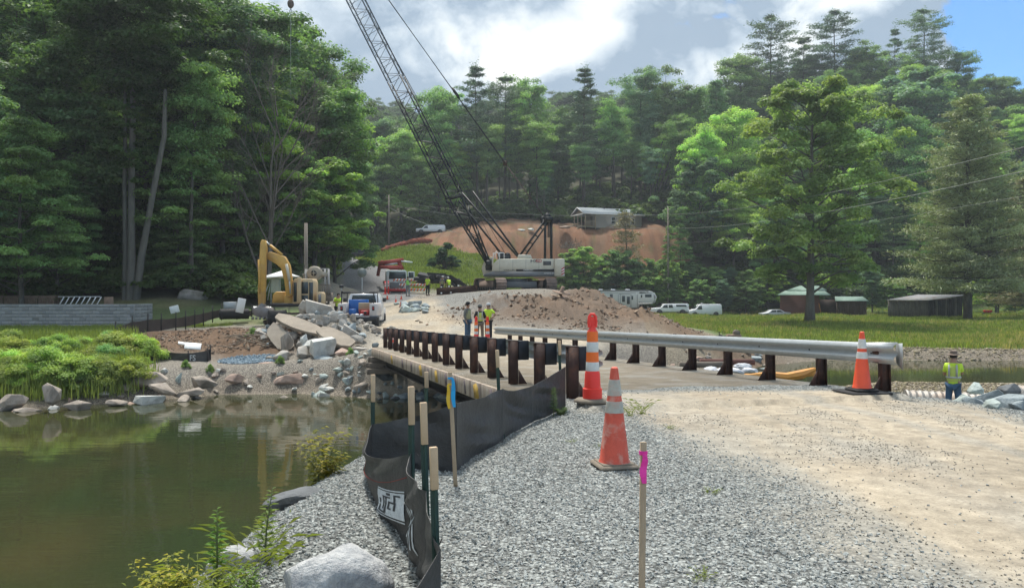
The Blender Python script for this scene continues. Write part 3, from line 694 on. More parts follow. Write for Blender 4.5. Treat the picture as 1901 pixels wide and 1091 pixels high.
# -- trees one can name, left wood
L_ = [
 ('layer', 40, 225, 50, 'mid', 'wide layered tree with pale leaf tips at the left edge, just behind the block wall', 1.0),
 ('layerB', -60, 120, 52, 'deep', 'dark tree cut by the left edge above the rusty racks', 1.1),
 ('layer', 105, 300, 56, 'mid', 'low spreading tree with boughs hanging behind the block wall', .95),
 ('tall', 30, -40, 66, 'mid', 'tall pale green tree rising out of frame at the far left', 1.15),
 ('tallB', 150, -90, 70, 'blue', 'tall thin-crowned tree with a bare trunk left of the four-stemmed tree', 1.1),
 ('oakA', 330, -60, 72, 'mid', 'high broad crown right behind the four-stemmed tree', 1.2),
 ('layer', 355, 150, 62, 'mid', 'layered tree with long drooping boughs right of the four-stemmed tree', 1.0),
 ('layer', 420, 60, 72, 'bright', 'broad sunlit tree near the upper edge of the left wood', 1.2),
 ('layerB', 330, 330, 60, 'deep', 'small dark layered tree over the boulders', 1.1),
 ('layerB', 440, 250, 68, 'deep', 'shaded layered tree left of the bare grey tree', 1.1),
 ('oakB', 500, 45, 86, 'mid', 'tall full crown on the skyline under the hanging hook cable', 1.15),
 ('oakA', 575, 85, 92, 'deep', 'tall dark crown on the skyline right of the hook cable', 1.0),
 ('oakC', 600, 175, 84, 'mid', 'mid green tree behind the bare grey tree', 1.1),
 ('tall', 637, 150, 100, 'dark', 'slender dark tree standing alone at the right end of the left skyline', .75),
 ('round', 582, 300, 76, 'bright', 'rounded bright tree overhanging the asphalt road', 1.25),
 ('round', 622, 345, 84, 'deep', 'low dark tree hanging over the road beside the round sign', 1.0),
 ('layerB', 560, 270, 74, 'mid', 'leafy tree behind the short utility pole', 1.1),
]
for k, x, y, d, c, lb, w_ in L_: tree_at(k, x, y, d, c, lb, w_)
# the four-stemmed tree
def stems(px, d, label):
    x0 = XW(px, d); z0 = H(x0, d) - .2
    t = thing('broadleaf_tree', label, 'tree', (x0, d, z0))
    for i, (dx, lean, r0) in enumerate([(-.45, .0, .17), (-.05, .2, .27), (.12, -.1, .18), (.35, 2.6, .25)]):
        m = MB(); hh = 17 if i < 3 else 15; m.poly([(dx, 0, 0), (dx + lean * .12, .1, hh * .2), (dx + lean * .45, 0, hh * .5), (dx + lean * .75, .1, hh * .78), (dx + lean * .8, 0, hh)], [r0 * 1.2, r0, r0 * .85, r0 * .7, r0 * .5], 10)
        m.build('trunk', BARKL, t, True)
    o = link('crown', decid(31, H=24, cb=.58, cr=6.5, shape='top', nl=34, flat=.65, per=330, leaf=.15, rtr=.2, crad=(.05, .075))[1], LEAF, t)
    o.color = (.062, .115, .040, 1)
    o2 = link('low_bough', decid(32, H=7, cb=.3, cr=2.3, shape='oval', nl=12, per=180, leaf=.12, rtr=.05)[1], LEAF, t); o2.location = (-.2, -1.0, 6.5); o2.color = (.075, .135, .045, 1)
stems(243, 57, 'tall tree with four pale stems from one base behind the block wall')
tt_ = thing('bare_tree', 'leafless grey tree with a fan of fine twigs in front of the left wood', 'tree', (XW(500, 64), 64, H(XW(500, 64), 64) - .2)); link('trunk', dead_tree(5, 15.2), DEADB, tt_, True)
# -- middle row
M_ = [('oakB', 700, 232, 178, 'blue', 'rounded tree in the gap left of the boom', 1.0), ('oakA', 745, 250, 170, 'mid', 'mid green tree left of the boom above the grassy slope', 1.0), ('oakC', 660, 285, 165, 'deep', 'dark tree above the parked dark car', 1.0),
 ('oakA', 815, 172, 182, 'mid', 'airy broadleaf tree the crane boom crosses', .9), ('pineA', 884, 122, 178, 'pine', 'tallest pine left of the boom cables, its spire highest in the middle row', 1.05),
 ('pineB', 937, 143, 180, 'pine', 'flat-topped pine right beside the tallest one', 1.1), ('oakB', 985, 160, 186, 'mid', 'broad crown between the twin pines and the lone spire', .85), ('pineC', 1085, 126, 180, 'pine', 'lone spire-shaped pine above the cabin roof', 1.1),
 ('oakC', 1035, 205, 184, 'deep', 'tree left of the lone spire pine', .9), ('tallB', 1140, 195, 182, 'mid', 'thin-crowned tree right of the lone spire pine', 1.0), ('tall', 1190, 140, 188, 'blue', 'tall tree with gaps in its crown at the left foot of the hill', .9),
 ('tall', 1235, 152, 190, 'deep', 'tall dark tree above the right end of the cabin', 1.0), ('oakB', 1280, 175, 190, 'mid', 'full tree right of the bare earth corner', 1.0), ('tallB', 905, 235, 172, 'deep', 'slim tree under the tallest pine', .9),
 ('tallB', 1010, 300, 172, 'mid', 'small tree above the left end of the bare earth', .9), ('oakA', 845, 270, 176, 'bright', 'bright tree behind the boom joint', .8), ('oakC', 780, 300, 168, 'deep', 'dark low tree right of the utility pole', .9)]
for k, x, y, d, c, lb, w_ in M_: tree_at(k, x, y, d, c, lb, w_)
for i in range(7):
    a = P(1195 + i * 6, 395, 181); m_ = MB(); m_.poly([a - Vector((0, 0, 1.5)), a + Vector((2.2 + i * .2, 0, 7)), a + Vector((4.2 + i * .5, 0, 16 - i))], [.2, .16, .1], 6)
    tag(m_.build('leaning_tree', BARK, None, True), 'bare leaning tree at the edge of the cut above the cabin', 'tree', 'bare leaning trees above the cabin')
# -- right hill
R_ = [('pineB', 1432, 30, 222, 'pine', 'pine on the hilltop skyline, first from the left', 1.2), ('pineA', 1490, 68, 225, 'pine', 'short pine on the hilltop skyline, second from the left', 1.3), ('pineB', 1548, 22, 224, 'pine', 'pine on the hilltop with a rounded top, middle of the skyline', 1.3),
 ('pineA', 1662, 52, 224, 'pine', 'slender pine left of the open-branched one on the skyline', .9), ('pineB', 1715, 18, 222, 'blue', 'open-branched pine against the edge of the blue sky', 1.25), ('tallB', 1775, 105, 218, 'dark', 'see-through tree against the blue sky right of the pines', 1.2),
 ('oakB', 1850, 145, 215, 'dark', 'dark round crown on the skyline at the right', 1.2), ('oakA', 1905, 172, 212, 'dark', 'dark crown cut by the right edge on the skyline', 1.2), ('oakB', 1610, 95, 224, 'mid', 'broad crown between the hilltop pines', 1.2), ('oakA', 1375, 110, 220, 'deep', 'crown on the left shoulder of the hill', 1.1),
 ('oakB', 1325, 172, 214, 'deep', 'crown low on the left shoulder of the hill', 1.1), ('oakA', 1700, 130, 205, 'mid', 'large pale crown below the open-branched pine', 1.4), ('oakB', 1600, 165, 198, 'bright', 'yellow-green crown in the middle of the hillside', 1.2), ('round', 1690, 148, 190, 'blue', 'big rounded pale tree high on the hillside', 1.3),
 ('oakC', 1560, 215, 180, 'mid', 'rounded tree behind the top of the sycamore', 1.2), ('oakB', 1680, 215, 168, 'mid', 'full tree between the sycamore and the olive pine', 1.1), ('oakA', 1360, 212, 168, 'bright', 'rounded light green tree left of the sycamore', .9), ('hemlock', 1330, 150, 182, 'deep', 'dark narrow tree left of the sycamore top', 1.0),
 ('oakC', 1300, 245, 160, 'bright', 'bright slender tree at the right end of the red earth', .9), ('tall', 1260, 225, 176, 'mid', 'tree behind the corner of the red cut', .9)]
for k, x, y, d, c, lb, w_ in R_: tree_at(k, x, y, d, c, lb, w_)
tree_at('syca', 1502, 172, 90, (.22, .32, .125), 'large pale green sycamore standing alone in the meadow in front of the red barn', 1.08, rz=1.0)
tree_at('pineFull', 1795, 178, 104, (.27, .32, .19), 'big olive-brown pine with wide low limbs beside the grey shed', 1.0, rz=.4)
tree_at('hemlock', 1905, 330, 112, 'olive', 'brownish conifer cut by the right edge behind the olive pine', 1.3)
tree_at('round', 1853, 512, 122, 'deep', 'small dark tree with two thin trunks by the red wheelbarrow', .85)
tree_at('sapling', 1160, 392, 146, 'olive', 'thin young conifer in front of the cabin', 1.0)
tree_at('slim', 1243, 420, 142, 'mid', 'narrow vine-wrapped tree around the wire pole', .8)
tree_at('slim', 1262, 385, 150, 'mid', 'slim tree beside the vine-wrapped one', 1.0)
bx, by = XW(826, 118), 118; plant(3, bx, by, 5.2, (.05, .10, .05), 'dense dark round evergreen on the grassy slope', 'shrub', wide=1.05)
# -- bushes along the foot of the red bank
k = 0
for px_, yt, d in [(1052, 474, 143), (1085, 464, 144), (1118, 476, 145), (1150, 470, 144), (1182, 482, 145), (1215, 486, 144), (1248, 492, 146), (1282, 488, 146), (1318, 500, 147), (1352, 498, 148), (1390, 505, 146), (1425, 498, 148), (1068, 500, 141), (1104, 508, 141), (1140, 505, 141.5), (1178, 512, 141.5), (1212, 512, 142), (1252, 518, 142), (1300, 522, 142), (1345, 520, 142), (1385, 525, 142), (1850, 490, 135), (1885, 520, 138), (1660, 520, 134), (1620, 500, 136)]:
    x = XW(px_, d); z = H(x, d) - .6; hgt_ = CAMZ + (HY - yt) / F_PX * d - z; kn = ('round', 'round', 'layerB', 'round', 'oakC')[k % 5]
    plant(kn, x, d, max(2.5, hgt_), ['mid', 'bright', 'deep', 'mid', 'blue'][k % 5], 'leafy bush in the row at the foot of the red earth bank', 'bush', 'bushes at the foot of the red earth bank and hill', wide=1.15, name='bush', z=z); k += 1
# -- filler trees, each one its own object
def fill(n, region, kinds, cols, hr, label, group, mind, avoid=()):
    pts = []; tries = 0; x0, x1, y0, y1 = region[:4]; test = region[4]
    while len(pts) < n and tries < 12000:
        tries += 1; x = RNG.uniform(x0, x1); y = RNG.uniform(y0, y1)
        if not test(x, y) or any((x - a) ** 2 + (y - b) ** 2 < mind ** 2 for a, b in pts): continue
        pts.append((x, y))
    for x, y in pts:
        k = kinds[RNG.integers(len(kinds))]
        c = cols[RNG.integers(len(cols))]; kw = 'pine' if k.startswith('pine') else 'conifer' if k == 'hemlock' else 'bare-stemmed tree' if k.startswith('tall') else 'layered tree' if k.startswith('layer') else 'round-crowned tree'
        lb = '%s %s %s' % ({'deep': 'shaded green', 'dark': 'very dark', 'mid': 'mid green', 'bright': 'light green', 'blue': 'bluish green'}[c], kw, label)
        plant(k, x, y, RNG.uniform(*hr), c, lb, group=lb + 's' if False else group + ', ' + lb.split(' ' + label)[0], wide=RNG.uniform(.9, 1.25))
px_of = lambda x, y: CX + F_PX * x / y
fill(120, (28, 160, 156, 232, lambda x, y: px_of(x, y) > 1225 + max(0, 178 - y) * 3 and px_of(x, y) < 1960), ['oakA', 'oakB', 'oakC', 'tall', 'hemlock', 'oakB', 'pineC', 'round'], ['deep', 'mid', 'bright', 'mid', 'blue', 'dark'], (14, 20), 'in the close wood covering the right hillside', 'trees covering the right hillside', 6.0)
fill(42, (-48, 36, 172, 215, lambda x, y: px_of(x, y) > 650 and px_of(x, y) < 1290), ['tall', 'tallB', 'tallB', 'oakC', 'pineB', 'oakA'], ['deep', 'mid', 'blue', 'mid', 'dark'], (15, 23), 'in the open wood behind the red bank', 'trees of the open wood in the middle', 5.0)
fill(88, (-105, -20, 58, 125, lambda x, y: -420 < px_of(x, y) < 590 - (y - 60) * .2 and x < -17 - (y - 60) * .30), ['tall', 'oakA', 'layer', 'oakC', 'layerB', 'tallB', 'oakB'], ['deep', 'dark', 'mid', 'dark', 'deep'], (14, 21), 'deep in the shaded wood on the left slope', 'trees deep in the left wood', 4.6)
# far wooded ridge and undergrowth: one mass each
pt = []; 
while len(pt) < 700:
    x = RNG.uniform(-170, 230); y = RNG.uniform(225, 400)
    pt.append((x, y, H(x, y) - .5) if False else (x, y, 0))
pt = np.array(pt); pt[:, 2] = height(pt[:, 0], pt[:, 1]) - .5
def proto_col(me, color):
    m2 = me.copy(); m2.materials.clear(); m2.materials.append(leafmat('ridge_leaves', fixed=tuple(color) + (1,))); return m2
far_pro = [proto_col(PROT['oakA'][1], (.085, .15, .085)), proto_col(PROT['oakB'][1], (.10, .17, .085)), proto_col(PROT['oakC'][1], (.08, .14, .085))]
scatter('far_woods', pt, np.c_[np.zeros((700, 2)), RNG.random(700) * 6.28], RNG.uniform(.7, 1.05, 700), far_pro, label='distant wooded ridge seen between the trunks', cat='woods')
def floor_pts(n, x0, x1, y0, y1, test):
    o = []
    while len(o) < n:
        x = RNG.uniform(x0, x1, 4000); y = RNG.uniform(y0, y1, 4000); m = test(x, y); o += list(zip(x[m], y[m]))
    o = np.array(o[:n]); return np.c_[o, height(o[:, 0], o[:, 1])]
und = np.concatenate([floor_pts(420, -70, -15, 57, 110, lambda x, y: (x < -16 - (y - 60) * .30) & (CX + F_PX * x / y > -80)),
                      floor_pts(330, -45, 40, 168, 215, lambda x, y: CX + F_PX * x / y > 640), floor_pts(330, 30, 120, 150, 200, lambda x, y: (CX + F_PX * x / y > 1270))])
und_pro = [proto_col(BUSH[0][1], (.07, .12, .045)), proto_col(BUSH[2][1], (.09, .15, .05)), proto_col(BUSH[1][1], (.075, .13, .05))]
n_ = len(und); ss = RNG.uniform(.6, 1.5, n_) * np.where(und[:, 1] > 140, 2.0, 1.0)
scatter('undergrowth', und, np.c_[np.zeros((n_, 2)), RNG.random(n_) * 6.28], ss, und_pro, label='low shrubs covering the floor of the woods', cat='undergrowth')
# -- grass
def tuft(seed, h=.35, n=9, w=.012, spread=.08, curve=.5):
    r = np.random.default_rng(seed); v = []; f = []
    for i in range(n):
        a = r.random() * 6.28; b = r.normal(size=2) * spread; hh = h * r.uniform(.5, 1.1); d = np.array([math.cos(a), math.sin(a)]); s_ = np.array([-d[1], d[0]]) * w
        q = d * hh * curve * r.uniform(.2, 1)
        k = len(v); v += [(b[0] - s_[0], b[1] - s_[1], -.02), (b[0] + s_[0], b[1] + s_[1], -.02), (b[0] + q[0] * .4 + s_[0] * .7, b[1] + q[1] * .4 + s_[1] * .7, hh * .6), (b[0] + q[0] * .4 - s_[0] * .7, b[1] + q[1] * .4 - s_[1] * .7, hh * .6), (b[0] + q[0], b[1] + q[1], hh)]
        f += [[k, k + 1, k + 2, k + 3], [k + 3, k + 2, k + 4]]
    tv = np.repeat(np.c_[r.uniform(.3, .8, n), r.uniform(0, .7, n), np.zeros(n)], 5, 0)
    return np_mesh('tuft', v, f, False, {'tone': ('FLOAT_VECTOR', 'POINT', tv)})
GRM = [leafmat('grass_green', fixed=(.14, .195, .058, 1), trans=.35), leafmat('grass_lime', fixed=(.21, .275, .075, 1), trans=.35), leafmat('grass_straw', fixed=(.32, .29, .12, 1), trans=.3)]
def tufts(h, w, spread, n=10):
    out = []
    for i in range(5):
        me = tuft(100 + i, h, n, w, spread); me.materials.append(GRM[(0, 1, 0, 1, 2)[i]]); out.append(me)
    return out
# meadow on the right, far: big tufts
mp_ = floor_pts(15000, 10, 115, 53, 150, lambda x, y: (CX + F_PX * x / y < 1960) & (river(x, y)[0] > .5) & (x > 15 + (y < 75) * 3) & (RNG.random(len(x)) < np.clip(75 / y, .2, 1) ** 1.6))
n_ = len(mp_); idm = np.where(fbm(mp_[:, 0] * .12, mp_[:, 1] * .12, 4) + RNG.normal(0, .08, n_) > -.01, RNG.integers(2, 5, n_), RNG.integers(0, 4, n_))
scatter('meadow_grass', mp_, np.c_[np.zeros((n_, 2)), RNG.random(n_) * 6.28], RNG.uniform(.35, 1.1, n_) * (1 + 1.0 * fbm(mp_[:, 0] * .2, mp_[:, 1] * .2, 4)), tufts(.42, .03, .38, 14), idm, label='tall meadow grass on the far side of the river', cat='grass')
def gmask(x, y): return covers(x, y, x * 0)[0]['grass']
sp_ = floor_pts(16000, -40, 18, 88, 170, lambda x, y: (gmask(x, y) > .5) & (CX + F_PX * x / y > 560) & (RNG.random(len(x)) < .6))
n_ = len(sp_); scatter('slope_grass', sp_, np.c_[np.zeros((n_, 2)), RNG.random(n_) * 6.28], RNG.uniform(.5, 1.1, n_), tufts(.5, .045, .4, 12), RNG.integers(0, 4, n_), label='bright grass on the slope behind the crane', cat='grass')
lp_ = floor_pts(9000, -36, -16.5, 30.2, 47.5, lambda x, y: (river(x, y)[0] > .6) & (np.where(y < 47, x < -.476 * y, x < -15) & (CX + F_PX * x / y > -60)))
n_ = len(lp_); scatter('bank_grass', lp_, np.c_[np.zeros((n_, 2)), RNG.random(n_) * 6.28], RNG.uniform(.4, 1.1, n_) * (1 + .8 * fbm(lp_[:, 0] * .4, lp_[:, 1] * .4)) * np.where(lp_[:, 1] > 41, .5, 1), tufts(.5, .018, .22, 16), np.where(RNG.random(n_) < .65, 1, RNG.integers(0, 4, n_)), label='pale green weeds covering the left river bank', cat='weeds')
# shrubs on the left bank
for i, (px_, yt, d, c, w_, lb) in enumerate([(130, 640, 32.5, 'bright', 1.15, 'large feathery green bush at the water edge on the left'), (60, 630, 35, 'lime', 1.0, 'lime green bush left of the large bush'), (205, 650, 34.5, 'mid', .9, 'green bush right of the large bush, above the slab-like rock'), (270, 655, 36, 'bright', .8, 'low bright weeds before the small silt fence'), (15, 650, 34, 'lime', 1.0, 'pale bush at the left edge of the bank'), (150, 612, 38.5, 'yellow', .9, 'yellow-green weeds below the block wall'), (225, 620, 38, 'lime', .8, 'pale weeds at the left end of the brown silt fence'), (90, 615, 40, 'lime', .8, 'tall pale weeds near the middle of the block wall'), (345, 705, 35.2, 'mid', .5, 'small weeds between the shore rocks'), (520, 700, 36.3, 'bright', .5, 'low weeds above the pink shore boulder'), (470, 600, 40.6, 'bright', .7, 'grassy weeds on the mound left of the rubble'), (650, 690, 36.2, 'bright', .4, 'small weeds on the gravel below the rubble'), (390, 700, 35.4, 'bright', .45, 'weeds behind the wedge-shaped shore rock')]):
    x = XW(px_, d); z = H(x, d); hh = CAMZ + (HY - yt) / F_PX * d - z
    plant(4, x, d, max(.5, hh), c if i < 8 else 'mid', lb, 'bush', wide=w_, name='bush')

rr = random.Random(31)
for i in range(30):
    y = rr.uniform(31.6, 39.5); x = XW(rr.uniform(-40, 265), y)
    if river(np.array([x]), np.array([y]))[0][0] < .9: continue
    plant(4, x, y, rr.uniform(.8, 1.7), ['lime', 'bright', 'yellow', 'mid', 'bright'][i % 5], 'feathery lime green bush among the weeds of the left bank', 'bush', 'feathery bushes of the left bank', wide=rr.uniform(.8, 1.1), name='bush')

q = floor_pts(2200, -30, -13.5, 31, 41, lambda x, y: (river(x, y)[0] > .5) & (x < -.475 * y + .3) & (CX + F_PX * x / y > -60)); n_ = len(q)
scatter('tall_weeds', q, np.c_[np.zeros((n_, 2)), RNG.random(n_) * 6.28], RNG.uniform(.6, 1.3, n_), tufts(.62, .014, .30, 20), np.where(RNG.random(n_) < .8, 1, 3), label='tall feathery weeds rising among the bushes of the left bank', cat='weeds')
# ------------------------------------------------------------------ materials for built things
RUST = mat('brown_weathered_steel', (.060, .030, .024), .75, .1, var=.35, scale=4, bump=.15, stain=(.13, .055, .03), stain_scale=5, stain_amt=.5)
PLATE = mat('dark_blockout_steel', (.018, .024, .034), .5, .3, var=.3, scale=5, bump=.05)
GALV = mat('galvanized_steel', (.44, .47, .48), .5, .6, var=.18, scale=6, bump=.05, stain=(.38, .39, .38), stain_scale=3)
CONC = mat('concrete', (.40, .37, .33), .95, var=.28, scale=2.5, bump=.5, bscale=14, stain=(.28, .25, .21), stain_amt=.6)
FASC = mat('streaked_old_paint', (.50, .43, .35), .8, var=.35, scale=2.2, stretch=(1, 2.2, .5), bump=.25, color2=(.36, .27, .20), stain=(.16, .12, .10), stain_scale=1.6, stain_amt=.75)
YEL = mat('yellow_paint_blotch', (.52, .34, .07), .8, var=.35, scale=5); PUR = mat('purple_grey_paint_blotch', (.20, .16, .17), .8, var=.4, scale=5)
DECK = mat('dusty_deck', (.34, .285, .21), .95, var=.3, scale=2.5, bump=.6, bscale=22, stain=(.36, .34, .30), stain_scale=1.1, stain_amt=.7)
DARKS = mat('dark_underside_steel', (.03, .028, .028), .8, .2, var=.3, scale=2)
TIMB = mat('weathered_timber', (.24, .20, .16), .9, var=.4, scale=2, stretch=(1, 6, 6), bump=.4)
WOOD = mat('fresh_stake_wood', (.48, .36, .24), .85, var=.25, scale=6, stretch=(4, 4, .5), bump=.25)
CAPM = mat('tan_plastic_sleeve', (.56, .40, .25), .6, var=.12, scale=12, bump=.08)
TPG = mat('green_painted_post', (.018, .050, .036), .45, .3, var=.35, scale=20, bump=.1)
FABR = mat('black_silt_fabric', (.044, .043, .042), .55, var=.25, scale=3, bump=.35, bscale=9, stain=(.10, .095, .09), stain_scale=1.4, stain_amt=.35)
REDL = mat('red_thread', (.35, .05, .04), .8); WHT = mat('white_paint', (.78, .78, .76), .5, var=.08, scale=8, bump=.03)
ORG = mat('orange_plastic', (.86, .10, .035), .42, var=.10, scale=8, bump=.03); ORGD = mat('dirty_orange_plastic', (.72, .115, .07), .7, var=.22, scale=7, bump=.1, stain=(.60, .33, .26), stain_scale=6, stain_amt=.75)
ORT = mat('bright_orange_sleeve', (.90, .17, .02), .5, var=.08, scale=8, bump=.02); RED_ = mat('red_orange_sleeve', (.88, .045, .03), .45, var=.08, scale=8, bump=.02)
BAND = mat('white_reflective_band', (.66, .68, .66), .45, var=.15, scale=25, bump=.08); BANDD = mat('dirty_reflective_band', (.50, .50, .44), .6, var=.3, scale=14, bump=.08, stain=(.5, .32, .25), stain_scale=8)
RUB = mat('black_rubber', (.025, .025, .026), .85, var=.3, scale=10); RUBD = mat('dusty_rubber_base', (.26, .22, .17), .95, var=.3, scale=8)
PINK = mat('pink_ribbon', (.90, .04, .38), .5, var=.1, scale=20); BLUR = mat('blue_ribbon', (.02, .38, .75), .5, var=.1, scale=20); YELR = mat('yellow_ribbon', (.80, .50, .03), .5, var=.1, scale=20)

# ------------------------------------------------------------------ bridge
BR_RZ = math.atan2(.276, .961); SL = math.atan(.0318)
def bframe(name, label, cat, group=None):
    o = thing(name, label, cat, (.9, 12, -.0), 0, group); o.rotation_euler = Euler((-SL * 1.0, 0, BR_RZ), 'XYZ'); return o
BL = 22.9
br = bframe('bridge', 'temporary one-lane bridge with a dusty deck and paint-streaked side beam over the river', 'bridge')
MB().box((2.42, BL / 2, -.10), (5.7, BL, .16)).build('deck', DECK, br)
m = MB(); m.box((-.44, BL / 2, -.20), (.10, BL, .34), bev=.01); m.box((-.30, BL / 2, -.34), (.3, BL, .03)); m.build('edge_beam', FASC, br)
MB().box((5.30, BL / 2, -.20), (.10, BL, .34)).build('edge_beam', FASC, br)
for x in (.1, 1.6, 3.2, 4.8):
    MB().box((x, BL / 2, -.50), (.3, BL - .2, .03)).box((x, BL / 2, -.35), (.03, BL - .2, .36)).box((x, BL / 2, -.80), (.3, BL - .2, .03)).box((x, BL / 2, -.65), (.03, BL - .2, .30)).build('girder', DARKS, br)
MB().box((2.4, 1.2, -.9), (5.6, .6, .1)).box((2.4, .1, -.7), (5.9, .3, 1.2)).build('abutment_sill', DARKS, br)
for k, (y, w_, mm, x0) in enumerate([(4.1, .5, YEL, 0), (6.0, .22, PUR, 0), (7.1, .35, PUR, 0), (8.3, .45, YEL, 0), (9.4, .3, PUR, 0), (10.6, .5, YEL, 0), (12.2, .3, PUR, 0), (5.1, .25, PUR, 0), (2.9, .3, PUR, 0), (14, .4, PUR, 0), (16.5, .5, YEL, 0)]):
    MB().prism([(y - w_ / 2, -.34), (y + w_ / 2 - .1, -.35), (y + w_ / 2, -.10), (y, -.05), (y - w_ / 2 + .1, -.12)], .004, 'x', -.4925).build('paint_blotch', mm, br)
for k in range(3):
    m = MB(); m.box((1.1 - .1 * k, BL + .05 - .15 * k, -.53 - .24 * k), (3.2, .28, .22), bev=.01); o = m.build('crib_timber', TIMB, br)
MB().box((-.35, BL + .3, -.53), (.5, .26, .22), bev=.01).box((-.4, BL + .3, -.77), (.6, .26, .22), bev=.01).build('crib_timber', TIMB, br)
WB = [(0, 0), (.008, .012), (.083, .052), (.083, .100), (.002, .138), (.002, .172), (.083, .210), (.083, .258), (.008, .298), (0, .31)]
def wbeam(m, x, y0, y1, z, side, seg=12, flare=None):
    """rail skin along y, corrugation towards side (-1/+1) in x; real thickness"""
    n = len(WB); vs = []; N = seg + 1
    for i in range(N):
        y = y0 + (y1 - y0) * i / seg; fx, fz, hs = flare(y) if flare else (0, 0, 1)
        for (d, zz) in WB: vs.append((x + side * (d + .004) + fx, y, z + .155 + (zz - .155) * hs + fz))
        for (d, zz) in reversed(WB): vs.append((x + side * d + fx, y, z + .155 + (zz - .155) * hs + fz))
    q = 2 * n; fs = [[i * q + k, i * q + (k + 1) % q, (i + 1) * q + (k + 1) % q, (i + 1) * q + k] for i in range(seg) for k in range(q)]
    for e in (0, seg): fs += [[e * q + k, e * q + k + 1, e * q + q - 2 - k, e * q + q - 1 - k] for k in range(n - 1)]
    m.add(vs, fs)
def hpost(m, x, y, z0, h, w=.15, d=.11):
    m.box((x, y - d / 2, z0 + h / 2), (w, .009, h)).box((x, y + d / 2, z0 + h / 2), (w, .009, h)).box((x, y, z0 + h / 2), (.008, d - .009, h))
def hpost2(m, x, y, z0, h, w=.10, d=.15):     # flanges facing the traffic
    m.box((x - d / 2, y, z0 + h / 2), (.009, w, h)).box((x + d / 2, y, z0 + h / 2), (.009, w, h)).box((x, y, z0 + h / 2), (d - .009, .008, h))
gl = bframe('guardrail', 'guardrail of dark brown steel posts with black blockouts along the river side of the bridge', 'guardrail')
NPO = 15; YS = [.0 + 22.2 * (k / 14) for k in range(NPO)]
for k, y in enumerate(YS):
    m = MB(); hpost(m, 0, y, -.01, .80, .155, .13); m.box((0, y, .795), (.165, .145, .012)); p = m.build('post', RUST, gl)
    MB().prism([(.085, -.01), (.25, -.01), (.085, .27)], .012, 'y', y - .06).build('gusset', RUST, p)
    MB().box((.19, y, .615), (.20, .12, .36), bev=.004).build('blockout', PLATE, p)
m = MB(); wbeam(m, .30, -.25, 22.6, .47, 1); m.build('rail', GALV, gl)
gr_ = bframe('guardrail', 'galvanized guardrail with a flared near end along the far side of the bridge', 'guardrail')
YR = [-.77 + 1.53 * k for k in range(15)]
for k, y in enumerate(YR):
    m = MB(); hpost2(m, 4.90, y, -.06, .84); p = m.build('post', RUST, gr_)
    MB().prism([(4.81, -.05), (4.60, -.05), (4.81, .26)], .012, 'y', y + .0).build('gusset', RUST, p)
    MB().box((4.78, y, .63), (.10, .12, .30)).build('blockout', RUST, p)
    if k % 1 == 0: MB().at((4.655, y, .63)).lathe([(.016, 0), (.014, .012)], n=6, axis='x').build('bolt', DARKS, p)
def fl(y):
    e = max(0, -.80 - y); return (e * e * .5, 0, 1 + min(.12, e * .3))
m = MB(); wbeam(m, 4.73, -1.18, 22.3, .48, -1, 40, fl); m.build('rail', GALV, gr_)
MB().at((4.79, -1.22, .62), (0, 0, -.45)).prism([(-.16, -.22), (.14, -.15), (.19, .0), (.15, .17), (-.16, .18)], .006, 'x').build('end_shoe', GALV, gr_)

# ------------------------------------------------------------------ near silt fence
FPATH = [((-.98, 2.5), -.52, -1.15, .0, .02), ((-.33, 3.75), .425, -.12, 0, .02), ((-.47, 4.45), .52, -.05, .02, .02), ((-.62, 4.98), .62, -.08, .03, .05), ((-1.27, 7.35), .41, -.22, .13, .15), ((-.50, 7.35), .60, -.10, .03, .05), ((-.10, 9.1), .52, -.06, .03, .05), ((.25, 10.2), .42, -.04, .04, .05), ((.74, 11.15), .58, .0, .02, .02)]
def fence_surface(path, nu, sagf=1.0, seed=0):
    """returns f(seg, u, v) -> point"""
    def f(i, u, v):
        (a, zta, zba, _, _), (b, ztb, zbb, sag, bul) = path[i], path[i + 1]
        x = a[0] + (b[0] - a[0]) * u; y = a[1] + (b[1] - a[1]) * u; L = math.hypot(b[0] - a[0], b[1] - a[1])
        nx, ny = -(b[1] - a[1]) / L, (b[0] - a[0]) / L; w4 = 4 * u * (1 - u)
        zt = zta + (ztb - zta) * u - sag * w4 * sagf; zb = zba + (zbb - zba) * u
        o = bul * w4 ** .8 * (.35 + .65 * math.sin(math.pi * min(1, .30 + .7 * (1 - v)))) + .010 * math.sin(9 * v + 5 * u + i) * w4 + .016 * math.sin(16 * (v + .5 * u) + i * 2) * w4 + .012 * math.sin(30 * (u * .4 + v * .8) + i) * w4
        return Vector((x + nx * o, y + ny * o, zb + (zt - zb) * v)), Vector((nx, ny, 0))
    return f
FS = fence_surface(FPATH, 20)
sf = thing('silt_fence', 'black fabric silt fence with green posts and a white emblem beside the gravel pad', 'silt fence', (-.6, 5, 0))
sf.location = (0, 0, 0)
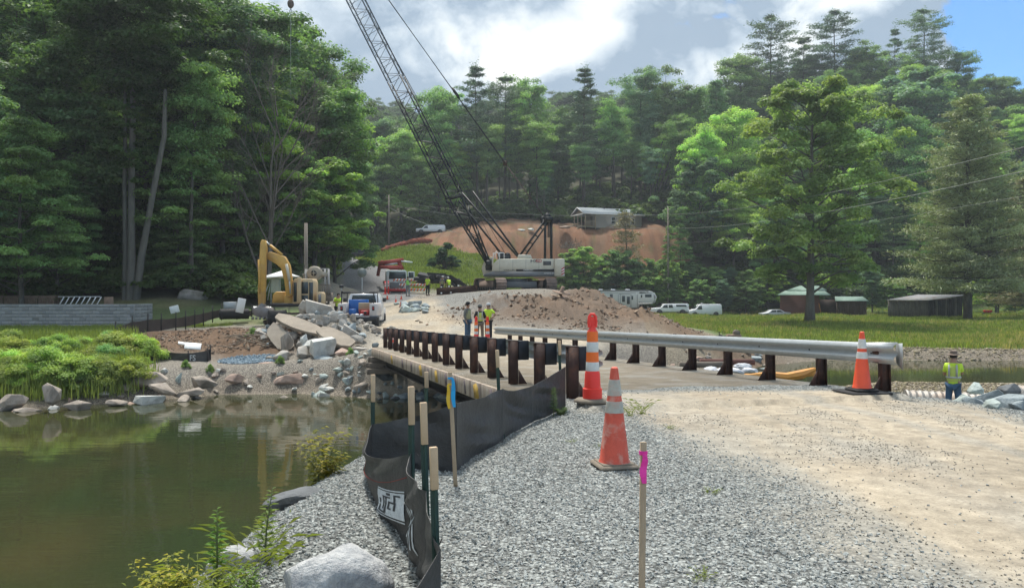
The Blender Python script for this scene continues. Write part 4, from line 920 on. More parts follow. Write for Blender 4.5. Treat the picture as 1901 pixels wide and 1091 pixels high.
def fabric(FSf, nseg, nu=22, nv=12, name='fabric', parent=None, m_=None, segs=None, th=.004):
    for i in (segs if segs is not None else range(nseg)):
        vs = []; fs = []
        for side in (0, 1):
            for a in range(nu + 1):
                for c in range(nv + 1):
                    p, n = FSf(i, a / nu, c / nv); vs.append(p + n * th * side)
        S_ = (nu + 1) * (nv + 1)
        for a in range(nu):
            for c in range(nv):
                q = a * (nv + 1) + c; fs.append([q, q + 1, q + nv + 2, q + nv + 1]); fs.append([S_ + q, S_ + q + nv + 1, S_ + q + nv + 2, S_ + q + 1])
        for a in range(nu): q = a * (nv + 1) + nv; fs.append([q, q + nv + 1, S_ + q + nv + 1, S_ + q])
        for c in range(nv):
            for q in (c, nu * (nv + 1) + c): fs.append([q, q + 1, S_ + q + 1, S_ + q])
        mm = MB(); mm.add(vs, fs); mm.build(name, m_ or FABR, parent, True)
fabric(FS, 8, parent=sf)
for i in (0, 3):     # red thread line printed across the fabric
    m = MB(); v_ = .30 if i == 0 else .80
    m.poly([FS(i, a / 14, v_ - (.0 if i == 0 else .10 * 4 * (a / 14) * (1 - a / 14)))[0] + FS(i, a / 14, v_)[1] * (-.004 if i == 0 else .008) for a in range(15)], .0025, 4); m.build('red_thread', REDL, sf)
def onf(i, u, v, off=-.006):
    p, n = FS(i, u, v); return p + n * off
def patch(name, i, rects, mm, off):
    m = MB()
    for (u0, v0, u1, v1, sk) in rects:
        K = 4
        vs = [onf(i, u0 + (u1 - u0) * a / K + sk * ((v0 + (v1 - v0) * b / K)), v0 + (v1 - v0) * b / K, off + e) for e in (0, .001) for a in range(K + 1) for b in range(K + 1)]
        q = (K + 1) ** 2; fs = []
        for a in range(K):
            for b in range(K):
                k = a * (K + 1) + b; fs += [[k, k + 1, k + K + 2, k + K + 1], [q + k, q + k + K + 1, q + k + K + 2, q + k + 1]]
        m.add(vs, fs)
    m.build(name, mm, sf)
U0, U1, VB, VT = .03, .30, .36, .66        # emblem on the panel between the second and third post (segment 3)
DKP = mat('dark_print', (.03, .035, .045), .6); LTP = mat('pale_print', (.62, .66, .68), .7, var=.2, scale=20)
patch('emblem_field', 3, [(U0, VB + .03, U1, VT - .02, -.0), (U0, VT - .008, U1, VT + .004, 0), (U0, VB, U1, VB + .014, 0)], LTP, .008)
def r_(a, b, c, d): return (U0 + (U1 - U0) * (1 - c), VB + .03 + (VT - VB - .05) * b, U0 + (U1 - U0) * (1 - a), VB + .03 + (VT - VB - .05) * d, 0)
patch('emblem_letters', 3, [r_(.10, .10, .17, .62), r_(.10, .06, .44, .13), r_(.38, .10, .44, .80), r_(.28, .22, .34, .80), r_(.28, .74, .58, .80), r_(.44, .86, .58, .96), r_(.50, .30, .56, .62), r_(.50, .55, .78, .62), r_(.72, .30, .78, .62), r_(.50, .30, .64, .36), r_(.70, .62, .76, .92), r_(.70, .86, .90, .92)], DKP, .011)
m = MB()
for k in range(7): m.prism([(0, 0), (.018, .0), (.03, .16), (.012, .17)], .002, 'x') if False else None
patch('pale_streaks', 3, [(.72 + .03 * k, .52 - .06 * k, .74 + .03 * k, .70 - .05 * k, 0) for k in range(4)], LTP, .008)
patch('pale_streaks', 2, [(.25 + .12 * k, .30 + .03 * k, .29 + .12 * k, .62 + .03 * k, 0) for k in range(5)], LTP, .008)
def tpost(x, y, z0, zt, cap=.24, cut=0, r=.022, parent=None, lean=(0, 0)):
    m = MB(); top = zt; L = top - z0
    m.at((x, y, z0), (lean[0], lean[1], .35)); m.box((0, 0, L / 2), (.038, .006, L)).box((0, -.011, L / 2), (.006, .018, L))
    for k in range(int(L / .055)): m.box((0, .006, .03 + k * .055), (.012, .012, .016))
    m.box((0, 0, .08), (.09, .004, .14)); p = m.build('post', TPG, parent)
    if cap:
        c = MB(); c.at((x, y, z0), (lean[0], lean[1], .35)); c.box((0, -.012, L - cap / 2 + .012), (.037, .028, cap), bev=.002)
        for k in range(int(cap / .055)): c.tube((0, .012, L - cap + .04 + k * .055), (0, .030, L - cap + .04 + k * .055), .012, .009, 8)
        c.build('post_sleeve', CAPM, p)
    return p
for x, y, z0, zt, cap, ln in [(-1.275, 7.4, -.30, .845, .25, (0, 0)), (-.612, 5.0, -.22, 1.02, .235, (0, -.012)), (-.470, 4.55, -.1, .985, .235, (.0, -.03)), (-.353, 3.93, -.25, .855, .205, (0, -.03)), (-.86, 8.1, -.5, .80, .16, (0, 0)), (-.12, 9.15, -.15, .945, .20, (0, -.05)), (.69, 11.2, -.1, .925, .20, (0, -.04))]:
    tpost(x, y, z0, zt, cap, parent=sf, lean=ln)
MB().poly([(-.60, 4.97, .08), (-.45, 4.5, .10), (-.34, 3.92, .42)], .003, 4).poly([(-.58, 4.96, .62), (-.55, 4.8, .64), (-.5, 4.55, .80)], .0015, 4).build('tie_wire', DARKS, sf)

# ------------------------------------------------------------------ cones, channelizers and stakes
def cone(name, label, loc, rz, dirty, hgt=.91, group=None, tilt=0):
    t = thing(name, label, 'traffic cone', loc, rz, group, hgt / .91); om, bm_, rb = (ORGD, BANDD, RUBD) if dirty else (ORG, BAND, RUB)
    MB().box((0, 0, .022), (.37, .37, .044), bev=.02).box((0, 0, .048), (.30, .30, .012), bev=.004).build('base', rb, t)
    r = lambda z: .138 - (z - .05) / .86 * .105
    m = MB(); m.lathe([(r(.05) + .012, .045), (r(.07), .07), (r(.40), .40), (r(.60), .60), (r(.78), .78), (r(.905), .905), (.018, .915)], n=28); m.build('body', om, t, True)
    for z0, z1 in ((.50, .605), (.655, .80)):
        m = MB(); m.lathe([(r(z0) + .001, z0), (r(z0) + .0035, z0 + .002), (r(z1) + .0035, z1 - .002), (r(z1) + .001, z1)], n=28); m.build('band', bm_, t, True)
    return t
cone('traffic_cone', 'dirty faded traffic cone on the gravel pad, nearest to the camera', (.935, 7.38, H(.935, 7.38) - .0), .2, True)
c2 = cone('traffic_cone', 'clean bright orange cone on a black base at the near end of the far guardrail', (5.38, 12.42, H(5.38, 12.42) + .03), .15, False)
MB().box((0, 0, -.012), (.66, .58, .03), bev=.008).build('rubber_mat', RUB, c2)
def channelizer(label, loc, rz=0, group='orange and white channelizer tubes', k=1.0):
    t = thing('channelizer_tube', label, 'channelizer', loc, rz, group, k)
    MB().lathe([(.26, 0), (.27, .01), (.25, .045), (.12, .055)], n=8).build('base', RUBD, t)
    r = lambda z: .115 - z * .045
    m = MB(); m.lathe([(.135, .05), (.135, .19), (.115, .20), (.105, .40), (.09, .45)], n=26).build('skirt', RED_, t, True)
    for j, (z0, z1) in enumerate([(.40, .56), (.56, .70), (.70, .84), (.84, .985)]):
        rr = .093 - (z0 - .4) * .03
        MB().lathe([(rr, z0), (rr + .002 * (j % 2 == 0), z0 + .004), (rr - .004 + .002 * (j % 2 == 0), z1 - .004), (rr - .004, z1)], n=26).build('band' if j % 2 == 0 else 'sleeve', BAND if j % 2 == 0 else ORT, t, True)
    m = MB(); m.lathe([(.075, .985), (.06, 1.0), (.045, 1.03), (.045, 1.06)], n=20)
    m.poly([(-.045, 0, 1.04), (-.052, 0, 1.12), (-.045, 0, 1.19), (-.02, 0, 1.225), (.02, 0, 1.225), (.045, 0, 1.19), (.052, 0, 1.12), (.045, 0, 1.04)], .021, 8)
    m.box((0, 0, 1.12), (.09, .012, .14)); m.build('handle', RED_, t, True); return t
ch = channelizer('orange and white tube channelizer with a loop handle at the near end of the bridge', (1.125, 11.3, H(1.125, 11.3) + .02), .1)
for px_, lb in ((884, 'left one of two tube channelizers beside the three talking workers'), (905, 'right one of two tube channelizers beside the three talking workers')):
    dup(ch, (XW(px_, 36.6), 36.6, H(XW(px_, 36.6), 36.6)), .3, lb)
def stake(label, x, y, z0, zt, w, ribbons, rz=.1, lean=0.0):
    t = thing('survey_stake', label, 'survey stake', (x, y, z0), rz); L = zt - z0; t.rotation_euler = (0, lean, rz)
    MB().box((0, 0, L / 2 - .06), (w, w * .55, L + .12), bev=.001).build('stick', WOOD, t)
    for mm, dz, wd, ln, dx in ribbons:
        m = MB(); r = random.Random(int(dz * 1000)); N = 8; vs = []
        for s_ in (0, 1):
            for i in range(N + 1):
                f = i / N; ww = wd * (.55 + .45 * math.sin(f * 3)) ; o = .006 * math.sin(f * 9 + s_) 
                for e in (0, 1): vs.append((dx + (e - .5) * ww + .004 * math.sin(f * 7), -w * .4 - .006 - o - .0015 * s_, L - dz - ln * f))
        q = 2 * (N + 1); fs = []
        for i in range(N): k = 2 * i; fs += [[k, k + 1, k + 3, k + 2], [q + k, q + k + 2, q + k + 3, q + k + 1]]
        m.add(vs, fs); m.box((0, 0, L - dz), (w + .006, w * .55 + .006, .016)); m.build('ribbon', mm, t, True)
    return t
stake('plain wooden survey stake with a pink ribbon in the foreground gravel', XW(1190, 3.4), 3.4, -.02, .985, .026, [(PINK, .045, .030, .125, -.001)], lean=.01)
stake('leaning survey stake with blue and yellow ribbons beside the silt fence', XW(846, 6.7), 6.7, -.02, .95, .034, [(BLUR, .05, .035, .24, .02), (YELR, .10, .03, .20, -.022)], lean=-.05)

# ------------------------------------------------------------------ stone
def hull(seed, n=16, dims=(1, 1, .7), bev=.0, box=0.0):
    r = np.random.default_rng(seed); bm = bmesh.new()
    if box:
        for i in (-1, 1):
            for j in (-1, 1):
                for k in (-1, 1):
                    b = np.array([i, j, k]) * (1 + r.normal(size=3) * box)
                    bm.verts.new((b[0] * dims[0] * .5, b[1] * dims[1] * .5, b[2] * dims[2] * .5))
                    if r.random() < .6:
                        c = np.array([i, j, k]) * r.uniform(.55, 1.12, 3); bm.verts.new((c[0] * dims[0] * .5, c[1] * dims[1] * .5, c[2] * dims[2] * .5))
    else:
        d = r.normal(size=(n, 3)); d /= np.linalg.norm(d, axis=1, keepdims=True); d *= r.uniform(.75, 1.1, (n, 1))
        for p in d: bm.verts.new((p[0] * dims[0] * .55, p[1] * dims[1] * .55, p[2] * dims[2] * .55))
    res = bmesh.ops.convex_hull(bm, input=bm.verts[:]); bmesh.ops.delete(bm, geom=[v for v in bm.verts if not v.link_faces], context='VERTS')
    bmesh.ops.dissolve_limit(bm, angle_limit=R(9), verts=bm.verts[:], edges=bm.edges[:])
    if bev: bmesh.ops.bevel(bm, geom=bm.edges[:], offset=bev * min(dims), segments=1, affect='EDGES', clamp_overlap=True)
    bmesh.ops.recalc_face_normals(bm, faces=bm.faces); me = bpy.data.meshes.new('stone'); bm.to_mesh(me); bm.free(); return me
def rmat(name, c, c2, st, **k): return mat(name, c, .9, var=.35, scale=2.2, color2=c2, bump=.7, bscale=9, stain=st, stain_scale=1.7, **k)
RK = {'blue': rmat('blue_grey_riprap', (0.366, 0.421, 0.433), (0.244, 0.281, 0.299), (.13, .15, .15)), 'green': rmat('pale_green_riprap', (0.488, 0.561, 0.525), (0.329, 0.378, 0.354), (.17, .20, .18)),
      'tan': rmat('tan_river_rock', (0.439, 0.378, 0.317), (0.305, 0.256, 0.207), (.14, .12, .10)), 'pink': rmat('pinkish_rock', (0.512, 0.378, 0.305), (0.390, 0.268, 0.207), (.19, .14, .11)),
      'conc': rmat('broken_concrete', (0.488, 0.458, 0.409), (0.378, 0.348, 0.305), (.22, .19, .16)), 'white': rmat('pale_rock', (0.683, 0.683, 0.634), (0.525, 0.525, 0.488), (.28, .28, .25)), 'dark': rmat('dark_rock', (0.171, 0.183, 0.189), (0.110, 0.116, 0.122), (.06, .06, .06))}
ROCKP = {}
def rockmesh(kind, i):
    key = (kind, i)
    if key not in ROCKP:
        me = hull(300 + i * 7, 15 + i % 6, (1, .8, .62), .03) if i < 6 or kind != 'conc' and (i != 7 or kind == 'tan') else hull(400 + i, dims=(1, .72, .5), bev=.03, box=.16)
        me.materials.append(RK[kind]); ROCKP[key] = me
    return ROCKP[key]
def rock(name, label, cat, loc, size, kind, i, rot=(0, 0, 0), group=None):
    o = bpy.data.objects.new(name, rockmesh(kind, i)); COL.objects.link(o); o.location = loc; o.rotation_euler = rot
    o.scale = size if isinstance(size, tuple) else (size, size, size); return tag(o, label, cat, group)
# gravel stones over the near pad
SP = []
for i in range(8):
    me = hull(700 + i, 9, (1, .78, .5)); me.materials.append(mat('crushed_stone_%s' % 'abcd'[i % 4], [(.39, .415, .40), (.33, .355, .345), (.46, .48, .46), (.40, .395, .37)][i % 4], .9, var=.3, scale=1.5, bump=.2)); SP.append(me)
def stones(name, n, x0, x1, y0, y1, wfun, smin, smax, label, pro=None):
    pts = []; tot = 0
    while tot < n:
        x = RNG.uniform(x0, x1, 30000); y = RNG.uniform(y0, y1, 30000) ; k = (RNG.random(30000) < wfun(x, y)) & (np.abs(x / np.maximum(y, .1)) < .75)
        pts.append(np.c_[x[k], y[k]]); tot += k.sum()
    q = np.concatenate(pts)[:n]; s_ = smin + (smax - smin) * RNG.random(n) ** 2.5
    z = height(q[:, 0], q[:, 1]); p = np.c_[q, z + s_ * .12]
    return scatter(name, p, RNG.normal(0, .45, (n, 3)) + np.c_[np.zeros((n, 2)), RNG.random(n) * 6.28], s_, pro or SP, label=label, cat='gravel')
def wg(x, y):
    g, sd, j, jj = covers(x, y, x * 0); return np.clip((1 - g['road'] * .985), 0, 1) * (sd > -.3) * np.clip((6.0 / np.maximum(y, 2)) ** 1.3, .08, 1) * np.where(y < 4, .8, 1)
stones('gravel', 115000, -4.2, 8, 2.2, 14, wg, .008, .036, 'grey crushed stone covering the pad around the silt fence')
def wr(x, y):
    g, sd, j, jj = covers(x, y, x * 0); return np.clip(g['road'] * .5, 0, 1) * sstep(-.05, .3, fbm(x * 1.3, y * .5, 4)) * np.clip((6.0 / np.maximum(y, 2)), .15, 1)
TP = []
for i in range(4):
    me = hull(750 + i, 9, (1, .78, .5)); me.materials.append(mat('road_stone_%d' % (i % 2), [(.30, .27, .22), (.38, .35, .30)][i % 2], .9, var=.3, scale=1.5, bump=.2)); TP.append(me)
stones('loose_stone', 6500, 1, 11, 3, 28, wr, .006, .026, 'loose small stones scattered on the haul road', TP)
# the pale boulder and its neighbours at the lower edge
WB_ = mat('speckled_granite', (.62, .62, .60), .9, var=.45, scale=3, color2=(.38, .39, .40), bump=.9, bscale=16, stain=(.22, .23, .25), stain_scale=9, stain_amt=.7)
def boulder(seed, dims, name, label, loc, rot, mm, amp=.07, cat='boulder'):
    bm = bmesh.new(); bmesh.ops.create_icosphere(bm, subdivisions=4, radius=1); me0 = hull(seed, 14, (2, 2, 2)); r = np.random.default_rng(seed)
    import mathutils
    off = Vector(r.random(3) * 50); pl = [(Vector(r.normal(size=3)).normalized(), r.uniform(.62, .92)) for _ in range(13)]
    for v in bm.verts:
        d = v.co.normalized(); q = 1.0
        for n_, h_ in pl:
            c = d.dot(n_)
            if c > .05: q = min(q, h_ / c)
        nz = mathutils.noise.fractal(d * 2.2 + off, 1.0, 2.1, 5)
        v.co = d * (q + amp * nz); v.co = Vector((v.co.x * dims[0], v.co.y * dims[1], v.co.z * dims[2]))
    me = bpy.data.meshes.new(name); bm.to_mesh(me); bm.free(); o = link(name, me, mm, None, True); o.location = loc; o.rotation_euler = rot; return tag(o, label, cat)
boulder(5, (.30, .24, .20), 'boulder', 'large pale speckled granite boulder at the lower edge of the gravel', (XW(612, 3.95), 3.95, CAMZ - 525 / 1500 * 3.95 - .06), (.1, .1, .3), WB_)
boulder(6, (.16, .13, .10), 'boulder', 'small pale stone half hidden by weeds on the gravel slope', (XW(432, 4.6), 4.6, H(XW(432, 4.6), 4.6) + .03), (.1, 0, 1), WB_)
boulder(9, (.52, .13, .09), 'boulder', 'long dark stone along the crest of the gravel slope above the water', (XW(575, 6.4), 6.4, H(XW(575, 6.4), 6.4) - .02), (.05, .12, 1.15), RK['dark'])
# ------------------------------------------------------------------ near weeds
def leafy_weed(label, x, y, z, h, kind, color, seed, name='weed', lean=0.0, cat='weed'):
    r = np.random.default_rng(seed); T = MB(); P_, N_, S_, T_, W_ = [], [], [], [], []
    t = thing(name, label, cat, (x, y, z))
    ns = {'spire': 1, 'shrub': 9, 'grass': 26, 'bush': 14}[kind]; lv = []; 
    V_ = []; F_ = []; TN = []
    def leaf(p, d, L, wd, tone, warm):
        d = Vector(d).normalized(); s = d.cross(Vector((0, 0, 1)));  s = s.normalized() if s.length > .01 else Vector((1, 0, 0)); u = s.cross(d)
        k = len(V_); dr = Vector((0, 0, -L * .28))
        for q in (p, p + d * L * .4 + s * wd + u * wd * .2, p + d * L + dr, p + d * L * .4 - s * wd + u * wd * .2): V_.append(tuple(q))
        F_.append([k, k + 1, k + 2]); F_.append([k, k + 2, k + 3]); TN.extend([(tone, warm, 0)] * 4)
    if kind == 'spire':
        T.poly([(0, 0, -.05), (lean * .3, 0, h * .5), (lean, 0, h)], [.006, .005, .002], 5)
        for i in range(int(46)):
            f = .22 + .78 * i / 46; p = Vector((lean * f * f, 0, h * f)); a = i * 2.4
            L = h * .21 * (1.12 - f) ** .55 + .01; leaf(p, (math.cos(a), math.sin(a), .45), L, L * .13, r.uniform(.4, .9), r.uniform(.0, .4))
    elif kind == 'grass':
        for i in range(ns):
            a = r.random() * 6.28; L = h * r.uniform(.5, 1.05); d = Vector((math.cos(a) * .45, math.sin(a) * .45, 1)).normalized(); p = Vector((r.normal() * .03, r.normal() * .03, -.02))
            q = p; wd = .004
            for s_ in range(4):
                leaf(q, d, L / 3.2, wd, r.uniform(.4, .8), r.uniform(.1, .8)); q = q + d * L / 4; d = (d + Vector((math.cos(a), math.sin(a), -.25)) * .28).normalized()
    else:
        for i in range(ns):
            a = i * 2.4 + r.normal() * .3; L = h * r.uniform(.6, 1.0); sp = (.26 if kind == 'shrub' else .5) * r.uniform(.4, 1.2)
            pts = [Vector((0, 0, -.05))]; d = Vector((math.cos(a) * sp, math.sin(a) * sp, 1)).normalized()
            for s_ in range(6): pts.append(pts[-1] + d * L / 6 + Vector(r.normal(size=3)) * L * .02); d = (d + Vector((math.cos(a), math.sin(a), .2)) * .06).normalized()
            T.poly(pts, [.007, .006, .005, .004, .003, .002, .001], 4)
            for k in range(30):
                f = .22 + .78 * k / 30; j = min(5, int(f * 6)); p = pts[j].lerp(pts[j + 1], f * 6 - j); b = k * 2.4
                tw = p + Vector((math.cos(b), math.sin(b), .3)) * h * r.uniform(.02, .14); T.tube(p, tw, .0016, .001, 3, False)
                LL = h * r.uniform(.055, .11); w0 = r.random()
                for q_ in (tw, (p + tw) / 2): leaf(q_, (math.cos(b) + r.normal() * .5, math.sin(b) + r.normal() * .5, .1), LL, LL * .30, r.uniform(.35, .95), (w0 < .35) * r.uniform(.4, 1) + r.uniform(0, .25))
    if T.v: T.build('stem', mat('green_stem', (.12, .15, .05), .7, var=.2), t, True)
    me = np_mesh('leaves', V_, F_, False, {'tone': ('FLOAT_VECTOR', 'POINT', TN)}); o = link('leaves', me, LEAF, t); g = GREEN[color] if isinstance(color, str) else color; o.color = tuple(g) + (1,); return t
def wd_at(label, px_, pyb, pyt, d, kind, color, seed, **k):
    z = CAMZ - (pyb - HY) / F_PX * d; h = (pyb - pyt) / F_PX * d; return leafy_weed(label, XW(px_, d), d, min(z, H(XW(px_, d), d) + .02) if k.pop('snap', False) else z, h, kind, color, seed, **k)
wd_at('yellowing shrub with small leaves on the crest of the slope above the water', 600, 925, 780, 7.4, 'shrub', (.17, .17, .045), 1, name='shrub', cat='shrub')
wd_at('tall leafy green weed spire at the foot of the gravel slope', 403, 1088, 942, 4.3, 'spire', (.10, .19, .05), 2)
wd_at('thin grassy stalk with narrow leaves beside the pale stone', 487, 1075, 902, 4.6, 'grass', (.14, .18, .06), 3)
wd_at('slim weed right of the leafy spire', 490, 1060, 905, 4.7, 'spire', (.12, .17, .06), 4, lean=.05)
wd_at('yellow-leaved seedling at the lower left', 305, 1130, 1002, 4.0, 'bush', (.26, .27, .05), 5)
wd_at('bright green seedling rosette in front of the gravel slope', 455, 1110, 1030, 4.0, 'bush', (.13, .22, .05), 6)
wd_at('low yellow-green weeds at the bottom edge of the slope', 365, 1120, 1050, 4.0, 'bush', (.20, .26, .05), 7)
wd_at('green weed growing against the silt fence near the bridge', 1028, 772, 718, 10.6, 'spire', (.085, .15, .06), 8)
wd_at('small weed right of the taller one against the silt fence', 1042, 770, 742, 10.7, 'bush', (.085, .15, .06), 9)
wd_at('sparse twigs behind the first fence post', 712, 905, 858, 7.6, 'bush', (.14, .17, .06), 10)
for i, (px_, yb, yt, d, k) in enumerate([(345, 1100, 1000, 4.1, 'grass'), (430, 1075, 985, 4.5, 'grass'), (520, 1000, 930, 5.4, 'grass'), (380, 1110, 1035, 4.0, 'grass'), (455, 1060, 1000, 4.8, 'grass'), (280, 1120, 1050, 3.9, 'grass'), (415, 1095, 1040, 4.2, 'bush')]):
    wd_at('thin weed on the lower left slope edge', px_, yb, yt, d, k, (.17, .21, .06), 90 + i)['group'] = 'thin weeds on the lower left slope edge'
for i, (px_, py_, d, hh) in enumerate([(1168, 770, 10.4, .26), (1190, 762, 10.6, .35), (1245, 800, 9.3, .10), (1320, 918, 6.4, .10), (1300, 1085, 4.5, .12), (1060, 820, 8.7, .08), (1115, 830, 8.4, .07), (450, 1086, 4.4, .30), (395, 1095, 4.2, .3), (500, 1040, 4.9, .22)]):
    x = XW(px_, d); leafy_weed('small grass tuft poking through the near gravel', x, d, H(x, d), hh, 'grass', (.13, .17, .06), 50 + i, name='grass_tuft', cat='grass')['group'] = 'grass tufts in the near gravel'
# ------------------------------------------------------------------ stone on the far banks, rubble
def rk(label, px_, py_, d, wpx, kind, i, asp=(1, .8, .65), rot=None, name='rock', cat='rock', group=None, sink=0):
    """rock centred at a photograph pixel, wpx wide"""
    w_ = wpx / F_PX * d; c = P(px_, py_, d); rr = random.Random(int(px_ * 7 + py_))
    rot = rot if rot is not None else (rr.uniform(-.3, .3), rr.uniform(-.3, .3), rr.uniform(0, 6.28))
    return rock(name, label, cat, (c.x, c.y, c.z - sink), (w_ * asp[0], w_ * asp[1], w_ * asp[2] / .62), kind, i, rot, group)
SHR = [('egg-shaped tan boulder standing upright in the shallows', 93, 731, 29.6, 50, 'tan', 1, (.8, .7, .95), (0, .2, .4)), ('brownish rock at the left edge of the waterline', 24, 747, 30.0, 52, 'tan', 2, (1.1, .8, .6), None),
 ('flat pale rock left of the upright boulder', 52, 762, 29.8, 60, 'tan', 7, (1, .7, .25), (0, 0, .2)), ('low wedge rock right of the upright boulder', 147, 754, 30.2, 56, 'tan', 3, (1, .7, .4), (0, .15, .1)), ('largest slab-like boulder under the green bank weeds', 275, 702, 33.2, 92, 'tan', 4, (1, .8, .42), (0, -.15, -.3)),
 ('leaning slab below the largest boulder', 306, 722, 32.6, 56, 'tan', 8, (1, .6, .35), (0, .3, .2)), ('small flat rock in the water left of the slabs', 217, 748, 31.2, 42, 'tan', 5, (1, .8, .42), (0, 0, 0)), ('white-topped flat rock in the shallows', 279, 742, 31.9, 46, 'white', 7, (1, .8, .4), (0, .1, 1)),
 ('wedge-shaped rock with a flat top near the mud beach', 376, 710, 33.6, 54, 'tan', 9, (1, .8, .5), (0, .2, .1)), ('long grey rock below the wedge-shaped one', 352, 728, 33.0, 60, 'tan', 6, (1, .5, .35), (0, -.1, .1)), ('small pointed rock at the water beside the long grey one', 340, 742, 32.6, 42, 'tan', 3, (1, .8, .45), (0, 0, 2)),
 ('pale leaning slab among the bank weeds', 332, 705, 34.2, 24, 'green', 8, (.5, .5, 1.2), (0, .4, 0)), ('pink flat-topped boulder above the mud beach', 541, 702, 35.5, 66, 'pink', 4, (1, .8, .45), (0, -.1, .2)), ('pink-tan rock at the left end of the blue gravel patch', 434, 703, 35.0, 36, 'pink', 2, (1, .7, .5), None),
 ('tan rock right of the blue gravel patch', 493, 680, 36.6, 40, 'pink', 5, (1, .8, .5), None), ('big white-green slab right of the mud beach', 628, 708, 35.3, 58, 'green', 8, (1.1, .7, .4), (.1, -.55, .1)), ('white pointed rock at the water below the big white-green slab', 602, 724, 34.9, 42, 'white', 3, (1, .7, .5), (0, -.4, 0)),
 ('pale green flat boulder above the white-green slab', 640, 682, 36.2, 52, 'green', 4, (1, .8, .4), None), ('grey-green boulder beside the pink flat-topped one', 590, 703, 35.6, 32, 'green', 1, (1, .8, .8), None), ('white boulder left of the timber cribbing', 668, 703, 34.7, 36, 'white', 2, (1, .8, .7), None),
 ('grey boulder right of the white one below the cribbing', 690, 700, 34.6, 34, 'blue', 5, (1, .8, .7), None), ('rounded tan boulder at the water below the bridge corner', 672, 720, 34.0, 34, 'tan', 1, (1, .8, .8), None), ('long pale rock on the grassy edge of the gravel slope', 600, 668, 36.8, 62, 'blue', 6, (1, .6, .4), None),
 ('dark layered rock at the left foot of the rubble heap', 590, 690, 36.3, 44, 'blue', 3, (1, .8, .5), None)]
for a in SHR: rk(a[0], a[1], a[2], a[3], a[4], a[5], a[6], a[7], a[8], 'shore_rock')
rr = random.Random(3)
def shore_run(n, pts, dj, kinds, sz, label, group, name='shore_rock'):
    for k in range(n):
        f = rr.random() * (len(pts) - 1); i = int(f); f -= i; a, b = pts[i], pts[i + 1]
        x = a[0] + (b[0] - a[0]) * f + rr.gauss(0, dj); y = a[1] + (b[1] - a[1]) * f + rr.gauss(0, dj); s_ = rr.uniform(*sz) * (.7 + .6 * rr.random() ** 3)
        rock(name, label, 'rock', (x, y, max(H(x, y), ZW - .1) + s_ * .12), (s_, s_ * rr.uniform(.6, 1), s_ * rr.uniform(.6, 1.2)), kinds[rr.randrange(len(kinds))], rr.randrange(10), (rr.uniform(-.4, .4), rr.uniform(-.4, .4), rr.uniform(0, 6.28)), group)
shore_run(48, [(-21, 30.3), (-18, 30.8), (-15.5, 32.6), (-12.8, 34.8), (-11, 35.2)], .55, ['tan', 'tan', 'pink', 'white'], (.30, .75), 'small tan rock along the left waterline', 'small tan rocks along the left waterline')
shore_run(50, [(-9.8, 35.4), (-8, 35.0), (-6.3, 34.6), (-5.2, 34.4)], .55, ['blue', 'green', 'tan', 'green', 'white'], (.35, .8), 'grey-green rock on the slope between the rubble and the bridge', 'grey-green rocks left of the far bridge end')
shore_run(85, [(-5.2, 33.6), (-3, 34.2), (0, 35.1), (2, 35.6)], .40, ['blue', 'dark', 'green', 'dark'], (.3, .75), 'shaded riprap stone under the far end of the bridge', 'riprap under the far bridge end', 'riprap_stone')
shore_run(45, [(3, 37.2), (7, 39.3), (10, 42), (14, 47.5), (18, 51.8)], .8, ['tan', 'pink', 'blue', 'tan'], (.35, .8), 'stone on the dirt shore behind the guardrail', 'stones on the dirt shore behind the guardrail')
# riprap and cobbles on the right
for a in [('dark angular riprap block standing above its neighbours at the right edge', 1872, 728, 17, 60, 'dark', 3, (1, .8, .6)), ('broad pale green riprap stone near the standing man', 1822, 742, 17.5, 62, 'green', 4, (1, .8, .45)), ('large blue-grey riprap stone at the right edge', 1885, 752, 16, 62, 'blue', 1, (1, .8, .5)),
          ('flat pale riprap stone below the man', 1850, 770, 15.4, 70, 'white', 8, (1, .8, .35)), ('pale stone with a grey cap at the right edge', 1885, 790, 14.4, 60, 'white', 2, (1, .8, .5)), ('green-grey riprap stone behind the man', 1812, 722, 19.5, 44, 'green', 5, (1, .8, .5))]:
    rk(*a, name='riprap_stone')
shore_run(120, [(7.9, 12.4), (8.7, 14.2), (9.9, 16.5), (11.6, 19.3), (13, 21.5)], .6, ['blue', 'green', 'blue', 'white', 'dark'], (.28, .62), 'blue-grey riprap stone on the slope beside the standing man', 'riprap on the slope at the right edge', 'riprap_stone')
shore_run(60, [(8.6, 13.4), (10.0, 15.6), (11.8, 18.6), (13.8, 22)], .7, ['blue', 'green', 'blue', 'dark', 'white'], (.35, .7), 'blue-grey riprap stone at the right edge of the view', 'riprap at the right edge', 'riprap_stone')
CB = []
for i in range(6):
    me = hull(800 + i, 14, (1, .8, .55), .05); me.materials.append(mat('river_cobble_%s' % 'abc'[i % 3], [(.34, .29, .17), (.42, .36, .27), (.27, .22, .15)][i % 3], .9, var=.3, scale=2, bump=.2)); CB.append(me)
q = floor_pts(9000, 9, 32, 26, 38.5, lambda x, y: (x > y * .36) & (river(x, y)[0] > -.5) & (x < y * .68)); n_ = len(q)
scatter('river_cobbles', q + [0, 0, .03], np.c_[RNG.normal(0, .3, (n_, 2)), RNG.random(n_) * 6.28], .06 + .14 * RNG.random(n_) ** 2, CB, label='tan cobbles of the gravel bar beyond the standing man', cat='cobbles')
q = floor_pts(2600, 10, 60, 51.5, 54.5, lambda x, y: (river(x, y)[0] > -.3) & (river(x, y)[0] < 1.6)); n_ = len(q)
scatter('bank_stones', q, RNG.normal(0, .3, (n_, 3)), .08 + .22 * RNG.random(n_) ** 2, CB, label='stones at the foot of the cut bank across the river', cat='stones')
BG = []
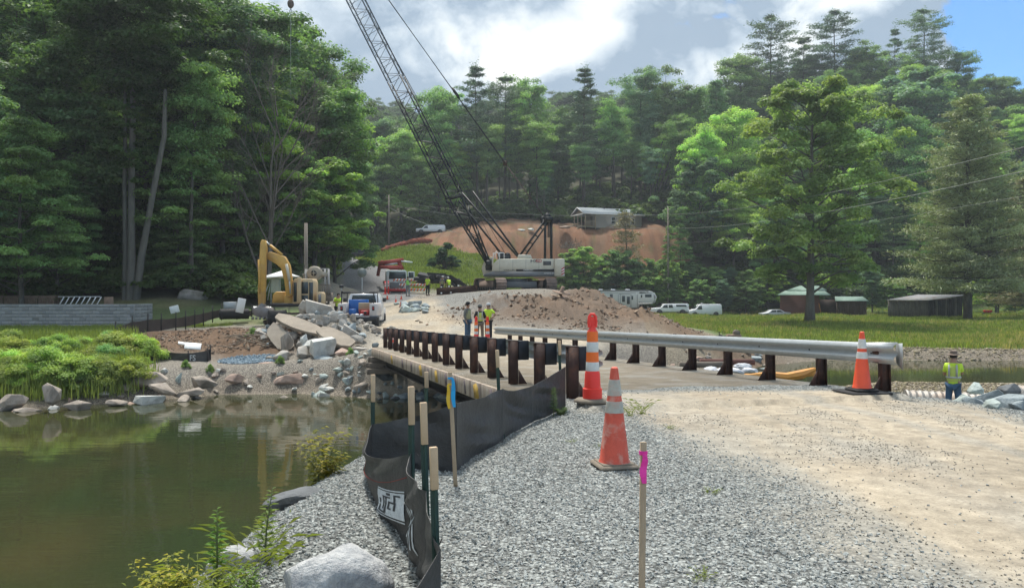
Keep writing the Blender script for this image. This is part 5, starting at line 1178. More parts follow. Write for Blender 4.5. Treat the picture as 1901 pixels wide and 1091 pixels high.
for i in range(4):
    me = hull(850 + i, 11, (1, .8, .6)); me.materials.append(mat('blue_gravel_%s' % 'ab'[i % 2], [(.22, .30, .36), (.34, .42, .47)][i % 2], .9, var=.3, scale=2)); BG.append(me)
q = floor_pts(2600, -14.5, -10.4, 36.4, 39, lambda x, y: gauss(x, y, -12.1, 37.4, 1.5, .9) > .38); n_ = len(q)
scatter('blue_gravel', q + [0, 0, .02], RNG.normal(0, .6, (n_, 3)), .07 + .14 * RNG.random(n_) ** 2, BG, label='patch of blue-grey gravel between the pink rocks', cat='gravel')
# loose debris over the dirt piles and the pad edge
DB = []
for i in range(6):
    me = hull(870 + i, 10, (1, .8, .6)); me.materials.append(mat('clod_%s' % 'abc'[i % 3], [(.31, .20, .13), (.36, .26, .18), (.33, .26, .20)][i % 3], .95, var=.35, scale=2, bump=.3)); DB.append(me)
q = floor_pts(5200, -6, 16, 43.5, 62, lambda x, y: (RNG.random(len(x)) < np.clip((gauss(x, y, 6.0, 51, 5, 6) + .4 * gauss(x, y, 0, 50, 5, 4)) * sstep(-.12, .22, fbm(x * .8, y * .8, 4)), 0, 1))); n_ = len(q)
scatter('dirt_clods', q + [0, 0, .02], RNG.normal(0, .6, (n_, 3)), (.04 + .34 * RNG.random(n_) ** 10), DB, label='clods and broken rock on the spoil heap below the crane', cat='dirt clods')
q = floor_pts(3000, -19, -10, 38, 44, lambda x, y: gauss(x, y, -14.5, 41, 4, 2.2) > .3); n_ = len(q)
scatter('dirt_clods', q + [0, 0, .02], RNG.normal(0, .6, (n_, 3)), (.04 + .2 * RNG.random(n_) ** 6), DB, label='clods on the red mound of the left bank', cat='dirt clods')
# rubble heap: slabs and blocks, each its own thing
def slab(label, p0, p1, wid, th, seed, roll=0.0):
    a = P(*p0); b = P(*p1); c = (a + b) / 2; L = (b - a).length; me = hull(seed, dims=(L, wid, th), bev=.02, box=.05); 
    r = np.random.default_rng(seed); bm = bmesh.new(); n = 12; ring = [(math.cos(t_ * 6.283 / n) , math.sin(t_ * 6.283 / n)) for t_ in range(n)]
    top = []; bot = []
    for (x, y) in ring:
        s_ = max(abs(x), abs(y)) ** -1 * r.uniform(.82, 1.0); X = x * s_ * L / 2; Y = y * s_ * wid / 2
        top.append(bm.verts.new((X, Y, th / 2 + r.normal() * .01))); bot.append(bm.verts.new((X * r.uniform(.88, .98), Y * r.uniform(.85, .98), -th / 2 + r.normal() * .04)))
    bm.faces.new(top); bm.faces.new(bot[::-1])
    for k in range(n): bm.faces.new((top[k], bot[k], bot[(k + 1) % n], top[(k + 1) % n]))
    bmesh.ops.bevel(bm, geom=bm.edges[:], offset=.025, segments=1, affect='EDGES', clamp_overlap=True)
    bmesh.ops.triangulate(bm, faces=bm.faces[:]); bmesh.ops.recalc_face_normals(bm, faces=bm.faces); me = bpy.data.meshes.new('slab'); bm.to_mesh(me); bm.free()
    o = link('concrete_slab', me, mat('slab_concrete', (.40, .34, .27), .95, var=.25, scale=2, bump=.5, bscale=12, stain=(.38, .32, .26), stain_amt=.5)); d = (b - a).normalized()
    o.location = c; o.rotation_euler = (roll, -math.asin(d.z), math.atan2(d.y, d.x)); return tag(o, label, 'concrete slab')
slab('long broken slab lying across the top of the rubble heap', (508, 586, 40.2), (602, 621, 39.0), .85, .20, 11, .45)
slab('tan broken slab sloping down to the right of the rubble heap', (592, 613, 38.9), (660, 644, 37.9), .95, .28, 12, .45)
slab('thin slab resting under the long one at the left', (500, 604, 39.8), (540, 650, 38.6), .9, .16, 13, .7)
BLK = [('pale upright block in the hollow under the slabs', 566, 631, 38.0, 24, 'white', 8, (.7, .6, .95), (.2, .3, .4)), ('large pale faceted block in front of the hollow', 601, 643, 37.4, 42, 'white', 7, (1, .8, .8), (.2, -.1, .5)), ('pale flat block left of the faceted one', 579, 639, 37.9, 36, 'white', 8, (1, .7, .5), (.1, -.2, .2)),
 ('brown broken wall piece on the left flank of the heap', 532, 636, 38.3, 30, 'tan', 9, (.9, .5, 1.4), (.1, .1, .3)), ('grey lump at the top left of the heap', 556, 590, 40.5, 20, 'conc', 1, (1, .9, .95), None), ('blocky lump in the middle of the heap top', 594, 596, 40.6, 34, 'conc', 7, (1, .8, .7), None),
 ('long brown block on the crest of the heap', 590, 574, 41.8, 46, 'conc', 8, (1, .7, .6), (0, .2, .2)), ('rough block on top of the heap', 565, 571, 42, 34, 'conc', 2, (1, .8, .8), None), ('grey block beside the truck tailgate', 622, 592, 41, 28, 'conc', 7, (1, .8, .7), None), ('grey chunk at the right of the heap top', 612, 577, 42, 26, 'conc', 4, (1, .8, .8), None),
 ('pair-topped chunk before the truck bumper', 636, 603, 40.2, 22, 'conc', 3, (1, .9, .9), None), ('blue-grey chunk leaning below the truck bumper', 654, 612, 39.8, 26, 'blue', 8, (.8, .6, 1.1), (.2, .5, .5)), ('long block sliding down under the truck', 650, 618, 39.5, 32, 'conc', 8, (1, .7, .6), (0, .5, .2)), ('tan block at the right foot of the heap', 662, 631, 38.5, 28, 'conc', 5, (1, .9, .9), None),
 ('rounded chunk at the right foot of the heap', 672, 622, 39.2, 22, 'blue', 4, (1, .8, .7), None), ('low block under the faceted one', 640, 655, 37.2, 40, 'pink', 8, (1, .7, .5), None), ('grey lump at the lower left of the heap', 560, 655, 37.4, 40, 'conc', 2, (1, .8, .6), None), ('low grey lump at the foot of the heap', 525, 662, 37.3, 44, 'conc', 3, (1, .8, .5), None), ('flat block at the lower right of the heap', 668, 650, 37.4, 30, 'conc', 9, (1, .7, .4), None), ('lump on the middle of the tan slab', 634, 590, 40.5, 22, 'conc', 2, (1, .8, .7), None)]
for a in BLK: rk(*a, name='concrete_block', cat='concrete block')
for k in range(110):
    u = rr.gauss(0, 1); x = -9.6 + u * 1.7; y = 40.6 + rr.gauss(0, 1.1); s_ = rr.uniform(.22, .62); z = H(x, y)
    rock('rubble_chunk', 'small chunk of broken concrete in the rubble heap', 'rubble', (x, y, z + s_ * .2), (s_, s_ * .8, s_ * rr.uniform(.7, 1.3)), ['conc', 'conc', 'tan', 'blue'][k % 4], rr.randrange(10), (rr.uniform(-.6, .6), rr.uniform(-.6, .6), rr.uniform(0, 6.28)), 'small chunks of the rubble heap')
m = MB()
for k in range(70):
    x = rr.uniform(-13.8, -10.6); y = rr.uniform(38.6, 40.4); z = H(x, y) + .08; a = rr.uniform(0, 3.14); L = rr.uniform(.4, 1.5)
    m.poly([(x, y, z), (x + math.cos(a) * L * .5, y + math.sin(a) * L * .3, z + .1), (x + math.cos(a) * L, y + math.sin(a) * L * .5, z + rr.uniform(-.1, .35))], [.035, .03, .015], 4)
tag(m.build('roots', mat('broken_roots', (.34, .27, .20), .95, var=.4, scale=4)), 'tangle of broken roots and sticks beside the rubble heap', 'roots', kind='stuff')
boulder(15, (1.35, .8, .62), 'boulder', 'grey outcrop boulder at the foot of the left wood', P(358, 552, 58), (0, .1, .2), rmat('outcrop', (.30, .28, .26), (.19, .175, .16), (.09, .10, .06)))
boulder(16, (1.6, 1.0, .70), 'boulder', 'brown outcrop boulder uphill from the grey one', P(432, 537, 61), (0, -.15, .1), rmat('outcrop_brown', (.30, .25, .21), (.20, .16, .13), (.09, .10, .06)))

# ------------------------------------------------------------------ text helper
def text(body, size, mm, parent, loc, rot, name='lettering', ext=.004, sx=1.0):
    c = bpy.data.curves.new(name, 'FONT'); c.body = body; c.size = size; c.extrude = ext; c.align_x = 'LEFT'
    me = baked(bpy.data.objects.new(name, c)); me.materials.clear(); me.materials.append(mm)
    o = bpy.data.objects.new(name, me); COL.objects.link(o); o.parent = parent; o.location = loc; o.rotation_euler = rot; o.scale = (sx, 1, 1); return o
FRONT = (R(90), 0, 0)
BLKP = mat('black_paint', (.02, .02, .022), .5, var=.2, scale=8); REDP = mat('red_paint', (.50, .03, .03), .5, var=.2, scale=8); CREAM = mat('cream_machine_paint', (.60, .56, .45), .55, var=.14, scale=1.2, bump=.05, stain=(.42, .36, .26), stain_scale=1.0, stain_amt=.35)
GREYP = mat('grey_deck_paint', (.16, .17, .18), .6, var=.2, scale=2, stain=(.22, .18, .14), stain_amt=.4); TRK = mat('dusty_track_steel', (.27, .20, .165), .9, .1, var=.3, scale=2, bump=.3, stain=(.16, .12, .10)); BOOMD = mat('black_boom_paint', (.022, .026, .028), .5, .2, var=.3, scale=2)
BOOMG = mat('grey_boom_steel', (.17, .19, .21), .6, .2, var=.3, scale=2); GLASS = mat('dark_glass', (.03, .045, .05), .08, var=.1, scale=1, bump=0); WHC = mat('white_car_paint', (.74, .75, .76), .3, var=.05, scale=2, bump=0, coat=.4, stain=(.60, .58, .54), stain_amt=.2)
YELM = mat('yellow_machine_paint', (.62, .36, .08), .55, var=.2, scale=2, bump=.06, stain=(.40, .24, .10), stain_scale=1.5, stain_amt=.6); STEEL = mat('worn_bucket_steel', (.28, .26, .25), .6, .4, var=.3, scale=3)
# ------------------------------------------------------------------ crawler crane
CD = 68.0; U = CD / F_PX
def cx(px_): return (px_ - CX) * U
def cz(py_): return CAMZ - (py_ - HY) * U
cr = thing('crawler_crane', 'cream crawler crane with a long lattice boom on the gravel mound', 'crane', (0, CD, 0))
def crane_track(x0, y0, nm):
    """one crawler; long axis points towards the camera and right"""
    a = R(24); ax = Vector((math.sin(a), -math.cos(a), 0)); sd = Vector((math.cos(a), math.sin(a), 0)); L = 5.2; hh = 1.12; wd = .92; z0 = 1.60
    t = MB(); q = MB(); prof = []
    N = 44
    for k in range(N):
        f = k / N * (2 * (L - hh) + math.pi * hh); s1 = L - hh
        if f < s1: u, z, ang = -s1 / 2 + f, hh, 0
        elif f < s1 + math.pi * hh / 2: b_ = (f - s1) / (hh / 2); u, z, ang = s1 / 2 + math.sin(b_) * hh / 2, hh / 2 + math.cos(b_) * hh / 2, -b_
        elif f < 2 * s1 + math.pi * hh / 2: u, z, ang = s1 / 2 - (f - s1 - math.pi * hh / 2), 0, math.pi
        else: b_ = (f - 2 * s1 - math.pi * hh / 2) / (hh / 2); u, z, ang = -s1 / 2 - math.sin(b_) * hh / 2, hh / 2 - math.cos(b_) * hh / 2, math.pi - b_
        c = Vector((x0, y0, z0)) + ax * u + Vector((0, 0, z)); n = (ax * -math.sin(ang) * -1 if False else ax * math.sin(-ang)) + Vector((0, 0, math.cos(ang))); tg = (ax * math.cos(ang) + Vector((0, 0, math.sin(ang)))) 
        vs = [c + sd * i * wd / 2 + tg * j * .115 + n * e for i in (-1, 1) for j in (-1, 1) for e in (-.05, .0)]
        t.add(vs, [[0, 1, 3, 2], [4, 6, 7, 5], [0, 4, 5, 1], [2, 3, 7, 6], [0, 2, 6, 4], [1, 5, 7, 3]])
    p = t.build('crawler_track', TRK, cr)
    f_ = MB()
    for sgn in (-1, 1):
        o = sd * sgn * (wd / 2 - .18)
        vs = [Vector((x0, y0, z0)) + o + ax * u + Vector((0, 0, z)) + sd * e for e in (-.05, .05) for (u, z) in ((-2.2, .22), (2.2, .22), (2.3, .6), (1.7, .92), (-1.7, .92), (-2.3, .6))]
        f_.add(vs, [list(range(6)), list(range(6, 12))[::-1]] + [[i, 6 + i, 6 + (i + 1) % 6, (i + 1) % 6] for i in range(6)])
    f_.build('track_frame', TRK, p); g = MB()
    for k in range(9):
        c = Vector((x0, y0, z0 + .20)) + ax * (-2.1 + k * .52); g.tube(c - sd * .38, c + sd * .38, .16, n=10)
    for k in (-2.05, 2.05): c = Vector((x0, y0, z0 + .56)) + ax * k; g.tube(c - sd * .36, c + sd * .36, .46, n=14)
    g.build('rollers', BOOMD, p)
crane_track(cx(909), .3, 0); crane_track(cx(1000), .6, 1)
MB().box((cx(957), .6, 2.15), (3.6, 2.2, .55), bev=.06).lathe([(1.0, 2.4), (1.0, 2.66)], (cx(957), .6, 0)).build('carbody', GREYP, cr)
MB().prism([(cx(900), cz(509)), (cx(914), cz(504.5)), (cx(1034), cz(504.5)), (cx(1034), cz(513.5)), (cx(898), cz(513.5))], 2.9, 'y', .6).build('deck', GREYP, cr)
hs = MB(); hs.prism([(cx(913), cz(504.5) + .02), (cx(916), cz(490)), (cx(926), cz(481)), (cx(1028), cz(481)), (cx(1028), cz(504.5) + .02)], 2.8, 'y', .6).build('house', CREAM, cr, bev=.03)
MB().prism([(cx(960), cz(481) + .01), (cx(962), cz(473)), (cx(985), cz(473)), (cx(988), cz(481) + .01)], 2.0, 'y', .6).build('hood', CREAM, cr, bev=.04)
cw = MB().box((cx(1037.5), .6, (cz(481) + cz(513)) / 2), (cx(1047) - cx(1028) - .02, 3.1, cz(481) - cz(513)), bev=.05).build('counterweight', CREAM, cr)
FY = .6 - 1.40
for k in range(3):
    z = cz(511) + k * .22; MB().prism([(cx(1041), z), (cx(1046.5), z + .14), (cx(1046.5), z + .25), (cx(1041), z + .11)], .01, 'y', .6 - 1.56).build('warning_stripe', REDP if k != 3 else WHT, cw)
MB().box((cx(1043.8), .6 - 1.553, cz(505)), (.25, .006, .68)).build('warning_plate', WHT, cw)
MB().box((cx(993), FY - .006, cz(501.8)), ((1028 - 958) * U, .012, .16)).build('dark_stripe', BLKP, cr)
MB().box((cx(1015), FY - .008, cz(489)), (.65, .016, .34)).build('vent', GREYP, cr)
for k in range(6): MB().box((cx(1015), FY - .018, cz(489) - .14 + k * .055), (.62, .012, .02)).build('vent_slat', BOOMD, cr)
for px_ in (928, 952, 976, 1000): MB().box((cx(px_), FY - .004, cz(493)), (.02, .008, .95)).build('panel_seam', GREYP, cr)
text('HC', .42, BLKP, cr, (cx(984), FY - .01, cz(488)), FRONT, sx=1.25); text('60', .42, REDP, cr, (cx(993.4), FY - .01, cz(488)), FRONT, sx=1.25)
text('AMERICAN', .17, BLKP, cr, (cx(935), FY - .01, cz(503)), FRONT, sx=1.1); text('AMERICAN', .15, WHT, cr, (cx(971), FY - .016, cz(502.9)), FRONT, sx=1.1); text('AMERICAN', .15, WHT, cr, (cx(1009), .6 - 1.46, cz(508.5)), FRONT, sx=1.2)
# cab with its curved side window
cab = MB().prism([(cx(896), cz(511)), (cx(893.5), cz(497)), (cx(897), cz(486)), (cx(904), cz(478)), (cx(914), cz(475)), (cx(917), cz(511))], .95, 'y', 1.7).build('cab', CREAM, cr, bev=.03)
MB().prism([(cx(901), cz(501)), (cx(900), cz(493)), (cx(904), cz(484)), (cx(912), cz(480)), (cx(913), cz(501))], .02, 'y', 1.2).build('cab_window', GLASS, cab)
m = MB()
for px_ in (906, 910, 918, 926): m.tube((cx(px_ + 10), -.6, cz(481)), (cx(px_ + 10), -.6, cz(470)), .025, n=5)
m.tube((cx(916), -.6, cz(470)), (cx(936), -.6, cz(470)), .025, n=5)
m.poly([(cx(914), -.75, cz(492)), (cx(917), -.75, cz(474)), (cx(922), -.75, cz(467)), (cx(926), -.75, cz(472)), (cx(927), -.75, cz(481))], .035, 5); m.build('handrail', WHT, cr)
m = MB(); m.tube((cx(930), -.2, cz(474)), (cx(930), 1.4, cz(474)), .32, n=14).tube((cx(942), -.2, cz(475)), (cx(942), 1.4, cz(475)), .28, n=14); m.box((cx(936), .6, cz(478)), (1.1, 1.9, .3)); m.build('winch_drum', BOOMD, cr)
# lattice boom
B0 = Vector((cx(907), .6, cz(489))); BT = Vector((cx(536), .6, cz(-246))); bd = (BT - B0).normalized(); BLn = (BT - B0).length
sideY = Vector((.20, 1, .10)); sideY = (sideY - bd * sideY.dot(bd)).normalized(); upV = bd.cross(sideY).normalized()
def bpt(s_, i, j): 
    w_ = .62 * min(1, .10 + s_ / 6.2) if s_ < 6 else (.62 if s_ < BLn - 3 else .62 * max(.3, (BLn - s_) / 3)); wy = .55 if s_ > 6 else .55 * (.75 + .25 * s_ / 6)
    return B0 + bd * s_ + upV * w_ * j + sideY * wy * i
def sect(name, s0, s1, n, mm, rc, rl):
    m = MB()
    for i in (-1, 1):
        for j in (-1, 1):
            m.poly([bpt(s0, i, j), bpt(min(6, s1) if s0 < 6 else (s0 + s1) / 2, i, j), bpt(s1, i, j)], rc, 6)
    p = m.build('boom_chord', mm, cr); q = MB(); st = (s1 - s0) / n
    for k in range(n):
        a, b = s0 + k * st, s0 + (k + 1) * st; fl_ = 1 if k % 2 else -1
        for j in (-1, 1): q.tube(bpt(a, fl_, j), bpt(b, -fl_, j), rl, n=4)
        for i in (-1, 1): q.tube(bpt(a, i, fl_), bpt(b, i, -fl_), rl, n=4)
        if k % 2 == 0:
            for i in (-1, 1): q.tube(bpt(a, i, -1), bpt(a, i, 1), rl, n=4)
            for j in (-1, 1): q.tube(bpt(a, -1, j), bpt(a, 1, j), rl, n=4)
    q.build('boom_lacing', mm, p)
sect('lower', .0, 6.4, 6, BOOMD, .075, .035); sect('middle', 6.5, 17.5, 14, BOOMD, .062, .026); sect('upper', 17.6, BLn, 26, BOOMG, .058, .022)
m = MB(); c = bpt(6.45, 0, 0)
for i in (-1, 1): m.bar(bpt(6.1, i * 1.35, -1.15), bpt(6.5, i * 1.35, 1.15), .12)
for j in (-1, 1): m.bar(bpt(6.2, -1.4, j * 1.1), bpt(6.2, 1.4, j * 1.1), .14); m.bar(bpt(6.7, -1.1, j), bpt(6.7, 1.1, j), .10)
m.build('boom_joint', BOOMD, cr)
MB().box(tuple(B0), (.5, 1.7, .5), bev=.05).bar(tuple(B0 + bd * .2 - Vector((0, 0, .0))), tuple(B0 + bd * 2.4), .30, .30).build('boom_foot', BOOMD, cr)
MB().tube(tuple(BT - sideY * .5), tuple(BT + sideY * .5), .45, n=16).build('head_sheave', BOOMD, cr)
m = MB()
for yy, x0, xt, yt in ((-.55, 962, 857, 357), (.9, 966, 876, 352), (-.3, 936, 851, 371)): m.tube((cx(x0), .6 + yy * .6, cz(477)), (cx(xt), .6 + yy * .6, cz(yt)), .085, .075, n=8)
m.build('backstop', BOOMD, cr)
m = MB()
for yy in (-.65, .65):
    m.bar((cx(962), .6 + yy, cz(478)), (cx(1013), .6 + yy * .8, cz(407)), .15); m.bar((cx(972), .6 + yy, cz(478)), (cx(1018), .6 + yy * .8, cz(412)), .12)
    m.bar((cx(1012), .6 + yy, cz(480)), (cx(1013), .6 + yy, cz(408)), .16); m.bar((cx(1024), .6 + yy, cz(480)), (cx(1024), .6 + yy, cz(410)), .16)
for k in range(5): f = k / 5; m.bar((cx(962 + 51 * f), -.05, cz(478 - 71 * f)), (cx(972 + 46 * f), 1.25, cz(478 - 66 * f)), .08)
m.box((cx(1018), .6, cz(406)), (.75, 1.7, .30)); m.bar((cx(1010), .6, cz(412)), (cx(1008), .6, cz(400)), .3, .5); m.build('gantry', BOOMD, cr)
MB().tube((cx(1016), -.2, cz(402)), (cx(1016), 1.4, cz(402)), .30, n=12).tube((cx(1010), .0, cz(412)), (cx(1010), 1.2, cz(412)), .22, n=12).build('gantry_sheave', BOOMD, cr)
MB().bar((cx(1019), .5, cz(440)), (cx(1019), .5, cz(412)), .20).build('gantry_cylinder', TRK, cr)
top = Vector((cx(1013), .6, cz(404))); sp_ = top.lerp(BT, .158)
m = MB()
for k in (-.35, 0, .35): m.tube(top + Vector((0, k, 0)), sp_ + Vector((0, k, 0)), .015, n=4)
m.box(tuple(sp_), (.34, .8, .3)); m.build('bridle', mat('rusty_bridle', (.09, .06, .045), .8, var=.3), cr)
m = MB(); mid_ = sp_.lerp(BT, .22)
for k in (-.45, .45): m.tube(sp_ + Vector((0, k, 0)), BT + sideY * k - upV * .3 * 0 + Vector((.25, 0, .35)), .030, n=5); m.tube(mid_ + Vector((.1, k, .1)), mid_ + Vector((.1, k, .1)) + (BT - sp_).normalized() * .9, .09, n=6)
m.tube((cx(942), .6, cz(478)), tuple(BT + Vector((-.1, 0, 0))), .018, n=4); m.tube((cx(930), .7, cz(478)), tuple(BT + Vector((.35, 0, .2))), .016, n=4); m.build('pendant_cable', BOOMD, cr)
hx = cx(536); hk = thing('hook_ball', 'rusty headache ball and chain hanging from the boom tip at the top of the view', 'hook', (hx, CD + .6, cz(3)))
bm_ = MB(); bm_.lathe([(.03, .42), (.12, .36), (.24, .2), (.28, 0), (.24, -.2), (.12, -.34), (.05, -.4)], n=16); bm_.build('ball', mat('hook_brown', (.16, .11, .09), .7, var=.3), hk, True)
MB().tube((0, 0, .4), (0, 0, BT.z - cz(3)), .02, n=5).build('hoist_line', BOOMD, hk)
m = MB(); m.poly([(0, 0, -.4), (.1, 0, -.62), (0, 0, -.85), (-.1, 0, -.65), (0, 0, -.42)], .035, 6)
for k in range(26): z = -.9 - k * .11; m.poly([(0, 0, z), (.035, 0, z - .06), (0, 0, z - .13), (-.035, 0, z - .06), (0, 0, z)] if k % 2 else [(0, 0, z), (0, .035, z - .06), (0, 0, z - .13), (0, -.035, z - .06), (0, 0, z)], .012, 4)
m.tube((0, 0, -3.7), (0, 0, -8.0), .012, n=4); m.build('chain', GALV, hk)
# ------------------------------------------------------------------ vehicles
TYRE = mat('tyre_rubber', (.022, .022, .023), .9, var=.3, scale=6); RIM = mat('wheel_rim', (.42, .42, .42), .4, .7, var=.2, scale=5); LAMPR = mat('red_lens', (.45, .02, .02), .25, var=.1); LAMPW = mat('clear_lens', (.62, .62, .58), .15, var=.1)
SILV = mat('silver_car_paint', (.42, .44, .46), .35, .3, var=.1, scale=2, bump=0); DKC = mat('dark_car_paint', (.03, .035, .045), .3, .2, var=.1, scale=2, bump=0, coat=.5)
def wheel(par, x, y, z, r, w_, nm='wheel'):
    p = MB().at((x, y, z)).lathe([(r * .62, -w_ / 2), (r * .93, -w_ / 2), (r, -w_ * .3), (r, w_ * .3), (r * .93, w_ / 2), (r * .62, w_ / 2)], n=20, axis='y').build(nm, TYRE, par)
    MB().at((x, y, z)).lathe([(r * .6, -w_ / 2 - .008), (r * .55, -w_ / 2 - .012), (r * .2, -w_ / 2 + .02), (r * .2, w_ / 2 - .02), (r * .55, w_ / 2 + .012), (r * .6, w_ / 2 + .008)], n=14, axis='y').build('rim', RIM, p); return p
def car(name, label, cat, loc, rz, prof, belt, wid, wheels, r, paint, wins, lights, group=None, tum=.12, extra=None):
    """prof: closed side outline (x forward = -, z); belt: z above which the sides lean in"""
    t = thing(name, label, cat, loc, rz, group); zt = max(p[1] for p in prof); m = MB(); n = len(prof); vs = []
    for s_ in (-1, 1):
        for (x, z) in prof: k = max(0, (z - belt) / (zt - belt)); vs.append((x, s_ * (wid / 2 - tum * k - (.04 if z < .4 else 0)), z))
    m.add(vs, [list(range(n)), list(range(n, 2 * n))[::-1]] + [[i, n + i, n + (i + 1) % n, (i + 1) % n] for i in range(n)])
    b = m.build('body', paint, t, bev=.035)
    for w_ in wins:
        q = MB(); nv = len(w_)
        for s_ in (-1, 1):
            vs = []
            for e in (-.03, .006):
                for (x, z) in w_: k = max(0, (z - belt) / (zt - belt)); vs.append((x, s_ * (wid / 2 - tum * k + e), z))
            q.add(vs, [list(range(nv)), list(range(nv, 2 * nv))[::-1]] + [[i, nv + i, nv + (i + 1) % nv, (i + 1) % nv] for i in range(nv)])
        q.build('side_window', GLASS, t)
    for (pa, pb) in extra or []:       # windscreen / rear glass: strip between two outline points, set proud
        d = Vector((pb[0] - pa[0], 0, pb[1] - pa[1])).normalized(); nrm = Vector((d.z, 0, -d.x)); nrm = nrm if nrm.z > 0 else -nrm; q = MB(); vs = []
        for e in (-.02, .008):
            for (p_, s_) in ((pa, -1), (pb, -1), (pb, 1), (pa, 1)): k = max(0, (p_[1] - belt) / (zt - belt)); v = Vector((p_[0], s_ * (wid / 2 - tum * k - .10), p_[1])) + nrm * e; vs.append(v)
        q.add(vs, [[0, 1, 2, 3], [7, 6, 5, 4], [0, 4, 5, 1], [1, 5, 6, 2], [2, 6, 7, 3], [3, 7, 4, 0]]).build('windscreen', GLASS, t)
    for x in wheels:
        for s_ in (-1, 1): wheel(t, x, s_ * (wid / 2 - .13), r, r, .24)
        for s_ in (-1, 1): MB().at((x, s_ * (wid / 2 - .02), r)).lathe([(r * 1.22, -.03), (r * 1.22, .028)], n=18, axis='y').build('wheel_arch', BLKP, t)
    for (x, z, w_, h_, mm) in lights:
        for s_ in (-1, 1): MB().box((x, s_ * (wid / 2 - .22), z), (.05, w_, h_), bev=.01).build('light', mm, t)
    MB().box((min(p[0] for p in prof) - .02, 0, .50), (.10, wid - .1, .18), bev=.03).build('bumper', GREYP, t); MB().box((max(p[0] for p in prof) + .02, 0, .50), (.10, wid - .1, .18), bev=.03).build('bumper', GREYP, t)
    return t
def gl_(px_, d, dz=0): x = XW(px_, d); return (x, d, H(x, d) + dz)
VAN = [(-2.75, .45), (-2.75, .85), (-2.62, 1.05), (-1.75, 1.22), (-1.0, 1.95), (-.7, 2.05), (2.55, 2.08), (2.75, 1.9), (2.8, .9), (2.75, .42)]
van_ = car('parked_van', 'white cargo van parked on the meadow track', 'van', gl_(1306, 132), .10, VAN, 1.2, 2.0, (-1.75, 1.75), .38, WHC, [[(-1.45, 1.25), (-.98, 1.80), (-.55, 1.82), (-.55, 1.25)]], [(-2.74, .85, .25, .2, LAMPW), (2.80, 1.0, .15, .4, LAMPR)], extra=[((-1.68, 1.3), (-1.08, 1.88))], tum=.22)
MB().lathe([(.30, 2.12), (.26, 2.2), (.1, 2.22)], (-.3, 0, 0), n=10).build('roof_vent', SILV, van_)
PKP = [(-2.95, .5), (-2.95, 1.0), (-2.8, 1.12), (-1.75, 1.2), (-1.1, 1.75), (-.9, 1.82), (2.75, 1.86), (2.95, 1.7), (2.98, .55)]
car('parked_pickup', 'white crew-cab pickup with a matching bed cap beside the camper', 'pickup truck', gl_(1243, 132), .06, PKP, 1.15, 2.0, (-1.9, 1.9), .42, WHC, [[(-1.45, 1.2), (-1.05, 1.66), (-.55, 1.68), (-.5, 1.2)], [(-.38, 1.2), (-.38, 1.68), (.25, 1.68), (.35, 1.2)], [(.85, 1.38), (.85, 1.68), (2.4, 1.68), (2.6, 1.38)]], [(-2.94, .9, .3, .22, LAMPW), (2.98, 1.1, .15, .4, LAMPR)], extra=[((-1.72, 1.25), (-1.15, 1.70))], tum=.2)
SUV = [(-2.3, .45), (-2.3, .95), (-2.1, 1.05), (-1.2, 1.15), (-.6, 1.62), (-.3, 1.7), (2.0, 1.7), (2.3, 1.3), (2.3, .45)]
car('parked_suv', 'light grey hatchback-shaped car on the lane cut by the right edge', 'car', gl_(1895, 148), .15 + math.pi, SUV, 1.05, 1.85, (-1.4, 1.4), .36, SILV, [[(-1.0, 1.1), (-.6, 1.55), (.4, 1.58), (.4, 1.1)], [(.5, 1.1), (.5, 1.58), (1.8, 1.55), (2.0, 1.1)]], [(-2.3, .8, .3, .2, LAMPW), (2.3, 1.0, .2, .25, LAMPR)], extra=[((2.28, 1.3), (2.05, 1.65))])
SED = [(-2.3, .4), (-2.3, .8), (-1.3, .95), (-.7, 1.35), (.7, 1.38), (1.4, 1.0), (2.3, .92), (2.3, .4)]
car('junk_car', 'old silver car half sunk in the grass left of the red barn', 'car', gl_(1438, 128, -.15), 0, SED, .9, 1.75, (-1.4, 1.4), .33, SILV, [[(-.95, .98), (-.6, 1.28), (.0, 1.3), (.0, .98)], [(.1, .98), (.1, 1.3), (.65, 1.3), (1.1, .98)]], [(-2.3, .7, .3, .15, LAMPW)])
car('junk_car', 'second pale wreck against the corner of the red barn', 'car', gl_(1458, 129, -.3), .3, SED, .9, 1.75, (-1.4, 1.4), .33, SILV, [[(-.95, .98), (-.6, 1.28), (.65, 1.3), (1.1, .98)]], [(-2.3, .7, .3, .15, LAMPW)])
def up_at(px_, py_, d): p = P(px_, py_, d); return (p.x, p.y, p.z)
def ground_hit(px_, py_, d0, d1):
    """first distance at which the sight line through a pixel meets the ground"""
    d = np.linspace(d0, d1, 260); x = (px_ - CX) / F_PX * d; z = height(x, d); k = z >= CAMZ - (py_ - HY) / F_PX * d; i = int(np.argmax(k)) if k.any() else 259
    return (float(x[i]), float(d[i]), float(z[i]))
car('parked_car', 'dark car parked on the grass above the asphalt road', 'car', ground_hit(674, 480, 110, 210), .1, SUV, 1.05, 1.85, (-1.4, 1.4), .36, DKC, [[(-1.0, 1.1), (-.6, 1.55), (.4, 1.58), (.4, 1.1)], [(.5, 1.1), (.5, 1.58), (1.8, 1.55), (2.0, 1.1)]], [(-2.3, .8, .3, .2, LAMPW)])
car('parked_pickup', 'white pickup partly hidden behind the round evergreen on the slope', 'pickup truck', ground_hit(800, 447, 165, 215), .0, PKP, 1.15, 2.0, (-1.9, 1.9), .42, WHC, [[(-1.45, 1.2), (-1.05, 1.66), (-.55, 1.68), (-.5, 1.2)]], [])
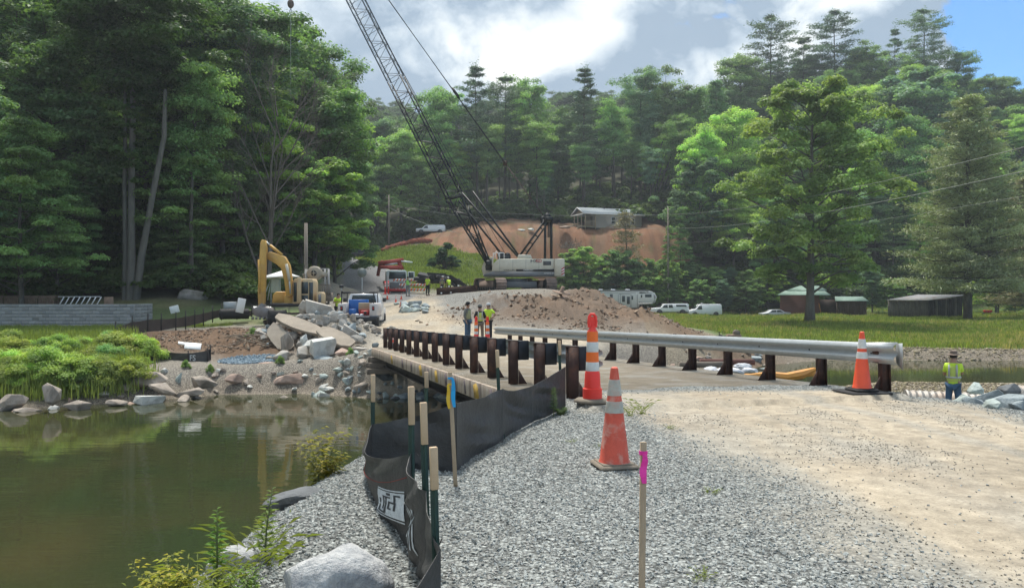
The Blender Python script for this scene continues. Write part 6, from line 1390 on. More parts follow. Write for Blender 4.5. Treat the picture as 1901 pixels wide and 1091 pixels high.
# camper
g0 = gl_(1160, 137); rv = thing('camper_trailer', 'long white and grey camper trailer with dark trim parked behind the spoil heap', 'camper', g0, .03)
def X_(px_): return (px_ - 1160) * 137 / 1500
def Z_(py_): return max(.0, CAMZ - (py_ - HY) / 1500 * 137 - g0[2])
RVW = mat('camper_siding', (.60, .60, .58), .5, var=.06, scale=3); RVG = mat('camper_grey', (.24, .245, .25), .5, var=.1)
MB().prism([(X_(1098), Z_(571)), (X_(1098), Z_(540)), (X_(1205), Z_(540)), (X_(1213), Z_(544)), (X_(1217), Z_(551)), (X_(1214), Z_(561)), (X_(1208), Z_(564)), (X_(1185), Z_(565)), (X_(1183), Z_(571))], 2.5, 'y').build('body', RVW, rv, bev=.06)
MB().box((X_(1150), -.02, Z_(539.4)), (9.6, 2.56, .16)).build('roof_edge', RVG, rv)
MB().prism([(X_(1184), Z_(545)), (X_(1186), Z_(541.5)), (X_(1212), Z_(543.2)), (X_(1184.6), Z_(543.4))], .02, 'y', -1.27).prism([(X_(1184), Z_(560)), (X_(1200), Z_(561)), (X_(1209), Z_(563.5)), (X_(1184), Z_(563))], .02, 'y', -1.27).prism([(X_(1211), Z_(547)), (X_(1215), Z_(550)), (X_(1212), Z_(561)), (X_(1209), Z_(563)), (X_(1213), Z_(556))], .02, 'y', -1.27).build('swoosh_trim', RVG, rv)
for a, b_, c, e in [(1130, 1135.5, 546, 556), (1152.5, 1158, 549, 560), (1161.5, 1167, 550, 564), (1170, 1173, 549, 556), (1195, 1207, 546, 551.5), (1187, 1190, 547, 552)]:
    p = MB().box(((X_(a) + X_(b_)) / 2, -1.262, (Z_(c) + Z_(e)) / 2), (X_(b_) - X_(a), .03, Z_(c) - Z_(e)), bev=.01).build('window', GLASS, rv)
for a, b_ in ((1149, 1150), (1168.5, 1169.5), (1145, 1146), (1180, 1181.5)): MB().box(((X_(a) + X_(b_)) / 2, -1.262, (Z_(546) + Z_(570)) / 2), (.09, .024, Z_(546) - Z_(570))).build('trim_strip', RVG, rv)
MB().box((X_(1157), -1.26, Z_(545.6)), (1.9, .03, .07)).box((X_(1140), -1.26, Z_(543.6)), (7, .03, .05)).build('trim_strip', RVG, rv)
MB().box((X_(1140), 0, .35), (6.5, 1.9, .35)).build('chassis', BLKP, rv)
for x in (X_(1135), X_(1145)):
    for s_ in (-1, 1): wheel(rv, x, s_ * 1.05, .38, .38, .22)
for k in (1115, 1138, 1165): MB().box((X_(k), .1, Z_(538) + .02), (.7, .6, .22), bev=.04).build('roof_vent', WHC, rv)
gc = thing('golf_cart', 'small golf cart with a pale roof in front of the white pickup', 'golf cart', gl_(1197, 129), 0)
MB().prism([(-1.2, .35), (-1.25, .6), (-.9, .85), (-.6, .75), (-.55, .4), (.1, .4), (.2, .75), (.9, .8), (1.25, .6), (1.2, .35)], 1.15, 'y').build('body', WHC, gc, bev=.04)
MB().box((.05, 0, 1.82), (1.9, 1.2, .07), bev=.03).build('roof', mat('pale_canopy', (.60, .59, .54), .6), gc); m = MB()
for x in (-.8, .75):
    for y in (-.5, .5): m.tube((x - (.25 if x < 0 else 0), y, .8), (x, y, 1.8), .025, n=5)
m.build('roof_post', BLKP, gc); MB().box((.25, 0, .9), (.5, 1.0, .14), bev=.04).box((.5, 0, 1.15), (.12, 1.0, .45), bev=.04).build('seat', RVG, gc); MB().poly([(-.7, -.25, .8), (-.45, -.25, 1.1)], .02, 5).build('steering_column', BLKP, gc)
for x in (-.85, .85):
    for s_ in (-1, 1): wheel(gc, x, s_ * .5, .24, .24, .18)
# ------------------------------------------------------------------ buildings
SID = mat('greige_siding', (.34, .315, .285), .8, var=.06, scale=3, bump=0); ROOFM = mat('blue_grey_metal_roof', (.20, .24, .27), .75, 0, var=.08, scale=2, stretch=(8, .5, .5)); LUMB = mat('new_lumber', (.42, .33, .22), .85, var=.2, scale=3); WTRIM = mat('white_trim', (.70, .70, .68), .6, var=.04)
HD = 160.0; hp = P(1086, 424, HD); hu = HD / F_PX
ho = thing('cabin', 'small new greige cabin with a covered porch on top of the red bank', 'cabin', (hp.x, hp.y, hp.z), .0)
HL, HWd, HH, HR = 12.7, 5.4, 2.95, 1.35        # length, depth, eave and ridge height
k = 28; ho.rotation_euler = (0, 0, R(20))
MB().box((7.55, HWd / 2, HH / 2 + .15), (HL - 2.4, HWd, HH - .1)).prism([(0, HH + .1), (HWd, HH + .1), (HWd / 2, HH + HR)], HL - 2.4, 'x', 7.55).build('wall', SID, ho)
for q in range(17): MB().box((7.55, -.012, .35 + q * .165), (HL - 2.42, .02, .145)).build('siding_board', SID, ho)
MB().box((7.55, HWd / 2, .06), (HL - 2.6, HWd - .2, .32)).build('crawlspace_shade', mat('crawlspace_shadow_board', (.10, .09, .08), .95), ho)  # dark box stands in for the shade of the crawlspace under the cabin
m = MB()
for s_ in (0, 1):
    y0, y1 = (-.45, HWd / 2) if s_ == 0 else (HWd / 2, HWd + .45); z0, z1 = (HH - .05, HH + HR + .05) if s_ == 0 else (HH + HR + .05, HH - .05)
    m.add([(-.5, y0, z0), (13.2, y0, z0), (13.2, y1, z1), (-.5, y1, z1), (-.5, y0, z0 + .09), (13.2, y0, z0 + .09), (13.2, y1, z1 + .09), (-.5, y1, z1 + .09)], [[3, 2, 1, 0], [4, 5, 6, 7], [0, 1, 5, 4], [2, 3, 7, 6], [0, 4, 7, 3], [1, 2, 6, 5]])
rf = m.build('roof', ROOFM, ho); m = MB()
for q in range(22): x = -.3 + q * .62; m.bar((x, -.44, HH + .05), (x, HWd / 2, HH + HR + .15), .04, .03)
m.build('roof_rib', ROOFM, rf)
MB().box((6.35, -.47, HH - .03), (13.7, .05, .18)).bar((-.52, -.45, HH), (-.52, HWd / 2, HH + HR + .05), .05, .20).bar((-.52, HWd + .45, HH), (-.52, HWd / 2, HH + HR + .05), .05, .20).bar((-.50, -.2, HH - .08), (-.50, HWd + .2, HH - .08), .06, .22).build('white_fascia', WTRIM, ho)
MB().prism([(.1, HH), (HWd - .1, HH), (HWd / 2, HH + HR - .1)], .05, 'x', .1).build('gable_panel', LUMB, ho)
for y in (.05, 1.8, 3.6, 5.3):
    MB().box((.1, y, HH / 2 - .1), (.16, .16, HH + .3)).build('porch_post', LUMB, ho)
MB().box((2.3, .05, HH / 2 - .1), (.16, .16, HH)).build('porch_post', LUMB, ho); MB().box((1.2, HWd / 2, .62), (2.5, HWd, .10)).build('porch_floor', LUMB, ho)
MB().box((1.2, .06, 1.55), (2.4, .05, .06)).box((1.2, .06, .85), (2.4, .05, .06)).build('railing', LUMB, ho)
for q in range(12): MB().box((.2 + q * .19, .06, 1.2), (.04, .04, .7)).build('baluster', LUMB, ho)
MB().bar((.0, 2.0, .6), (-2.2, 2.0, -.5), .9, .08).bar((.0, 1.5, 1.5), (-2.2, 1.5, .4), .05).bar((-2.1, 1.5, .4), (-2.1, 1.5, -.6), .08).build('porch_stairs', LUMB, ho)
MB().box((2.42, 2.0, 1.7), (.05, .95, 2.0)).build('door', GREYP, ho)
for x in (6.2, 10.6):
    p = MB().box((x, -.02, 1.75), (.98, .07, 1.40)).build('window', WTRIM, ho)
    for z in (1.42, 2.07): MB().box((x, -.058, z), (.72, .02, .54)).build('pane', GLASS, p)
MB().tube((5.4, HWd / 2 - .3, HH + HR - .1), (5.4, HWd / 2 - .3, HH + HR + .45), .1, n=8).build('roof_vent', BLKP, ho)
BARN = mat('faded_barn_red', (.17, .075, .06), .9, var=.3, scale=1.2, stretch=(.5, 1, 6), stain=(.13, .06, .05)); GRNR = mat('green_metal_roof', (.14, .23, .18), .7, 0, var=.12, scale=3, stain=(.35, .42, .40), stain_amt=.3); GWD = mat('grey_barn_boards', (.17, .155, .14), .95, var=.4, scale=1.5, stretch=(5, 5, .5), stain=(.22, .20, .15)); TINR = mat('weathered_tin_roof', (.24, .25, .26), .7, .1, var=.25, scale=1, stain=(.20, .12, .09), stain_amt=.5)
def sp(d): return d / F_PX
bd_ = 128.0; b0 = gl_(1448, bd_); bn = thing('barn', 'faded red barn with green metal roofs behind the sycamore', 'barn', b0); s_ = sp(bd_)
def bX(p): return (p - 1448) * s_
def bZ(p): return CAMZ - (p - HY) * s_ - b0[2]
for q in range(16):
    z0, z1 = bZ(582) + (bZ(547) - bZ(582)) * q / 16, bZ(582) + (bZ(547) - bZ(582)) * (q + 1) / 16
    MB().box((bX(1484), -.03, (z0 + z1) / 2), (bX(1520) - bX(1448), .05, z1 - z0 - .02)).build('board', BARN, bn)
MB().box((bX(1484), 2.6, bZ(582) / 2 + bZ(547) / 2), (bX(1519) - bX(1449), 5.2, bZ(547) - bZ(582))).build('wall', BARN, bn)
m = MB(); m.add([(bX(1443), -.6, bZ(548)), (bX(1540), -.6, bZ(548)), (bX(1530), 1.8, bZ(540)), (bX(1458), 1.8, bZ(540)), (bX(1443), -.6, bZ(548) + .08), (bX(1540), -.6, bZ(548) + .08), (bX(1530), 1.8, bZ(540) + .08), (bX(1458), 1.8, bZ(540) + .08)], [[3, 2, 1, 0], [4, 5, 6, 7], [0, 1, 5, 4], [2, 3, 7, 6], [0, 4, 7, 3], [1, 2, 6, 5]]); m.build('lower_roof', GRNR, bn)
MB().box((bX(1495), 2.4, bZ(540.5)), (bX(1525) - bX(1463), .9, .3)).build('clerestory_wall', BLKP, bn)
m = MB(); m.add([(bX(1461), 1.6, bZ(540) + .05), (bX(1535), 1.6, bZ(540) + .05), (bX(1520), 3.6, bZ(531)), (bX(1485), 3.6, bZ(531)), (bX(1461), 1.6, bZ(540) + .13), (bX(1535), 1.6, bZ(540) + .13), (bX(1520), 3.6, bZ(531) + .08), (bX(1485), 3.6, bZ(531) + .08)], [[3, 2, 1, 0], [4, 5, 6, 7], [0, 1, 5, 4], [2, 3, 7, 6], [0, 4, 7, 3], [1, 2, 6, 5]]); m.build('upper_roof', GRNR, bn)
BRN = mat('brown_shed_boards', (.10, .07, .055), .95, var=.35, scale=1.5)
for q in range(12):
    MB().box((bX(1553 + q * 4.4), .0, (bZ(586) + bZ(557)) / 2), (.33, .05, bZ(557) - bZ(586))).build('board', BRN, bn)
MB().box((bX(1578), 2.2, (bZ(586) + bZ(557)) / 2), (bX(1604) - bX(1552), 4.2, bZ(557) - bZ(586))).box((bX(1537), 3, (bZ(582) + bZ(556)) / 2), (2.8, .1, bZ(556) - bZ(582))).build('wall', BRN, bn)
m = MB(); m.add([(bX(1548), -.6, bZ(558.5)), (bX(1607), -.6, bZ(558.5)), (bX(1600), 3, bZ(551)), (bX(1550), 3, bZ(551)), (bX(1548), -.6, bZ(558.5) + .08), (bX(1607), -.6, bZ(558.5) + .08), (bX(1600), 3, bZ(551) + .08), (bX(1550), 3, bZ(551) + .08)], [[3, 2, 1, 0], [4, 5, 6, 7], [0, 1, 5, 4], [2, 3, 7, 6], [0, 4, 7, 3], [1, 2, 6, 5]]); m.build('lean_to_roof', GRNR, bn)
MB().bar((bX(1523), -.3, bZ(582)), (bX(1519), -.2, bZ(562)), .12).build('orange_post', mat('orange_lumber', (.45, .20, .06), .8), bn)
sd_ = 116.0; s0 = gl_(1648, sd_); sh = thing('shed', 'weathered grey board shed with a shallow tin roof under the olive pine', 'shed', s0); s_ = sp(sd_)
def sX(p): return (p - 1648) * s_
def sZ(p): return CAMZ - (p - HY) * s_ - s0[2]
HZ0 = -.2
for q in range(21): MB().box((sX(1650 + q * 3.35), .0, (sZ(558) + HZ0) / 2), (.245, .05, sZ(558) - HZ0 - .02 * (q % 3)), (0, 0, 0)).build('board', GWD, sh)
for q in range(19):
    f = q / 19; MB().box((sX(1720.5 + q * 3.4), .12 + f * 1.4, (sZ(558 - 7 * f) + HZ0) / 2), (.25, .05, sZ(558 - 7 * f) - HZ0), (0, 0, .18)).build('board', mat('dark_barn_boards', (.075, .07, .068), .95, var=.4, scale=1.5, stretch=(5, 5, .5)) if q % 5 else GWD, sh)
MB().box((sX(1684), 2.6, (sZ(558) + HZ0) / 2), (sX(1719) - sX(1650), 5.0, sZ(558) - HZ0 - .1)).box((sX(1752), 3.5, (sZ(553) + HZ0) / 2), (sX(1785) - sX(1722), 3.6, sZ(553) - HZ0 - .1)).build('wall', BRN, sh)
m = MB(); m.add([(sX(1646), -.35, sZ(557)), (sX(1722), -.35, sZ(557.5)), (sX(1790), 1.2, sZ(548)), (sX(1705), 5.4, sZ(547.5)), (sX(1646), -.35, sZ(557) + .07), (sX(1722), -.35, sZ(557.5) + .07), (sX(1790), 1.2, sZ(548) + .07), (sX(1705), 5.4, sZ(547.5) + .07)], [[3, 2, 1, 0], [4, 5, 6, 7], [0, 1, 5, 4], [2, 3, 7, 6], [0, 4, 7, 3], [1, 2, 6, 5]]); m.build('roof', TINR, sh)
wb = thing('wheelbarrow', 'red wheelbarrow standing by the lane under the small dark tree', 'wheelbarrow', gl_(1833, 120)); MB().prism([(-.5, .75), (.55, .75), (.35, .35), (-.25, .35)], .7, 'y').build('tray', REDP, wb); wheel(wb, -.55, 0, .2, .2, .1); MB().bar((-.5, .25, .25), (.95, .25, .6), .05).bar((-.5, -.25, .25), (.95, -.25, .6), .05).bar((.3, .25, 0), (.3, .25, .4), .05).bar((.3, -.25, 0), (.3, -.25, .4), .05).build('handle', BRN, wb)
for o_ , a_ in ((bn, b0), (sh, s0)):
    az_ = math.atan2(a_[0], a_[1]); o_.rotation_euler = (0, 0, -az_); o_.scale = (math.cos(az_), 1, 1)
# ------------------------------------------------------------------ block wall on the left and what stands behind it
BLM = [mat('grey_block_%s' % 'abc'[i], c, .95, var=.18, scale=3, bump=.3, bscale=30) for i, c in enumerate([(.33, .335, .335), (.28, .285, .285), (.37, .375, .375)])]
bw = thing('block_wall', 'low unfinished grey concrete block wall along the left edge', 'wall', (-22.45, 48, -.56)); rr = random.Random(9)
bme = []
for mm in BLM: me = MB().box((0, 0, 0), (.39, .19, .19), bev=.008).build('block', mm).data; bme.append(me)
for o in [o for o in COL.objects if o.name.startswith('block') and o.parent is None and o.type == 'MESH']: bpy.data.objects.remove(o)
def block(x, y, z, rz=0):
    o = bpy.data.objects.new('block', bme[rr.choice([0, 0, 1, 2])]); COL.objects.link(o); o.parent = bw; o.location = (x, y + rr.uniform(-.003, .003), z); o.rotation_euler = (0, 0, rz)
for c in range(7):
    for q in range(27):
        if c == 2 and q == 14: continue
        block(-.2 - q * .4 - (.2 if c % 2 else 0), 0, .1 + c * .2)
    for q in range(6): block(0 - .10 - .0, .30 + q * .4 + (.2 if c % 2 else 0) * .0, .1 + c * .2, R(90))
MB().box((-5.5, .02, .68), (11, .165, 1.36)).build('mortar', BLM[1], bw)
RUS2 = mat('rusty_rack_steel', (.33, .23, .17), .8, .3, var=.3)
for i in range(7):
    t = thing('metal_rack', 'rusty hooped metal rack standing behind the block wall', 'metal rack', (XW(4 + i * 16, 50.5), 50.5 + .0 * i, .45), .1 * (i % 2), 'rusty metal racks behind the block wall'); m = MB()
    for k in range(5): x = -.20 + k * .1; m.poly([(x, -.35, 0), (x, -.35, .72), (x, -.2, .85), (x, .2, .85), (x, .35, .72), (x, .35, 0)], .028, 4)
    m.build('hoops', RUS2, t); MB().bar((-.22, -.35, .75), (.22, -.35, .75), .03).bar((-.22, .35, .75), (.22, .35, .75), .03).bar((-.22, -.35, .1), (.22, -.35, .1), .03).bar((-.22, .35, .1), (.22, .35, .1), .03).build('crossbar', RUS2, t)
t = thing('steel_joist', 'white steel bar joist lying behind the block wall', 'joist', (XW(108, 50), 50, .55)); m = MB(); L = 2.85; m.bar((0, 0, .72), (L - .25, 0, .72), .04).bar((-.1, 0, .05), (L, 0, .05), .05)
for k in range(8): m.bar((k * .33, 0, .08), (k * .33 + .36, 0, .70), .05)
m.build('web_and_chords', WHT, t); tag(MB().at((XW(202, 50), 50, .95)).box((0, 0, 0), (.45, .3, .62), bev=.02).build('brown_box', RUS2), 'brown rusty box at the end of the white joist', 'box')
# ------------------------------------------------------------------ far silt fences
BRF = mat('brown_silt_fabric', (.085, .062, .050), .8, var=.25, scale=3, bump=.3)
def far_fence(label, pts, m_, th=.01, posts=True, every=1, over=.18, nmat=None):
    """pts: px, y top, y bottom, depth"""
    path = [((XW(p[0], p[3]), p[3]), CAMZ - (p[1] - HY) / F_PX * p[3], CAMZ - (p[2] - HY) / F_PX * p[3], .03, .05) for p in pts]
    t = thing('silt_fence', label, 'silt fence', (0, 0, 0)); fabric(fence_surface(path, 8), len(path) - 1, 8, 4, 'fabric', t, m_)
    if posts:
        for (xy, zt, zb, _, _) in path:
            MB().box((xy[0], xy[1] - .03, (zt + over + zb) / 2 - .1), (.05, .04, zt - zb + over + .2)).build('post', nmat or DARKS, t)
    return t
far_fence('long brown silt fence curving behind the red mound on the left bank', [(176, 637, 651, 40), (215, 608, 631, 42), (246, 597, 626, 43), (275, 593, 619, 43.8), (300, 592, 613, 44.5), (327, 590, 608, 45.2), (345, 587, 606, 45.8), (362, 584, 602, 46.3), (378, 581, 598, 46.8), (395, 577, 592, 47.4), (412, 573, 588, 48), (440, 574, 587, 48.5), (468, 576, 587, 49)], BRF, over=.32)
f2 = far_fence('short black silt fence with white lettering below the red mound', [(238, 646, 656, 38.0), (275, 650, 664, 37.6), (311, 653, 669, 37.2), (350, 655, 672, 37.0), (386, 650, 672, 37.2), (391, 645, 669, 37.6)], FABR, over=.12)
text('FS', .38, LTP, f2, (XW(353, 36.9), 36.82, CAMZ - (669 - HY) / F_PX * 36.9), FRONT, sx=.8)
far_fence('black silt fence sloping down right of the spoil heap', [(1200, 601, 609, 62), (1240, 608, 620, 58), (1270, 614, 627, 56), (1300, 620, 634, 55), (1335, 622, 637, 55), (1362, 622, 638, 55.5)], FABR, over=.25)
def sheet(name, label, cat, px_, py_, d, w_, h_, th, rot, mm, bev=.01):
    c = P(px_, py_, d); o = MB().box((0, 0, 0), (w_, th, h_), bev=bev).build(name, mm); o.location = c; o.rotation_euler = rot; return tag(o, label, cat)
sheet('metal_sheet', 'bent white sheet standing beside the black pipe', 'sheet', 447, 567, 47.6, .45, .85, .06, (0, .2, .2), WHT); sheet('leaning_sheet', 'grey panel leaning left of the white sheet', 'panel', 427, 568, 48.2, .75, .5, .06, (0, 0, .2), GALV)
sheet('white_box', 'white box tilted on the far side of the brown silt fence', 'box', 324, 574, 50, .5, .45, .4, (0, -.25, .3), WHT); sheet('board', 'crumpled white sheet lying over the short black silt fence', 'sheet', 358, 642, 37.6, .72, .42, .05, (-.9, .1, .3), WHT); sheet('board', 'small white scrap left of the crumpled sheet', 'sheet', 338, 637, 38, .35, .2, .05, (-1, .2, .5), WHT)
for px_, py_, d, r_, L, lb in [(408, 583, 47.5, .30, 1.6, 'black plastic pipe lying at the end of the brown silt fence'), (497, 590, 44.5, .42, 1.0, 'large black culvert pipe end beside the excavator bucket'), (470, 577, 46.6, .26, 1.0, 'grey pipe stub beside the excavator bucket')]:
    t = thing('culvert_pipe', lb, 'pipe', P(px_, py_, d), .5); prof = []
    MB().lathe([(r_, 0), (r_ * 1.05, .05)] + [(r_ * (1 + .05 * (k % 2)), .1 + k * .08) for k in range(int(L / .08))] + [(r_ * .9, L), (r_ * .9, 0)], n=18, axis='x').build('shell', RUB if 'black' in lb else GALV, t, True); MB().lathe([(r_ * .86, -.01), (r_ * .86, .02)], n=18, axis='x').build('opening', BLKP, t)
cp = thing('corrugated_pipe', 'corrugated steel culvert half buried behind the standing man', 'pipe', P(1680, 748, 24.5)); cp.rotation_euler = (0, .02, -.20)
MB().lathe([(.40 + .018 * math.sin(k * 1.571), k * .045) for k in range(62)], n=26, axis='x').build('shell', mat('rusty_galvanized', (.36, .34, .31), .6, .4, var=.3, scale=3, stain=(.26, .17, .11), stain_amt=.5), cp, True)
cp2 = thing('corrugated_pipe', 'second corrugated culvert end among the riprap at the right edge', 'pipe', P(1880, 745, 20.5)); cp2.rotation_euler = (0, 0, .1); MB().lathe([(.40 + .018 * math.sin(k * 1.571), k * .045) for k in range(40)], n=26, axis='x').build('shell', MATS['rusty_galvanized'], cp2, True)
# works on the dirt shore
for i, (px_, py_, d, w_, lb) in enumerate([(1318, 686, 36.5, 34, 'first white sandbag from the left behind the guardrail posts'), (1340, 688, 36.2, 34, 'second white sandbag in the row behind the guardrail'), (1378, 680, 37, 40, 'highest white sandbag beside the guardrail post'), (1392, 688, 36.4, 34, 'right end white sandbag of the row'), (1366, 689, 36.1, 34, 'low white sandbag in the middle of the row')]):
    boulder(60 + i, (w_ * 36 / 1500 / 2, .28, .15), 'sandbag', lb, P(px_, py_, d), (0, .1 * (i - 2), .2), mat('white_sandbag_cloth', (.66, .67, .70), .8, var=.15, scale=5, bump=.4), .10, 'sandbag')
OB = mat('orange_boom_vinyl', (.72, .32, .05), .5, var=.2, scale=3, bump=.15, stain=(.45, .2, .06), stain_amt=.4)
t = thing('turbidity_curtain', 'orange floating turbidity curtain lying along the water behind the guardrail', 'floating curtain', (0, 0, 0))
m = MB(); pts = [P(1372, 700, 38.5), P(1400, 698, 38.6), P(1430, 697, 38.7), P(1460, 700, 38.6), P(1488, 695, 38.7), P(1512, 685, 39)]
for p_ in pts: p_.z = max(p_.z, ZW + .12)
m.poly([tuple(p_) for p_ in pts], [.14, .17, .20, .22, .24, .10], 8); m.build('float', OB, t, True)
m = MB(); m.add([tuple(p_) for p_ in [P(1480, 700, 38.6), P(1518, 698, 38.9), P(1514, 682, 39), P(1494, 686, 38.8), P(1480, 700, 39.1), P(1518, 698, 39.3), P(1514, 682, 39.3), P(1494, 686, 39.2)]], [[0, 1, 2, 3], [7, 6, 5, 4], [0, 4, 5, 1], [1, 5, 6, 2], [2, 6, 7, 3], [3, 7, 4, 0]]); m.build('skirt', OB, t)
for i, (a, b_, d, lb) in enumerate([((1262, 677), (1352, 676), 37.6, 'long rusty timber lying behind the sandbags'), ((1300, 671), (1400, 672), 39, 'brown beam lying on the dirt shore')]):
    p, q = P(*a, d), P(*b_, d); tag(MB().bar(tuple(p), tuple(q), .3, .25).build('timber', BARN if i else TIMB), lb, 'timber')
t = thing('trash_pump', 'rusty trailer-mounted pump on the dirt shore at the meadow edge', 'pump', P(1362, 634, 54.5), sc=.62); MB().box((0, 0, .5), (1.5, .9, .6), bev=.06).build('housing', RUS2, t); MB().lathe([(.35, -.3), (.35, .3)], (.3, 0, .95), n=14, axis='y').build('tank', TIMB, t); MB().bar((-.8, .3, .1), (.9, .3, .1), .1).bar((-.8, -.3, .1), (.9, -.3, .1), .1).build('skid', DARKS, t)
# ------------------------------------------------------------------ beams, scrap, auger, stake on the mound
p, q = P(813, 541, 70), P(884, 536, 68.5); t = thing('steel_beam', 'long brown steel beam lying on the mound left of the crane tracks', 'beam', (0, 0, 0)); MB().bar(tuple(p), tuple(q), .5, .55).build('web', RUST, t)
for s_ in (-.28, .28): MB().bar(tuple(p + Vector((0, -.05, s_))), tuple(q + Vector((0, -.05, s_))), .62, .05).build('flange', RUST, t)
for f, s_ in ((.1, -.2), (.1, .42), (.35, -.2), (.55, .45), (.3, .42)): c = p.lerp(q, f) + Vector((0, -.33, s_ * .8)); MB().box(tuple(c), (.14, .06, .14), bev=.02).build('white_marker', WHT, t)
ASH = mat('broken_asphalt', (.05, .052, .056), .9, var=.35, scale=3, bump=.4); rr = random.Random(4)
for k in range(26):
    f = k / 26; px_ = 783 + 66 * f + rr.uniform(-4, 4); py_ = 526 - 17 * math.sin(min(1, f * 1.3 + .12) * 2.6) * rr.uniform(.3, 1); d = 84 + rr.uniform(-1.5, 1.5); c = P(px_, py_, d); L = rr.uniform(.6, 2.0)
    me = hull(1200 + k % 8, dims=(1, .6, .16), box=.12) if k < 8 else None
    if k < 8: me.materials.append(ASH); ROCKP[('ash', k)] = me
    o = bpy.data.objects.new('asphalt_chunk', ROCKP[('ash', k % 8)]); COL.objects.link(o); o.location = c; o.scale = (L, L, L); o.rotation_euler = (rr.uniform(-.3, .3), .25 + rr.uniform(-.3, .3), rr.uniform(-.5, .5)); tag(o, 'slab of broken dark asphalt in the pile on the slope behind the workers', 'asphalt slab', 'broken asphalt slabs piled on the slope')
t = thing('auger_bit', 'rusty spiral auger lying on the spoil heap below the crane', 'auger', P(1032, 572, 52.5), .3); t.rotation_euler = (R(18), R(12), .4); m = MB()
N = 60
for i in range(N):
    a0, a1 = i * .42, (i + 1) * .42; z0, z1 = i * .020, (i + 1) * .020
    vs = [(r_ * math.cos(a), r_ * math.sin(a), z + e) for e in (0, .03) for (a, z) in ((a0, z0), (a1, z1)) for r_ in (.12, .62)]
    m.add(vs, [[0, 1, 3, 2], [4, 6, 7, 5], [1, 5, 7, 3]])
m.build('flight', RUS2, t); MB().tube((0, 0, -.2), (0, 0, 1.5), .12, n=10).build('stem', RUS2, t)
tag(MB().tube(P(790, 583, 54), P(812, 567, 56), .06, .06, 6).build('pipe', RUST), 'rusty pipe lying on the gravel face of the mound', 'pipe')
for i in range(16):
    px_ = 736 + (i * 37 % 56); py_ = 566 + (i * 23 % 16); hp_ = ground_hit(px_, py_, 50, 80); rock('riprap_stone', 'grey riprap stone at the foot of the gravel mound beside the road', 'rock', (hp_[0], hp_[1], hp_[2] + .1), .55 + .2 * (i % 3), 'blue' if i % 2 else 'green', i % 9, (0, 0, i), 'riprap at the foot of the gravel mound')
# ------------------------------------------------------------------ excavator
ECR = mat('faded_yellow_cream', (.58, .43, .25), .55, var=.15, scale=2); EX = 46.0; eu = (EX - .8) / F_PX
def ex(p): return (p - CX) * eu
def ez(p): return CAMZ - (p - HY) * eu
e_ = thing('excavator', 'yellow excavator with its arm folded down behind the rubble heap', 'excavator', (0, EX, 0))
def outline(name, pts, wd, y, mm, par=e_, bev=.02): return MB().prism([(ex(a), ez(b)) for a, b in pts], wd, 'y', y).build(name, mm, par, bev=bev)
outline('stick', [(485.5, 452), (488, 445.5), (494, 446), (497, 460), (495.5, 478), (493, 560), (489, 571), (482, 570), (481, 540)], .34, -.9, YELM)
outline('boom', [(494, 470), (500, 467), (527, 476), (536, 492), (540, 520), (541, 548), (531, 553), (527, 520), (521, 498), (512, 490), (496, 481)], .42, -.55, YELM)
text('EXC', .16, BLKP, e_, (ex(505), -.775, ez(483)), (R(90), R(30), 0), 'boom_lettering') if False else None
MB().tube((ex(500), -.7, ez(455)), (ex(522), -.6, ez(473)), .085, n=10).build('stick_cylinder', YELM, e_); MB().tube((ex(494), -.75, ez(449)), (ex(503), -.7, ez(458)), .05, n=8).build('cylinder_rod', GALV, e_)
MB().tube((ex(533), -.95, ez(490)), (ex(538), -.9, ez(520)), .08, n=10).build('boom_cylinder', CREAM, e_); MB().tube((ex(538), -.9, ez(520)), (ex(540), -.9, ez(545)), .045, n=8).build('cylinder_rod', GALV, e_)
MB().tube((ex(484), -1.1, ez(482)), (ex(485), -1.05, ez(545)), .07, n=8).build('bucket_cylinder', YELM, e_); MB().poly([(ex(486), -.95, ez(468)), (ex(480), -1, ez(475)), (ex(480), -1, ez(490)), (ex(485), -1, ez(494))], .025, 5).build('hose', BLKP, e_)
m = MB(); m.prism([(ex(478), ez(570)), (ex(489), ez(562)), (ex(494), ez(566)), (ex(488), ez(576)), (ex(482), ez(580))], .4, 'y', -.9); m.build('bucket_link', STEEL, e_)
bk = outline('bucket', [(477, 571), (487, 568), (506, 571), (510, 580), (507, 588), (492, 589), (480, 585), (476, 578)], 1.1, -1.0, STEEL)
for k in range(5): MB().box((ex(478 + k * 6.5), -1.6, ez(589.5)), (.09, .12, .14)).build('tooth', STEEL, bk)
outline('counterweight', [(495, 563), (497, 547), (503, 541), (521, 541), (523, 563)], 1.5, .9, YELM, bev=.05); outline('side_box', [(522, 568), (522, 548), (537, 545), (540, 568)], 1.6, .6, YELM)
outline('deck', [(496, 569), (498, 563), (590, 563), (590, 569)], 2.3, .6, BLKP)
cb = outline('cab', [(541, 565), (541, 523), (545, 517), (577, 517), (580, 524), (580, 565)], 1.1, .0, ECR)
for a, b_, c, d in [(543, 549, 524, 560), (558, 570, 523, 545), (558, 570, 548, 560), (572, 579, 524, 562)]: MB().box(((ex(a) + ex(b_)) / 2, -.565, (ez(c) + ez(d)) / 2), (ex(b_) - ex(a), .03, ez(c) - ez(d))).build('cab_window', GLASS, cb)
outline('cab_post', [(550, 562), (550, 516), (558, 514), (558, 562)], .12, -.66, ECR)
outline('engine_cover', [(586, 566), (586, 545), (589, 542), (595, 542), (597, 546), (597, 566)], .8, -.2, ECR)
MB().box((ex(592), -.62, ez(554)), (.16, .02, .45)).build('grille', GREYP, e_)
